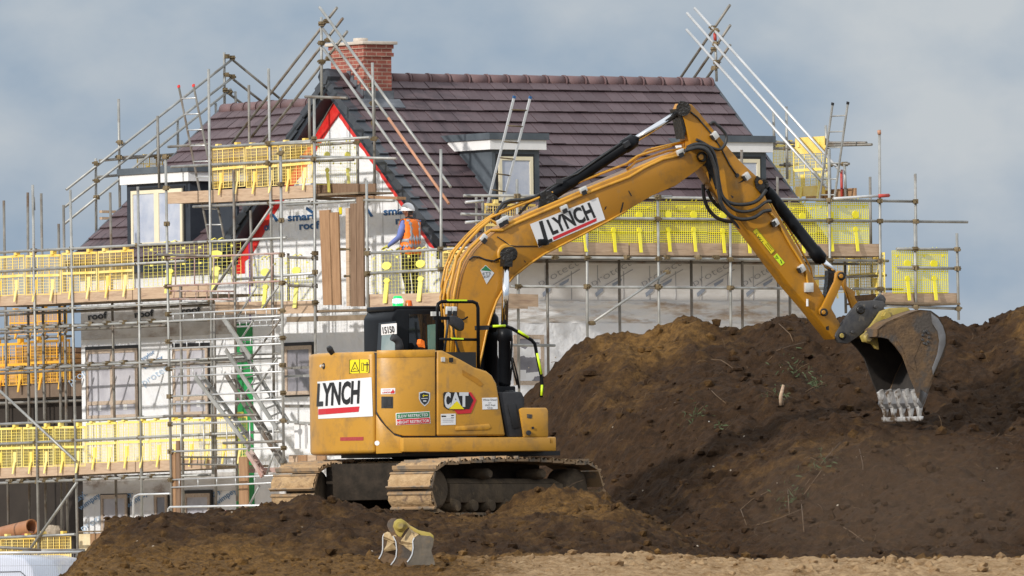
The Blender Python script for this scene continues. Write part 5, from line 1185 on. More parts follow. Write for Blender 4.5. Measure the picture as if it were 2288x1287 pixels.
# ---------------- bucket
KY0, KY1 = -.56, .52
ear = [(1924, 751), (1934, 743), (1957, 712), (1968, 695), (1990, 688), (2029, 687), (2038, 697), (1996, 713), (1965, 731), (1961, 752), (1963, 765), (1965, 782), (1957, 779), (1948, 768), (1929, 764)]
m_ = MB(); m_.prism([pE(x, y, HY0 - .06) for x, y in ear], el * .05); m_.prism([pE(x, y, HY1 + .01) for x, y in ear], el * .05)
bkt_shell = [(1961, 752), (1962, 735), (1980, 720), (1996, 713), (2020, 703), (2038, 697), (2057, 692), (2080, 694), (2097, 706), (2108, 723), (2115, 745), (2115, 768), (2109, 796), (2097, 822), (2088, 840), (2080, 862), (2070, 888), (2062, 906)]
def shellsolid(prof, y0, y1, t, center):
    m = MB(); outp = [pE(x, y, KY0) for x, y in prof]
    # keep the profile in machine coordinates so that it is a true extrusion
    sh_ = el * (y1 - y0); cc = pE(*center, KY0); n = len(outp); inn = [p + (cc - p).normalized() * t for p in outp]
    vs = outp + inn + [p + sh_ for p in outp] + [p + sh_ for p in inn]; fs = []
    for i in range(n - 1):
        fs += [(i, i + 1, 2 * n + i + 1, 2 * n + i), (n + i, 3 * n + i, 3 * n + i + 1, n + i + 1), (i, n + i, n + i + 1, i + 1), (2 * n + i, 2 * n + i + 1, 3 * n + i + 1, 3 * n + i)]
    fs += [(0, 2 * n, 3 * n, n), (n - 1, 2 * n - 1, 4 * n - 1, 3 * n - 1)]
    m.add(vs, fs); return m
bm_ = shellsolid(bkt_shell, KY0, KY1, .025, (2030, 790)); bucket = part(bm_, 'bucket', 'bucket', recalc=True); bucket['label'] = 'rusty toothed digging bucket'
part(m_, 'bucket_ears', 'olive', bucket, bevel=.01)
for (x, y, r_) in ((1979, 706, .058), (1938, 755, .052)):
    q = MB(); q.lathe(pE(x, y, HY0 - .06), el * -1, [(0, r_ * 1.3), (.02, r_ * 1.3), (.021, r_), (.05, r_ * .95)], 6 if r_ > .055 else 16); part(q, 'ear_pin', 'olive', bucket)
cheek = [(1961, 752), (1962, 735), (1996, 713), (2038, 697), (2057, 692), (2080, 694), (2097, 706), (2108, 723), (2115, 745), (2115, 768), (2109, 796), (2097, 822), (2088, 840), (2080, 862), (2070, 888), (2062, 906), (2052, 890), (2046, 870), (2036, 846), (2028, 824), (2018, 796), (2001, 773), (1985, 757)]
q = MB(); P0 = [pE(x, y, KY0) for x, y in cheek]; q.prism(P0, el * .03); part(q, 'bucket_side', 'bucket', bucket)
q = MB(); q.prism([p + el * (KY1 - KY0 - .03) for p in P0], el * .03); part(q, 'bucket_side', 'bucket_in', bucket)
q = MB(); q.prism([pE(x, y, KY0 - .004) for x, y in ((2080, 700), (2096, 712), (2106, 728), (2112, 748), (2112, 768), (2104, 792), (2092, 820), (2084, 838), (2082, 822), (2094, 790), (2098, 762), (2094, 740), (2082, 722))], el * -.012); part(q, 'wear_plate', 'bucket_wear', bucket, bevel=.004)
q = MB(); c0 = pE(2068, 754, KY0 - .004)
for k_ in range(9):
    t_ = k_ * .698; q.lathe(pE(2068 + 7 * math.cos(t_), 754 + 15 * math.sin(t_), KY0 - .002), el * -1, [(0, .022), (.018, .016)], 7)
part(q, 'wear_button', 'hitch', bucket)
q = MB(); q.prism([pE(x, y, KY0 - .003) for x, y in ((2020, 745), (2058, 760), (2042, 800), (2048, 830), (2030, 816), (2018, 780), (2004, 762))], el * -.004); part(q, 'side_stain', 'bucket', bucket)
# lining: dark inner faces just inside the shell
bm_ = shellsolid([(x + (2030 - x) * .055, y + (790 - y) * .055) for x, y in bkt_shell], KY0 + .035, KY1 - .035, .004, (2030, 790)); part(bm_, 'bucket_lining', 'bucket_in', bucket, recalc=True)
# lip plate and teeth
lipA = pE(2070, 884, KY0); lipB = pE(2056, 910, KY0); wv = el * (KY1 - KY0)
q = MB(); q.prism([pE(x, y, KY0) for x, y in ((2056, 868), (2074, 880), (2064, 908), (2058, 912), (2050, 900))], wv); part(q, 'lip_plate', 'bucket_wear', bucket, bevel=.006)
q = MB(); q.prism([pE(x, y, KY0) for x, y in ((2055, 930), (2064, 930), (2063, 938), (2058, 941), (2056, 938))], wv * .97); part(q, 'edge_bar', 'tooth', bucket, bevel=.006)
for k_ in range(5):
    y = KY0 + .03 + k_ * (KY1 - KY0 - .16) / 4; dpx = 0
    def tq(x, yy, yo): return pE(x, yy, KY0) + el * yo
    yo = y - KY0; q = MB(); w = .068
    pa_ = (tq(2042, 874, yo), tq(2052, 866, yo), tq(2066, 908, yo), tq(2051, 908, yo)); q.box8(list(pa_) + [p + el * w for p in pa_])
    tt = part(q, 'tooth_adapter', 'tooth', bucket, bevel=.008)
    q = MB(); ctr = [tq(2053, 905, yo - .005), tq(2065, 908, yo - .005), tq(2065, 908, yo + w + .005), tq(2053, 905, yo + w + .005)]; tip = [tq(2058, 938, yo + .01), tq(2061, 938, yo + .01), tq(2061, 938, yo + w - .01), tq(2058, 938, yo + w - .01)]
    q.box8(ctr + tip); part(q, 'bucket_tooth', 'tooth', tt, bevel=.006)
# ---------------- undercarriage
def track(y, nm):
    N = 32; Rr = .325; Ls = 3.15; z0 = .03; per = 2 * Ls + 2 * math.pi * Rr; w = .74
    m = MB(); g_ = MB()
    def path_(s_):
        s_ %= per
        if s_ < Ls: x = -Ls / 2 + s_; return x, z0 + 2 * Rr + .055 * math.sin(math.pi * s_ / Ls) * (1 if s_ > 0 else 0), V((1, 0)), V((0, 1))
        s_ -= Ls
        if s_ < math.pi * Rr:
            t_ = s_ / Rr; return Ls / 2 + Rr * math.sin(t_), z0 + Rr + Rr * math.cos(t_), V((math.cos(t_), -math.sin(t_))), V((math.sin(t_), math.cos(t_)))
        s_ -= math.pi * Rr
        if s_ < Ls: return Ls / 2 - s_, z0, V((-1, 0)), V((0, -1))
        s_ -= Ls; t_ = s_ / Rr; return -Ls / 2 - Rr * math.sin(t_), z0 + Rr - Rr * math.cos(t_), V((-math.cos(t_), math.sin(t_))), V((-math.sin(t_), -math.cos(t_)))
    for i in range(N):
        s_ = per * (i + .5) / N; x, z, d, n = path_(s_); D = th * d.x + UP * d.y; Nn = th * n.x + UP * n.y; P = T(x, y, z); pit = per / N
        rr = random.Random(i + y * 10)
        m.box(P + Nn * .008, pit * .90, w, .03, D, tl, Nn)
        for k_, (o_, h_) in enumerate(((-.42, .045), (-.05, .028), (.36, .022))):
            q = P + D * (pit * o_) + Nn * .022; g_.prism([q - D * .020 - tl * w / 2, q + D * .022 - tl * w / 2, q + D * .010 + Nn * h_ - tl * w / 2, q - D * .008 + Nn * h_ - tl * w / 2], tl * w)
        # packed soil on the plate, a shallow uneven cushion
        a0 = -.34; vs = []; fs = []; nx, ny = 3, 9
        for iy in range(ny + 1):
            for ix in range(nx + 1):
                hx = .012 + .046 * math.sin(math.pi * ix / nx) ** .6 * (.6 + .6 * noise.noise(V((ix * .7 + i * 3.1, iy * .6, y))))
                vs.append(P + D * (pit * (a0 + .66 * ix / nx)) + tl * (w * (-.485 + .97 * iy / ny)) + Nn * (.018 + max(.004, hx)))
        for iy in range(ny):
            for ix in range(nx): k_ = iy * (nx + 1) + ix; fs.append((k_, k_ + 1, k_ + nx + 2, k_ + nx + 1))
        m2.add(vs, fs, True)
    o = part(m, nm, 'mudsteel'); part(g_, 'grousers', 'mudsteel', o); return o
for y, side_ in ((-.995, -1), (.995, 1)):
    m2 = MB(); tr_ = track(y, 'track'); part(m2, 'packed_soil', 'mud', tr_)
    m = MB(); m.boxo(T(-1.25, y - .16, .17), th * 2.55, tl * .32, UP * .26); m.prism([T(-1.25, y - .13, .43), T(1.3, y - .13, .43), T(1.2, y - .05, .50), T(-1.15, y - .05, .50)], tl * .2); part(m, 'track_frame', 'frame_dark', tr_, bevel=.02)
    for k_ in range(7): m = MB(); m.lathe(T(-1.15 + k_ * .385, y - .22, .13), tl, [(0, .07), (.05, .09), (.39, .09), (.44, .07)], 14); part(m, 'track_roller', 'frame_dark', tr_)
    for x in (-.45, .75): m = MB(); m.lathe(T(x, y - .24, .56), tl, [(0, .05), (.04, .075), (.4, .075), (.44, .05)], 14); part(m, 'carrier_roller', 'frame_dark', tr_)
    m = MB(); m.lathe(T(-1.575, y - .2, .355), tl, [(0, .22), (.02, .25), (.06, .29), (.36, .29), (.4, .2)], 22); part(m, 'drive_hub', 'frame_dark', tr_)
    m = MB(); m.lathe(T(1.575, y - .2, .355), tl, [(0, .2), (.05, .28), (.35, .28), (.4, .2)], 22); part(m, 'idler', 'frame_dark', tr_)
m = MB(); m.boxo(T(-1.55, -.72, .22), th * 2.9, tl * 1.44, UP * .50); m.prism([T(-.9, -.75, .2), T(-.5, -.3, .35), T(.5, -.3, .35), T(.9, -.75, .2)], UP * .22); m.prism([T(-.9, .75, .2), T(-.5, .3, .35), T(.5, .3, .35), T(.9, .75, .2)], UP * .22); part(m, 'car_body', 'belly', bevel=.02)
m = MB(); m.lathe(T(0, 0, .62), UP, [(0, .62), (zp0 - EO.z - .66, .62)], 32); part(m, 'slew_ring', 'grease')
m = MB(); m.boxo(T(-1.05, -.62, .66), th * .5, tl * 1.2, UP * .09); part(m, 'mud_pile', 'mud', bevel=.02)
# ================================================================ ground, mound and spoil heap
def lerp_tab(tab, x):
    if x <= tab[0][0]: return tab[0][1]
    for (x0, y0), (x1, y1) in zip(tab[:-1], tab[1:]):
        if x <= x1:
            t_ = (x - x0) / (x1 - x0); return y0 + (y1 - y0) * t_
    return tab[-1][1]
def smooth(t_): t_ = max(0, min(1, t_)); return t_ * t_ * (3 - 2 * t_)
def soil_mat():
    m, nt, p = mk('soil')
    tc = nd(nt, 'ShaderNodeTexCoord'); src = tc.outputs['Object']
    ochre_lit = nd(nt, 'ShaderNodeAttribute', attribute_name='oc'); sa = nd(nt, 'ShaderNodeAttribute', attribute_name='sand')
    n1 = nd(nt, 'ShaderNodeTexNoise', Scale=7, Detail=10, Roughness=.72); nt.links.new(src, n1.inputs['Vector'])
    r1 = nd(nt, 'ShaderNodeValToRGB'); e = r1.color_ramp.elements; e[0].position = .30; e[0].color = (.022, .0125, .0068, 1); e[1].position = .66; e[1].color = (.068, .0365, .0172, 1)
    nt.links.new(n1.outputs['Fac'], r1.inputs['Fac'])
    n2 = nd(nt, 'ShaderNodeTexNoise', Scale=11, Detail=8, Roughness=.7); nt.links.new(src, n2.inputs['Vector'])
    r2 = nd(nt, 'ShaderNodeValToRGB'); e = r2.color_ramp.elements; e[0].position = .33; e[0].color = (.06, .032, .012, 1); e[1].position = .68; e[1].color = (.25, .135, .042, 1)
    nt.links.new(n2.outputs['Fac'], r2.inputs['Fac'])
    r3 = nd(nt, 'ShaderNodeValToRGB'); e = r3.color_ramp.elements; e[0].position = .34; e[0].color = (.22, .125, .052, 1); e[1].position = .66; e[1].color = (.52, .36, .205, 1)
    n3 = nd(nt, 'ShaderNodeTexNoise', Scale=4.5, Detail=10, Roughness=.7); nt.links.new(src, n3.inputs['Vector']); nt.links.new(n3.outputs['Fac'], r3.inputs['Fac'])
    # ochre patches, and the heap's painted-in sunlit end, break up along their edge
    ad = nd(nt, 'ShaderNodeMath', operation='ADD'); nt.links.new(ochre_lit.outputs['Fac'], ad.inputs[0])
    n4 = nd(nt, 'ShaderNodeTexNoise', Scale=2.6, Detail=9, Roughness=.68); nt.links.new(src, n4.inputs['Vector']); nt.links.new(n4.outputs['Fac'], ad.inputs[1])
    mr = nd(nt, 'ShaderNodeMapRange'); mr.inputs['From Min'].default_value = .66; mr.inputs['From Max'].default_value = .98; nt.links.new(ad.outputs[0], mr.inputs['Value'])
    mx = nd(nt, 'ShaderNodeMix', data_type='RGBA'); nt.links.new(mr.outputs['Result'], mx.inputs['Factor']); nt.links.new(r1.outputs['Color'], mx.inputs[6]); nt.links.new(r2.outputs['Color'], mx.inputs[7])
    ad2 = nd(nt, 'ShaderNodeMath', operation='ADD'); nt.links.new(sa.outputs['Fac'], ad2.inputs[0]); nt.links.new(n4.outputs['Fac'], ad2.inputs[1])
    mr2 = nd(nt, 'ShaderNodeMapRange'); mr2.inputs['From Min'].default_value = .75; mr2.inputs['From Max'].default_value = 1.05; nt.links.new(ad2.outputs[0], mr2.inputs['Value'])
    mx2 = nd(nt, 'ShaderNodeMix', data_type='RGBA'); nt.links.new(mr2.outputs['Result'], mx2.inputs['Factor']); nt.links.new(mx.outputs[2], mx2.inputs[6]); nt.links.new(r3.outputs['Color'], mx2.inputs[7])
    nt.links.new(mx2.outputs[2], p.inputs['Base Color']); p.inputs['Roughness'].default_value = .95; p.inputs['Specular IOR Level'].default_value = .15
    n5 = nd(nt, 'ShaderNodeTexNoise', Scale=34, Detail=8, Roughness=.7); nt.links.new(src, n5.inputs['Vector'])
    bp = nd(nt, 'ShaderNodeBump', Strength=.9); bp.inputs['Distance'].default_value = .06; nt.links.new(n5.outputs['Fac'], bp.inputs['Height']); nt.links.new(bp.outputs['Normal'], p.inputs['Normal'])
    return m
SOIL = soil_mat()
# crest of the front mound (picture line -> height at 178 m) and of the spoil heap (at 192 m)
FR = [(at(x, y, 178).x, at(x, y, 178).z) for x, y in ((60, 1330), (130, 1298), (150, 1284), (180, 1246), (210, 1217), (250, 1191), (300, 1172), (360, 1153), (420, 1151), (470, 1149), (520, 1145), (590, 1139), (650, 1134), (720, 1131), (790, 1136), (850, 1146), (900, 1158), (960, 1163), (1030, 1165), (1100, 1160), (1150, 1156), (1400, 1150), (2400, 1160))]
HUMP = [(at(x, y, 180.2).x, at(x, y, 180.2).z) for x, y in ((1040, 1180), (1085, 1158), (1120, 1138), (1160, 1118), (1210, 1106), (1260, 1103), (1330, 1110), (1400, 1125), (1500, 1150), (1700, 1175), (2400, 1190))]
CR_ = [(at(x, y, 192).x, at(x, y, 192).z) for x, y in ((1060, 1010), (1110, 950), (1160, 888), (1200, 849), (1250, 800), (1290, 766), (1330, 745), (1380, 728), (1440, 735), (1490, 727), (1545, 712), (1590, 722), (1640, 730), (1690, 722), (1745, 696), (1800, 708), (1850, 717), (1890, 706), (1960, 700), (2060, 700), (2120, 702), (2150, 715), (2195, 724), (2235, 704), (2290, 682), (2360, 660), (2500, 690), (2700, 760), (2950, 900), (3250, 1150), (3400, 1290))]
TOE = [(-1.2, 186.0), (.2, 185.0), (.9, 183.7), (1.5, 182.2), (2.3, 180.4), (3.2, 178.7), (4.2, 177.3), (6, 176.0), (10, 175.4)]
def base_z(x, y):
    z = lerp_tab([(-300, 0), (60, 0), (120, .7), (160, 1.85), (166, 2.08), (171.5, 2.30), (173, 2.26), (186, 2.3), (192, .7), (240, .8), (246, 1.35), (400, 1.4), (900, -6), (6000, -60)], y)
    return z
def fr(x, y, s_, amp, o=5, seed=0): return noise.fractal(V((x * s_ + seed, y * s_, seed * 1.7)), .85, 2.05, o) * amp
def mound_z(x, y):
    c = lerp_tab(FR, x); zb = base_z(x, y) - 1.3 * smooth((-5.45 - x) / .9)
    if y < 178: k = smooth((y - 172.6) / 5.4); z = zb + (c - zb) * k ** 1.15
    else: z = c + (2.86 - c) * smooth((y - 178) / 1.4) if c > 2.6 else c - (y - 178) * .25
    h_ = lerp_tab(HUMP, x); d = abs(y - 180.2)
    if x > -.9: z = max(z, z + (h_ - z) * math.exp(-(d / 1.1) ** 2) if h_ > z else z)
    z = z + (zb - .1 - z) * smooth((x - 1.2) / 2.2)
    rough = .35 + .65 * smooth((y - 171) / 3)
    z += fr(x, y, .9, .10, 4, 3) * rough + fr(x, y, 3.3, .055, 5, 5) * rough
    z += max(0, fr(x, y, 6.5, .07, 4, 9)) * (1 if y > 172.5 else .6) + fr(x, y, 13, .028, 3, 29)
    if y < 173: z += (.022 * math.sin(y * 9 + 1.5 * noise.noise(V((x * .4, y, 4)))) + .03 * noise.noise(V((x * 1.4, y * 2.2, 8)))) * smooth((x - .5) / 2)
    # undisturbed bearing under the tracks
    du, dv = (V((x, y, 0)) - V((EO.x, EO.y, 0))).dot(th), (V((x, y, 0)) - V((EO.x, EO.y, 0))).dot(tl)
    if abs(du) < 2.2 and .55 < abs(dv) < 1.45: z = min(z, 2.95 + (.35 if du > 1.2 and dv < 0 else 0) * smooth((du - 1.2)))
    return max(z, .2)
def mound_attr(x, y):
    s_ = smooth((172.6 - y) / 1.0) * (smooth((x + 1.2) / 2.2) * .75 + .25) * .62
    ochre_lit = .30 * smooth((173.8 - y) / 1.2) + .17 + .36 * math.exp(-((x + 3.8) / 1.3) ** 2 - ((y - 174.2) / 1.2) ** 2) + .30 * math.exp(-((x - .6) / 1.3) ** 2 - ((y - 178.6) / 1.6) ** 2) + .2 * math.exp(-((x + 5.6) / .45) ** 2)
    return ochre_lit, s_
def heap_z(x, y):
    c = lerp_tab(CR_, x); t0 = lerp_tab(TOE, x); yc = 192 + .5 * noise.noise(V((x * .5, 3, 0)))
    zb = 2.2
    if y < yc:
        s_ = (y - t0) / (yc - t0)
        if s_ < 0: z = zb + s_ * 3
        else:
            k = .45 * s_ + .55 * s_ ** 1.7; z = zb + (c - zb) * (k if k < 1 else 1)
            z += .16 * math.sin(s_ * math.pi) * noise.noise(V((x * .55, y * .3, 7))) + .10 * math.sin(s_ * 3.14) * math.sin(s_ * 9 + x * .6)
    else: z = c - (y - yc) * .75
    e_ = smooth((y - t0 + .5) / 1.5)
    z += fr(x, y, 1.0, .13, 4, 11) * e_ + fr(x, y, 3.4, .048, 5, 15) * e_ + max(0, fr(x, y, 8.0, .055, 4, 19)) * e_ + fr(x, y, 13, .03, 3, 29) * e_ - .07 * max(0, noise.noise(V((x * 3.1 - y * .5, y * 1.3, 41))) - .25) * e_ + .05 * abs(noise.noise(V((x * 2.3, y * .9, 31)))) * e_
    z += .06 * fr(x * 1.6 + y * .35, y * .12, 1.6, 1, 3, 23) * e_      # runnels down the face
    return z
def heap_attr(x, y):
    ochre_lit = .05 + .42 * math.exp(-((x - 7.7) / .55) ** 2) * smooth((y - 187) / 4) + .40 * math.exp(-((x - 1.9) / .9) ** 2 - ((y - 191.6) / .9) ** 2) + .18 * math.exp(-((x - 1.7) / .7) ** 2 - ((y - 189.5) / 1.2) ** 2) + .16 * math.exp(-((x - 4.2) / 1.6) ** 2 - ((y - 184.6) / 1.2) ** 2) + .12 * math.exp(-((x - 2.6) / 1.1) ** 2 - ((y - 191.4) / .6) ** 2)  # first peak paints sunlight on the right end; the rest are ochre soil
    return ochre_lit + .03, 0
def field(name, x0, x1, y0, y1, dx, dy, zf, af, clods, crange, seed, parent=None):
    nx, ny = int((x1 - x0) / dx), int((y1 - y0) / dy); r_ = random.Random(seed)
    vs = np.empty(((nx + 1) * (ny + 1), 3), 'f'); ochre_lit = np.empty((nx + 1) * (ny + 1), 'f'); sd = np.empty_like(ochre_lit); k = 0
    for j in range(ny + 1):
        y = y0 + (y1 - y0) * j / ny
        for i in range(nx + 1):
            x = x0 + (x1 - x0) * i / nx; vs[k] = (x, y, zf(x, y)); ochre_lit[k], sd[k] = af(x, y); k += 1
    idx = np.arange((nx + 1) * (ny + 1)).reshape(ny + 1, nx + 1)
    q = np.stack([idx[:-1, :-1], idx[:-1, 1:], idx[1:, 1:], idx[1:, :-1]], -1).reshape(-1, 4)
    # clods: small broken lumps lying on the surface
    bm = bmesh.new(); bmesh.ops.create_icosphere(bm, subdivisions=1, radius=1); bm.verts.index_update(); iv = np.array([v.co[:] for v in bm.verts], 'f'); itr = np.array([[v.index for v in f.verts] for f in bm.faces]); bm.free()
    V2 = [vs]; O2 = [ochre_lit]; S2 = [sd]; tris = []; base = len(vs)
    for c in range(clods):
        x, y = r_.uniform(x0 + .1, x1 - .1), r_.uniform(*crange); s_ = .012 + .08 * r_.random() ** 5; z = zf(x, y) + s_ * .25
        sc = np.array([[r_.uniform(.7, 1.3), r_.uniform(.7, 1.3), r_.uniform(.5, 1)]]); jit = 1 + np.array([[r_.uniform(-.3, .3)] for _ in iv])
        V2.append((iv * sc * jit * s_ + np.array([[x, y, z]])).astype('f')); a_ = af(x, y); O2.append(np.full(len(iv), a_[0] + r_.uniform(-.1, .12), 'f')); S2.append(np.full(len(iv), a_[1], 'f')); tris.append(itr + base); base += len(iv)
    vs = np.concatenate(V2); ochre_lit = np.concatenate(O2); sd = np.concatenate(S2)
    me = bpy.data.meshes.new(name); nt_ = len(tris) * len(itr); nq = len(q)
    me.vertices.add(len(vs)); me.vertices.foreach_set('co', vs.ravel()); loops = q.ravel()
    if tris: loops = np.concatenate([loops, np.concatenate(tris).ravel()])
    me.loops.add(len(loops)); me.loops.foreach_set('vertex_index', loops.astype('i'))
    st = np.concatenate([np.arange(nq) * 4, nq * 4 + np.arange(nt_) * 3]).astype('i'); me.polygons.add(nq + nt_); me.polygons.foreach_set('loop_start', st)
    me.polygons.foreach_set('use_smooth', np.concatenate([np.ones(nq, bool), np.zeros(nt_, bool)])); me.update(calc_edges=True); me.validate()
    for n_, d_ in (('oc', ochre_lit), ('sand', sd)): at_ = me.attributes.new(n_, 'FLOAT', 'POINT'); at_.data.foreach_set('value', d_)
    me.materials.append(SOIL); o = bpy.data.objects.new(name, me); COL.objects.link(o); return o
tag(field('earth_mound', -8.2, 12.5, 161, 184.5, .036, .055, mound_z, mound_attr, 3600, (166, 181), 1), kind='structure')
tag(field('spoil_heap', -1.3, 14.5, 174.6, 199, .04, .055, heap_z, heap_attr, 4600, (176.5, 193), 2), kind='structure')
# the wide ground sheet
gm = MB(); xs = [-6000, -900, -200, -60, -20, -8, -5.6, 0, 8, 20, 60, 200, 900, 6000]; ys = [-300, 0, 60, 100, 120, 140, 160, 166, 171.5, 173, 186, 192, 240, 246, 400, 900, 6000]
gm.add([(x, y, base_z(x, y) - .12 - (1.3 if 155 < y < 190 and x < -7 else 0)) for y in ys for x in xs], [(j * len(xs) + i, j * len(xs) + i + 1, (j + 1) * len(xs) + i + 1, (j + 1) * len(xs) + i) for j in range(len(ys) - 1) for i in range(len(xs) - 1)])
MT['ground'] = simple('trodden_earth', (.30, .235, .165), (.42, .345, .255), .8, .95, bump=.6, bscale=6, c3=(.24, .18, .12), s3=.3)  # unseen ground paled so it bounces fill light onto the house walls
tag(gm.build('ground', MT['ground']), kind='structure')
# ---------------- roots, stones and weeds on the heap
MT['root'] = simple('dry_root', (.085, .052, .028), (.15, .095, .052), 5, .9); MT['stone'] = simple('pale_pebble', (.28, .23, .17), (.45, .38, .3), 5, .9); MT['weed'] = simple('weed_leaf', (.03, .055, .016), (.055, .078, .024), 8, .7)
def on_heap(px, py):
    d = ray(px, py); lo_, hi_ = 176.0, 194.0; y = lo_
    while y < hi_:
        P = EYE + d * y; zz = heap_z(P.x, P.y) if P.x > -1.2 else -9
        if P.y < 184 and abs(P.x) < 9: zz = max(zz, mound_z(P.x, P.y))
        if P.z <= zz: return P
        y += .04
    return EYE + d * 190
r_ = random.Random(5); m = MB()
for k in range(90):
    P = on_heap(r_.uniform(1230, 2270), r_.uniform(760, 1225)); ang = r_.uniform(-1.2, 1.2) + (1.57 if r_.random() < .3 else 0); L_ = .06 + .25 * r_.random() ** 2; d = V((math.cos(ang), -.12, math.sin(ang))); n_ = V((-math.sin(ang), 0, math.cos(ang)))
    cv = r_.uniform(-.25, .25); m.path([P + V((0, -.035, .0)) + d * (L_ * t_) + n_ * (cv * L_ * math.sin(t_ * 3.1)) + V((0, -.03 * L_, 0)) * t_ for t_ in (0, .25, .5, .75, 1)], r_.uniform(.002, .0045), 5)
for pts in (((1590, 805), (1610, 806), (1625, 815), (1638, 825)), ((1585, 870), (1600, 885), (1622, 903)), ((1790, 1140), (1740, 1160), (1690, 1175)), ((1655, 1140), (1680, 1118), (1715, 1100)), ((1655, 1140), (1668, 1175)), ((1760, 1098), (1764, 1160)), ((1790, 1120), (1796, 1190)), ((1740, 725), (1765, 748), (1772, 765)), ((1735, 785), (1765, 775), (1800, 766)), ((1920, 1005), (1928, 1040), (1926, 1110)), ((1885, 1180), (1905, 1192), (1930, 1212)), ((1800, 1085), (1840, 1030), (1878, 990)), ((1795, 1108), (1830, 1060), (1860, 1015))):
    m.path([on_heap(x, y) + V((0, -.05, .01)) for x, y in pts], .006, 6)
tag(m.build('dry_roots', MT['root']), kind='stuff')
m = MB()
for k in range(60):
    x, y = r_.uniform(200, 2280), r_.uniform(780, 1270); P = on_heap(x, y) if x > 1180 else None
    if P is None:
        X = (x - 1144) * 176 / F; yy = r_.uniform(169, 177.5); P = V((X, yy, mound_z(X, yy)))
    s_ = r_.uniform(.006, .017); m.lathe(P, V((r_.uniform(-1, 1), r_.uniform(-1, 1), r_.uniform(-1, 1))), [(-s_, s_ * .5), (-s_ * .3, s_), (s_ * .4, s_ * .9), (s_, s_ * .4)], 6)
tag(m.build('pebbles', MT['stone']), kind='stuff')
m = MB(); P = on_heap(1746, 905); m.path([P + V((0, -.05, 0)), P + V((-.01, -.08, .12)), P + V((.03, -.07, .28))], .035, 7, r1=.02); tag(m.build('split_timber', MT['toe']), 'short splintered piece of pale wood stuck upright in the heap below the stick', 'wood piece')
for (x, y, sz, lab) in ((1775, 835, .33, 'green weed clump hanging high on the spoil heap left of the bucket'), (1818, 862, .2, 'small weed sprig just left of the open bucket'), (1735, 890, .26, 'grassy weed tuft beside the splintered wood'), (1775, 1118, .3, 'green weed clump low on the heap above dangling roots'), (1835, 1040, .25, 'long grass blades lying on the lower heap'), (1555, 930, .26, 'dry grass tuft in the middle of the heap'), (1608, 962, .15, 'tiny white flowered weed near the middle of the heap'), (930, 1212, .1, 'small green sprout beside the spare bucket')):
    P = on_heap(x, y); o = thing('weed', P, lab, 'weed'); m = MB(); rr = random.Random(x)
    for k in range(int(60 * sz / .25)):
        c = P + V((rr.gauss(0, sz * .4), rr.uniform(-.10, .0), rr.gauss(0, sz * .35))); c.z = max(c.z, P.z - sz * .6); L_ = rr.uniform(.03, .10); an = rr.uniform(0, 6.28); d = V((math.cos(an), -.3, math.sin(an) * .8 - .1)); n_ = V((-d.z, 0, d.x)) * .006
        m.add([c - n_, c + n_, c + d * L_ * .6 + n_ * .8 + UP * .01, c + d * L_], [(0, 1, 2), (0, 2, 3)])
    m.build('leaves', MT['weed'], o)
    m = MB()
    for k in range(3): an = rr.uniform(.2, 2.9); m.path([P + V((0, -.02, 0)), P + V((math.cos(an) * sz * .4, -.06, math.sin(an) * sz * .4)), P + V((math.cos(an) * sz * .9, -.08, math.sin(an) * sz * .6))], .003, 5)
    m.build('stems', MT['root'], o)
    if 'flower' in lab:
        m = MB()
        for k in range(5): c = P + V((rr.uniform(-.25, .25), -.09, rr.uniform(-.1, .15))); m.lathe(c, V((0, -1, 0)), [(0, .008), (.005, .006)], 7)
        m.build('petals', MT['fascia'], o)

# ---------------- dust hanging over the foot of the heap
m, nt, p = mk('dust'); nt.nodes.remove(p); pv = nd(nt, 'ShaderNodeVolumePrincipled'); pv.inputs['Color'].default_value = (.66, .47, .33, 1); pv.inputs['Density'].default_value = .028; pv.inputs['Anisotropy'].default_value = .2
nt.links.new(pv.outputs[0], nt.nodes['Material Output'].inputs['Volume']); MT['dust'] = m
d_ = MB()
for (px, py, Y, rx, ry, rz_) in ((1990, 1120, 176.5, 2.1, 1.8, .95),):
    C_ = at(px, py, Y); n1, n2 = 24, 12; vs = [C_ + V((rx * math.cos(2 * math.pi * i / n1) * math.sin(math.pi * (j + .5) / n2), ry * math.sin(2 * math.pi * i / n1) * math.sin(math.pi * (j + .5) / n2), rz_ * math.cos(math.pi * (j + .5) / n2))) for j in range(n2) for i in range(n1)]
    fs = [(j * n1 + i, j * n1 + (i + 1) % n1, (j + 1) * n1 + (i + 1) % n1, (j + 1) * n1 + i) for j in range(n2 - 1) for i in range(n1)] + [tuple(range(n1 - 1, -1, -1)), tuple((n2 - 1) * n1 + i for i in range(n1))]
    d_.add(vs, fs)
tag(d_.build('dust', MT['dust'], recalc=True), kind='stuff')
MT['sb_cream'] = simple('dusty_cream_paint', (.36, .25, .12), (.50, .37, .20), 9, .8, c3=(.2, .13, .07), s3=7)
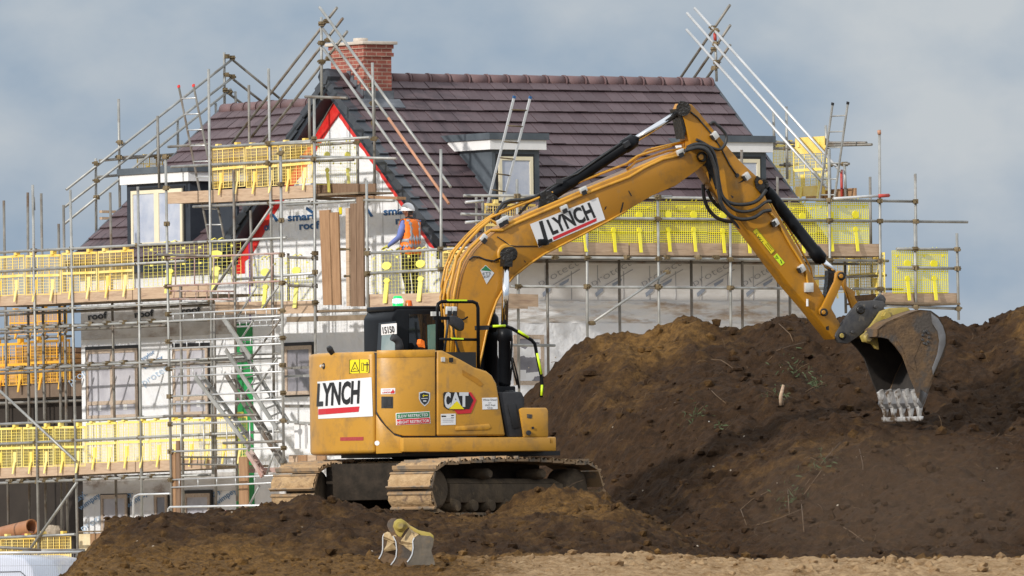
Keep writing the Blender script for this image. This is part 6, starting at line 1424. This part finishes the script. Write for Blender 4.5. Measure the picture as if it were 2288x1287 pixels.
# ================================================================ spare bucket lying in front
SBO = at(930, 1268, 168.0); sb = thing('spare_bucket', SBO, 'worn spare digging bucket with olive ears lying in front of the tracks', 'bucket')
def sx8(x, y): return (780 + x / 8.17, 1140 + y / 8.17)
def pl8(pts, Y): return [at(*sx8(x, y), Y) for x, y in pts]
C1 = [(640, 430), (615, 480), (612, 720), (590, 800), (540, 890), (470, 960), (380, 1030), (250, 1095)]; C2 = [(800, 470), (850, 570), (868, 720), (855, 850), (820, 920), (770, 985), (650, 1085)]; C3 = [(1190, 500), (1160, 560), (1168, 690), (1150, 800), (1110, 880), (1060, 945)]
def rib(C_, back, Y, mat, nm, t_=.03):
    m = MB(); m.prism(pl8(C_ + back, Y), V((0, t_, 0))); o = m.build(nm, MT[mat], sb)
    m = MB(); P = pl8(C_, Y - .004)
    for p, q in zip(P[:-1], P[1:]): m.bar(p, q, .012, .014)
    m.build('worn_edge', MT['silver'], o); return o
rib(C1, [(640, 1130), (900, 1100), (900, 500), (780, 430)], 168.75, 'bucket', 'side_plate'); rib(C2, [(900, 1110), (1200, 1000), (1200, 560), (930, 480)], 168.4, 'bucket', 'middle_rib')
rib(C3, [(1060, 1000), (1570, 1000), (1560, 930), (1500, 740), (1535, 640), (1545, 520), (1480, 470), (1270, 455)], 168.0, 'sb_plate', 'side_plate')
def sheet(Ca, Ya, Cb, Yb, mat, nm, th_=.02):
    A = pl8(Ca, Ya); B = pl8(Cb, Yb); n = min(len(A), len(B)); m = MB()
    for i in range(n - 1): m.box8([A[i], A[i + 1], B[i + 1], B[i], A[i] + V((.01, .02, -th_)), A[i + 1] + V((.01, .02, -th_)), B[i + 1] + V((.01, .02, -th_)), B[i] + V((.01, .02, -th_))])
    return m.build(nm, MT[mat], sb)
sheet([(620, 470), (640, 420), (700, 390), (770, 420)], 168.75, [(820, 560), (840, 500), (870, 470), (930, 500)], 168.4, 'sb_cream', 'curved_back'); sheet([(618, 500), (700, 540), (680, 640), (630, 730)], 168.74, [(840, 590), (800, 600), (800, 600), (860, 690)], 168.41, 'sb_cream', 'curved_back')
sheet([(940, 560), (1010, 470), (1100, 330), (1220, 390)], 168.38, [(1150, 600), (1165, 560), (1190, 500), (1270, 440)], 168.04, 'sb_cream', 'curved_back'); sheet([(900, 580), (960, 600), (1000, 640)], 168.37, [(1150, 620), (1155, 680), (1140, 740)], 168.04, 'sb_cream', 'curved_back')
ear8 = [(800, 300), (820, 210), (880, 160), (950, 155), (1010, 190), (1120, 280), (1270, 365), (1480, 410), (1540, 460), (1550, 540), (1520, 640), (1450, 610), (1380, 560), (1360, 490), (1270, 430), (1200, 400), (1080, 310), (1010, 380), (950, 490), (900, 480), (850, 420)]
m = MB(); m.prism(pl8(ear8, 168.15), V((0, .05, 0))); m.build('pin_ear', MT['olive'], sb, bevel=.008)
m = MB(); m.prism(pl8([(690, 280), (710, 200), (770, 150), (840, 145), (900, 180), (880, 420), (860, 560), (800, 520), (740, 400)], 168.5), V((0, .05, 0))); m.build('pin_ear', MT['bucket'], sb, bevel=.008)
for (x, y, r) in ((925, 275, .075), (1440, 540, .06)):
    m = MB(); m.lathe(at(*sx8(x, y), 168.15), V((0, -1, 0)), [(0, r), (.03, r), (.032, r * .65), (.05, r * .6)], 16); m.build('pin_boss', MT['olive'], sb)
# ================================================================ van, fence, barriers, pipe, insulation at the lower left
vo = at(-20, 1300, 213); vo.z = .6
van = thing('van', vo, 'pale van parked behind the wire fence at the bottom left corner', 'van')
ca = R(-8); vx = V((math.cos(ca), math.sin(ca), 0)); vy = V((-vx.y, vx.x, 0)) ; 
vr = at(76, 1260, 213); top = at(40, 1239, 213).z
vR = V((vr.x, vr.y, 0)) - vx * 0
def vp(x, y, z): return V((vr.x, vr.y, 0)) + vx * x + V((.16, .987, 0)) * y + UP * z
m = MB(); prof = [(-1.9, .75), (-1.9, top - .25), (-1.8, top - .06), (-1.6, top), (-.45, top), (-.14, top - .06), (-.02, top - .22), (.07, top - .6), (.10, .75)]
m.prism([vp(x, 0, z) for x, z in prof], V((.16, .987, 0)) * 4.6); vb = m.build('body', MT['vanwhite'], van, bevel=.05, segs=3)
m = MB(); w_ = [(-1.5, top - .28), (-.22, top - .27), (-.14, top - .34), (-.06, top - .8), (-1.5, top - .8)]
P = [vp(x, -.006, z) for x, z in w_]
for i in range(len(P) - 1): m.bar(P[i], P[i + 1], .012, .012)
m.build('door_seam', MT['plastic'], vb)
m = MB(); m.lathe(vp(.0, 0.15, top - .62), V((.987, -.16, 0)), [(0, .03), (.05, .03)], 8); m.build('hinge', MT['plastic'], vb)
for y in (.8, 3.6):
    for x in (-1.7, -.1):
        m = MB(); m.lathe(vp(x - .1, y, .92), vx, [(0, .3), (.03, .33), (.2, .33), (.23, .3)], 20); o = m.build('wheel', MT['rubber'], van)
        m = MB(); m.lathe(vp(x - .11, y, .92), vx, [(0, .18), (.25, .18)], 14); m.build('rim', MT['steelclamp'], o)
cr = thing('car', V((vr.x + .5, 219, .6)), 'silver grey vehicle with a big side window parked beside the pale van', 'car')
m = MB(); zt0 = at(120, 1243, 219).z; A = at(74, 1300, 219); B = at(168, 1300, 219)
def cp(x, y, z): return V((A.x + (B.x - A.x) * x, 219 + y, z))
m.prism([cp(-.3, 0, .8), cp(-.3, 0, zt0 - .06), cp(-.1, 0, zt0), cp(.65, 0, zt0 - .01), cp(1.0, 0, zt0 - .14), cp(1.05, 0, .8)], V((0, 1.7, 0))); cb2 = m.build('body', MT['plastic'], cr, bevel=.04)
m = MB(); m.prism([cp(-.25, -.012, zt0 - .9), cp(-.25, -.012, zt0 - .05), cp(.6, -.012, zt0 - .06), cp(.72, -.012, zt0 - .12), cp(.74, -.012, zt0 - .9)], V((0, .01, 0))); m.build('side_window', MT['vanglass'], cb2)
m = MB(); m.prism([cp(.80, -.012, zt0 - .9), cp(.79, -.012, zt0 - .13), cp(.95, -.012, zt0 - .17), cp(1.0, -.012, zt0 - .9)], V((0, .01, 0))); m.build('quarter_window', MT['cabglass'], cb2)
for x in (0, .8):
    m = MB(); m.lathe(cp(x, -.02, .92), V((0, 1, 0)), [(0, .28), (.02, .32), (.2, .32)], 18); m.build('wheel', MT['rubber'], cr)
fn = thing('mesh_fence', at(60, 1300, 206), 'temporary wire mesh fence panel in front of the van', 'fence')
m = MB(); A, B = at(-60, 1236, 206), at(186, 1233.5, 206); m.tube(A, B, .021, 8); m.build('top_rail', MT['alu'], fn)
m = MB(); n = 58
for i in range(n): P = A + (B - A) * (i / (n - 1)); m.tube(P, P - UP * 1.9, .0025, 4)
for k in range(8): m.tube(A - UP * (.2 + .23 * k), B - UP * (.2 + .23 * k), .0025, 4)
m.build('wire_mesh', MT['wire'], fn)
for P in (A, B):
    m = MB(); m.tube(P, P - UP * 1.95, .021, 8); m.build('post', MT['alu'], fn)
m = MB(); m.tube(at(-30, 1221, 207), at(92, 1229, 207), .022, 8); m.tube(at(50, 1231, 207.2), at(190, 1230.5, 207.2), .03, 8)
tag(m.build('loose_tube', MT['steel_dark']), 'dark loose tubes resting along the top of the wire fence', 'tube')
pp = MB(); A, B = pA(-60, 1210, -.6), pA(72, 1177, -.6); d = (B - A).normalized(); L = (B - A).length
pp.lathe(A, d, [(0, .15), (L - .04, .15), (L - .02, .158), (L, .155), (L + .001, .125), (L - .3, .12)], 24); tag(pp.build('drain_pipe', MT['clay']), 'terracotta drain pipe poking in at the lower left edge', 'pipe')
# mineral wool and rubble
P = pA(176, 1300, -.9); o = thing('insulation_pack', P, 'cream insulation slab standing behind the dirt mound under the white wall', 'insulation', rz=-BE)
m = MB(); z1 = pA(180, 1192, -.9).z; m.boxo(V((P.x, P.y, GZ)), a * .42, b * .3, UP * (z1 - GZ)); m.build('slab', MT['insul'], o, bevel=.03)
m = MB(); q = pA(202, 1300, -.9); m.boxo(V((q.x, q.y, GZ)), a * .75, b * .3, UP * (z1 - GZ)); m.build('back_slab', MT['plank'], o, bevel=.02)
m = MB(); m.boxo(pA(170, 1190, -.95), a * 1.3, b * .4, UP * .03); m.build('cover_board', MT['deck'], o)
for k, (x, y, mt, lab) in enumerate(((48, 1193, 'brick', 'pinkish brick on the bottom rail deck under the drain pipe'), (112, 1187, 'stone', 'grey rubble lump on the bottom deck beside the brace'))):
    m = MB(); P = pA(x, y, -.7)
    if k == 0: m.boxo(P - UP * .02, a * .25, b * .11, UP * .075)
    else:
        for i in range(5): m.lathe(P + a * (.06 * i) + UP * random.uniform(-.02, .05), UP, [(-.1, .08), (0, .11), (.08, .06)], 7)
    tag(m.build('brick' if k == 0 else 'rubble', MT[mt]), lab, 'brick' if k == 0 else 'rubble')
def barrier(pts, legs, v, mat, label, bars=()):
    P = pA(*pts[0], v); o = thing('barrier', P, label, 'barrier', 'pedestrian barriers below the stair tower', rz=-BE)
    m = MB(); m.path([pA(x, y, v) for x, y in pts], .021, 8); m.build('frame', MT[mat], o)
    for x, y0, y1 in legs:
        m = MB(); m.tube(pA(x, y0, v), pA(x, y1, v), .017, 7); m.build('leg', MT[mat], o)
    if bars:
        m = MB()
        for i in range(bars[4]): x = bars[0] + (bars[1] - bars[0]) * i / (bars[4] - 1); m.tube(pA(x, bars[2], v), pA(x, bars[3], v), .007, 5)
        m.build('bars', MT[mat], o)
barrier(((298, 1230), (298, 1118), (301, 1109), (310, 1105), (380, 1103)), (), -3.2, 'alu', 'grey tube barrier with a rounded corner behind the mound')
barrier(((374, 1175), (376, 1137), (380, 1133), (594, 1129)), ((590, 1130, 1180),), -3.6, 'alu', 'bright white rail barrier running to the far track')
barrier(((463, 1175), (465, 1146), (470, 1143.5), (546, 1143), (551, 1147), (551, 1175)), (), -4.2, 'red_tube', 'short red topped barrier in front of the stair tower', (472, 544, 1146, 1175, 9))
# ================================================================ the worker
def skin_body(nodes, edges, root=0, sub=2):
    me = bpy.data.meshes.new('skin'); me.from_pydata([n[0] for n in nodes], edges, [])
    ob = bpy.data.objects.new('skin', me); COL.objects.link(ob)
    md = ob.modifiers.new('s', 'SKIN'); md.use_smooth_shade = True
    if not me.skin_vertices: me.skin_vertices.new() if hasattr(me.skin_vertices, 'new') else None
    sv = me.skin_vertices[0].data
    for i, n in enumerate(nodes): sv[i].radius = (n[1] * 1.08, (n[1] if len(n) < 3 else n[2]) * 1.18); sv[i].use_root = (i == root)
    sd = ob.modifiers.new('d', 'SUBSURF'); sd.levels = sub; sd.render_levels = sub
    dg = bpy.context.evaluated_depsgraph_get(); out = bpy.data.meshes.new_from_object(ob.evaluated_get(dg))
    bpy.data.objects.remove(ob); return out
N_ = []; E_ = []
def nn(p, r, par=None, r2=None):
    N_.append((p, r) if r2 is None else (p, r, r2)); i = len(N_) - 1
    if par is not None: E_.append((par, i))
    return i
pel = nn((0, 0, .96), .115, None, .15); wa = nn((.0, 0, 1.12), .10, pel, .135); che = nn((.01, 0, 1.33), .115, wa, .16); nb_ = nn((.015, 0, 1.475), .06, che, .075); nk = nn((.025, 0, 1.54), .052, nb_); hd = nn((.045, .01, 1.64), .085, nk, .075); ht = nn((.04, .012, 1.73), .065, hd)
nose = nn((.135, .035, 1.635), .016, hd)
hands = {}
for s_ in (1, -1):
    sh_ = nn((.0, .175 * s_, 1.42), .062, che); elb = nn((.04 if s_ > 0 else .1, .245 * s_, 1.17), .046, sh_); mid = nn((.17 if s_ > 0 else .2, .25 * s_, 1.09), .041, elb); wr = nn((.27 if s_ > 0 else .32, .235 * s_, 1.035), .030, mid)
    pm = nn((.33 if s_ > 0 else .38, .22 * s_, 1.01), .034, wr, .022); x0 = .33 if s_ > 0 else .38
    for f_, (dy, L_) in enumerate(((-.03, .075), (-.01, .09), (.012, .085), (.032, .065))):
        k1 = nn((x0 + .045, (.22 + dy) * s_, 1.0), .0095, pm); k2 = nn((x0 + .045 + L_ * .5, (.22 + dy) * s_, .985), .009, k1); nn((x0 + .04 + L_ * .9, (.22 + dy) * s_, .965 - .005 * f_), .008, k2)
    t1 = nn((x0 - .0, (.22 - .045) * s_, 1.005), .011, pm); nn((x0 + .04, (.22 - .065) * s_, .985), .009, t1)
for s_ in (1, -1):
    hp = nn((.0, .085 * s_, .88), .092, pel); kn = nn((.03 if s_ > 0 else .0, .10 * s_, .50), .064, hp); cf = nn((-.02, .105 * s_, .32), .056, kn); an = nn((-.02, .11 * s_, .09), .042, cf); nn((.11, .12 * s_, .045), .042, an)
me = skin_body(N_, E_)
WP = on(919, 674, HC + b * -.72, b); WP.z = pA(905, 683, -1.35).z + .07
wk = thing('person', WP, 'worker in white helmet, orange hi-vis vest and blue sleeves reaching forward on the scaffold', 'person', rz=R(140))
for mm in ('skin', 'sleeve', 'trousers', 'glove', 'boot', 'hair'): me.materials.append(MT[mm])
for pgn in me.polygons:
    x, y, z = pgn.center; i = 0
    if z < .12: i = 4
    elif z < .97 and abs(y) < .19 and x < .2: i = 2
    elif z < 1.5: i = 1
    if z < 1.4 and abs(y) > .12 and x > .285: i = 3
    if z > 1.5:
        i = 0
        if z < 1.55 and x < .02: i = 5
        if z > 1.56 and x < .0: i = 5
    pgn.material_index = i; pgn.use_smooth = True
body = bpy.data.objects.new('body', me); COL.objects.link(body); body.parent = wk; body.scale = (1.12, 1.12, 1.05)
def shell_of(sel, o_, name, mat, extra=0):
    bm = bmesh.new(); bm.from_mesh(me); bmesh.ops.delete(bm, geom=[f for f in bm.faces if not sel(f.calc_center_median())], context='FACES'); bm.normal_update()
    for v in bm.verts: v.co += v.normal * o_
    m2_ = bpy.data.meshes.new(name); bm.to_mesh(m2_); bm.free(); m2_.materials.clear(); m2_.materials.append(MT[mat])
    for p_ in m2_.polygons: p_.use_smooth = True; p_.material_index = 0
    o = bpy.data.objects.new(name, m2_); COL.objects.link(o); o.parent = wk; o.scale = (1.12, 1.12, 1.05); md = o.modifiers.new('t', 'SOLIDIFY'); md.thickness = .006; return o
shell_of(lambda c: .86 < c.z < 1.49 and abs(c.y) < .185 and not (c.z < 1.30 and abs(c.y) > .17) and c.x < .2, .022, 'vest', 'hivis')
shell_of(lambda c: (1.10 < c.z < 1.145 or .985 < c.z < 1.03) and abs(c.y) < .17 and c.x < .17, .030, 'reflective_band', 'reflect')
shell_of(lambda c: 1.10 < c.z < 1.47 and .085 < abs(c.y) < .13 and c.x < .17, .030, 'reflective_band', 'reflect')
def wl(x, y, z): return ROOTM[wk.name] @ V((x * 1.12, y * 1.12, z * 1.05))
m = MB(); vs = []; fs = []; nu, nv_ = 20, 8
for j in range(nv_ + 1):
    t_ = j / nv_ * math.pi / 2
    for i in range(nu): q = 2 * math.pi * i / nu; vs.append(wl(.045 + .130 * math.cos(q) * math.cos(t_), .012 + .108 * math.sin(q) * math.cos(t_), 1.645 + .15 * math.sin(t_)))
for j in range(nv_):
    for i in range(nu): i2 = (i + 1) % nu; fs.append((j * nu + i, j * nu + i2, (j + 1) * nu + i2, (j + 1) * nu + i))
m.add(vs, fs, True); hel = m.build('helmet', MT['helmet'], wk)
m = MB(); pk = [wl(.045 + (.130 + .04) * math.cos(q),   .012 + .10 * math.sin(q), 1.648) for q in [R(-65 + 13 * i) for i in range(11)]]; m.prism(pk, V((0, 0, .012))); m.build('helmet_peak', MT['helmet'], hel)
m = MB(); m.lathe(wl(-.02, .125, 1.70), V((0, 1, 0)), [(0, .008), (.01, .008)], 8); m.build('helmet_rivet', MT['plastic'], hel)
m = MB(); m.lathe(wl(.02, .0, 1.49), UP, [(0, .085), (.03, .082), (.055, .07)], 16); m.build('collar', MT['blacktrim'], wk)
m = MB()
for s_ in (1, -1): m.lathe(wl(.03, .012 + .088 * s_, 1.625), V((0, s_ * 1.0, 0)), [(-.01, .02), (.012, .028), (.02, .018)], 10)
m.build('ears', MT['skin'], wk)
m = MB()
for s_ in (1, -1): m.lathe(wl(.118, .02 + .032 * s_, 1.652), V((1, 0, 0)), [(0, .010), (.008, .007)], 8)
m.build('eyes', MT['hair'], wk); m = MB(); m.box(wl(.118, .02, 1.592), .045, .012, .009); m.build('mouth', MT['darkred'], wk)
# ================================================================ sky and sun
SE, SAZ = R(24), math.atan2(-.75, -.66)
sdir = V((math.cos(SE) * math.cos(SAZ), math.cos(SE) * math.sin(SAZ), math.sin(SE)))
sl = bpy.data.lights.new('sun', 'SUN'); sl.energy = 3.25; sl.angle = R(1.6); sl.color = (1, .955, .89); so_ = bpy.data.objects.new('sun', sl); COL.objects.link(so_)
so_.rotation_euler = sdir.to_track_quat('Z', 'Y').to_euler()
wd = bpy.data.worlds.new('World'); SC.world = wd; wd.use_nodes = True; nt = wd.node_tree; bg = nt.nodes['Background']
sk = nt.nodes.new('ShaderNodeTexSky'); sk.sky_type = 'NISHITA'; sk.sun_disc = False; sk.sun_elevation = SE; sk.sun_rotation = math.pi / 2 - SAZ
bg.inputs['Strength'].default_value = .1
tc = nt.nodes.new('ShaderNodeTexCoord'); sp = nt.nodes.new('ShaderNodeSeparateXYZ'); nt.links.new(tc.outputs['Generated'], sp.inputs[0])
mp = nt.nodes.new('ShaderNodeMapping'); mp.inputs['Scale'].default_value = (1, 1, 1.5); mp.inputs['Location'].default_value = (.31, 0, .015); nt.links.new(tc.outputs['Generated'], mp.inputs['Vector'])
nz = nd(nt, 'ShaderNodeTexNoise', Scale=42, Detail=6, Roughness=.5); nt.links.new(mp.outputs['Vector'], nz.inputs['Vector'])
rp = nt.nodes.new('ShaderNodeValToRGB'); e = rp.color_ramp.elements
e[0].position = .42; e[0].color = (2.95, 3.9, 5.2, 1); e[1].position = .66; e[1].color = (5.35, 5.75, 6.25, 1)
nt.links.new(nz.outputs['Fac'], rp.inputs['Fac'])
up = nt.nodes.new('ShaderNodeValToRGB'); e = up.color_ramp.elements; e[0].position = .08; e[0].color = (0, 0, 0, 1); e[1].position = .45; e[1].color = (1, 1, 1, 1); nt.links.new(sp.outputs[2], up.inputs['Fac'])
mx = nd(nt, 'ShaderNodeMix', data_type='RGBA'); nt.links.new(up.outputs['Color'], mx.inputs['Factor']); nt.links.new(rp.outputs['Color'], mx.inputs[6]); mx.inputs[7].default_value = (11.2, 11.7, 12.2, 1)
mx2 = nd(nt, 'ShaderNodeMix', data_type='RGBA'); mx2.inputs['Factor'].default_value = .9; nt.links.new(sk.outputs['Color'], mx2.inputs[6]); nt.links.new(mx.outputs[2], mx2.inputs[7]); nt.links.new(mx2.outputs[2], bg.inputs['Color'])
SC.view_settings.view_transform = 'Standard'; SC.view_settings.look = 'None'; SC.view_settings.exposure = 0; SC.view_settings.gamma = 1
SC.cycles.max_bounces = 6
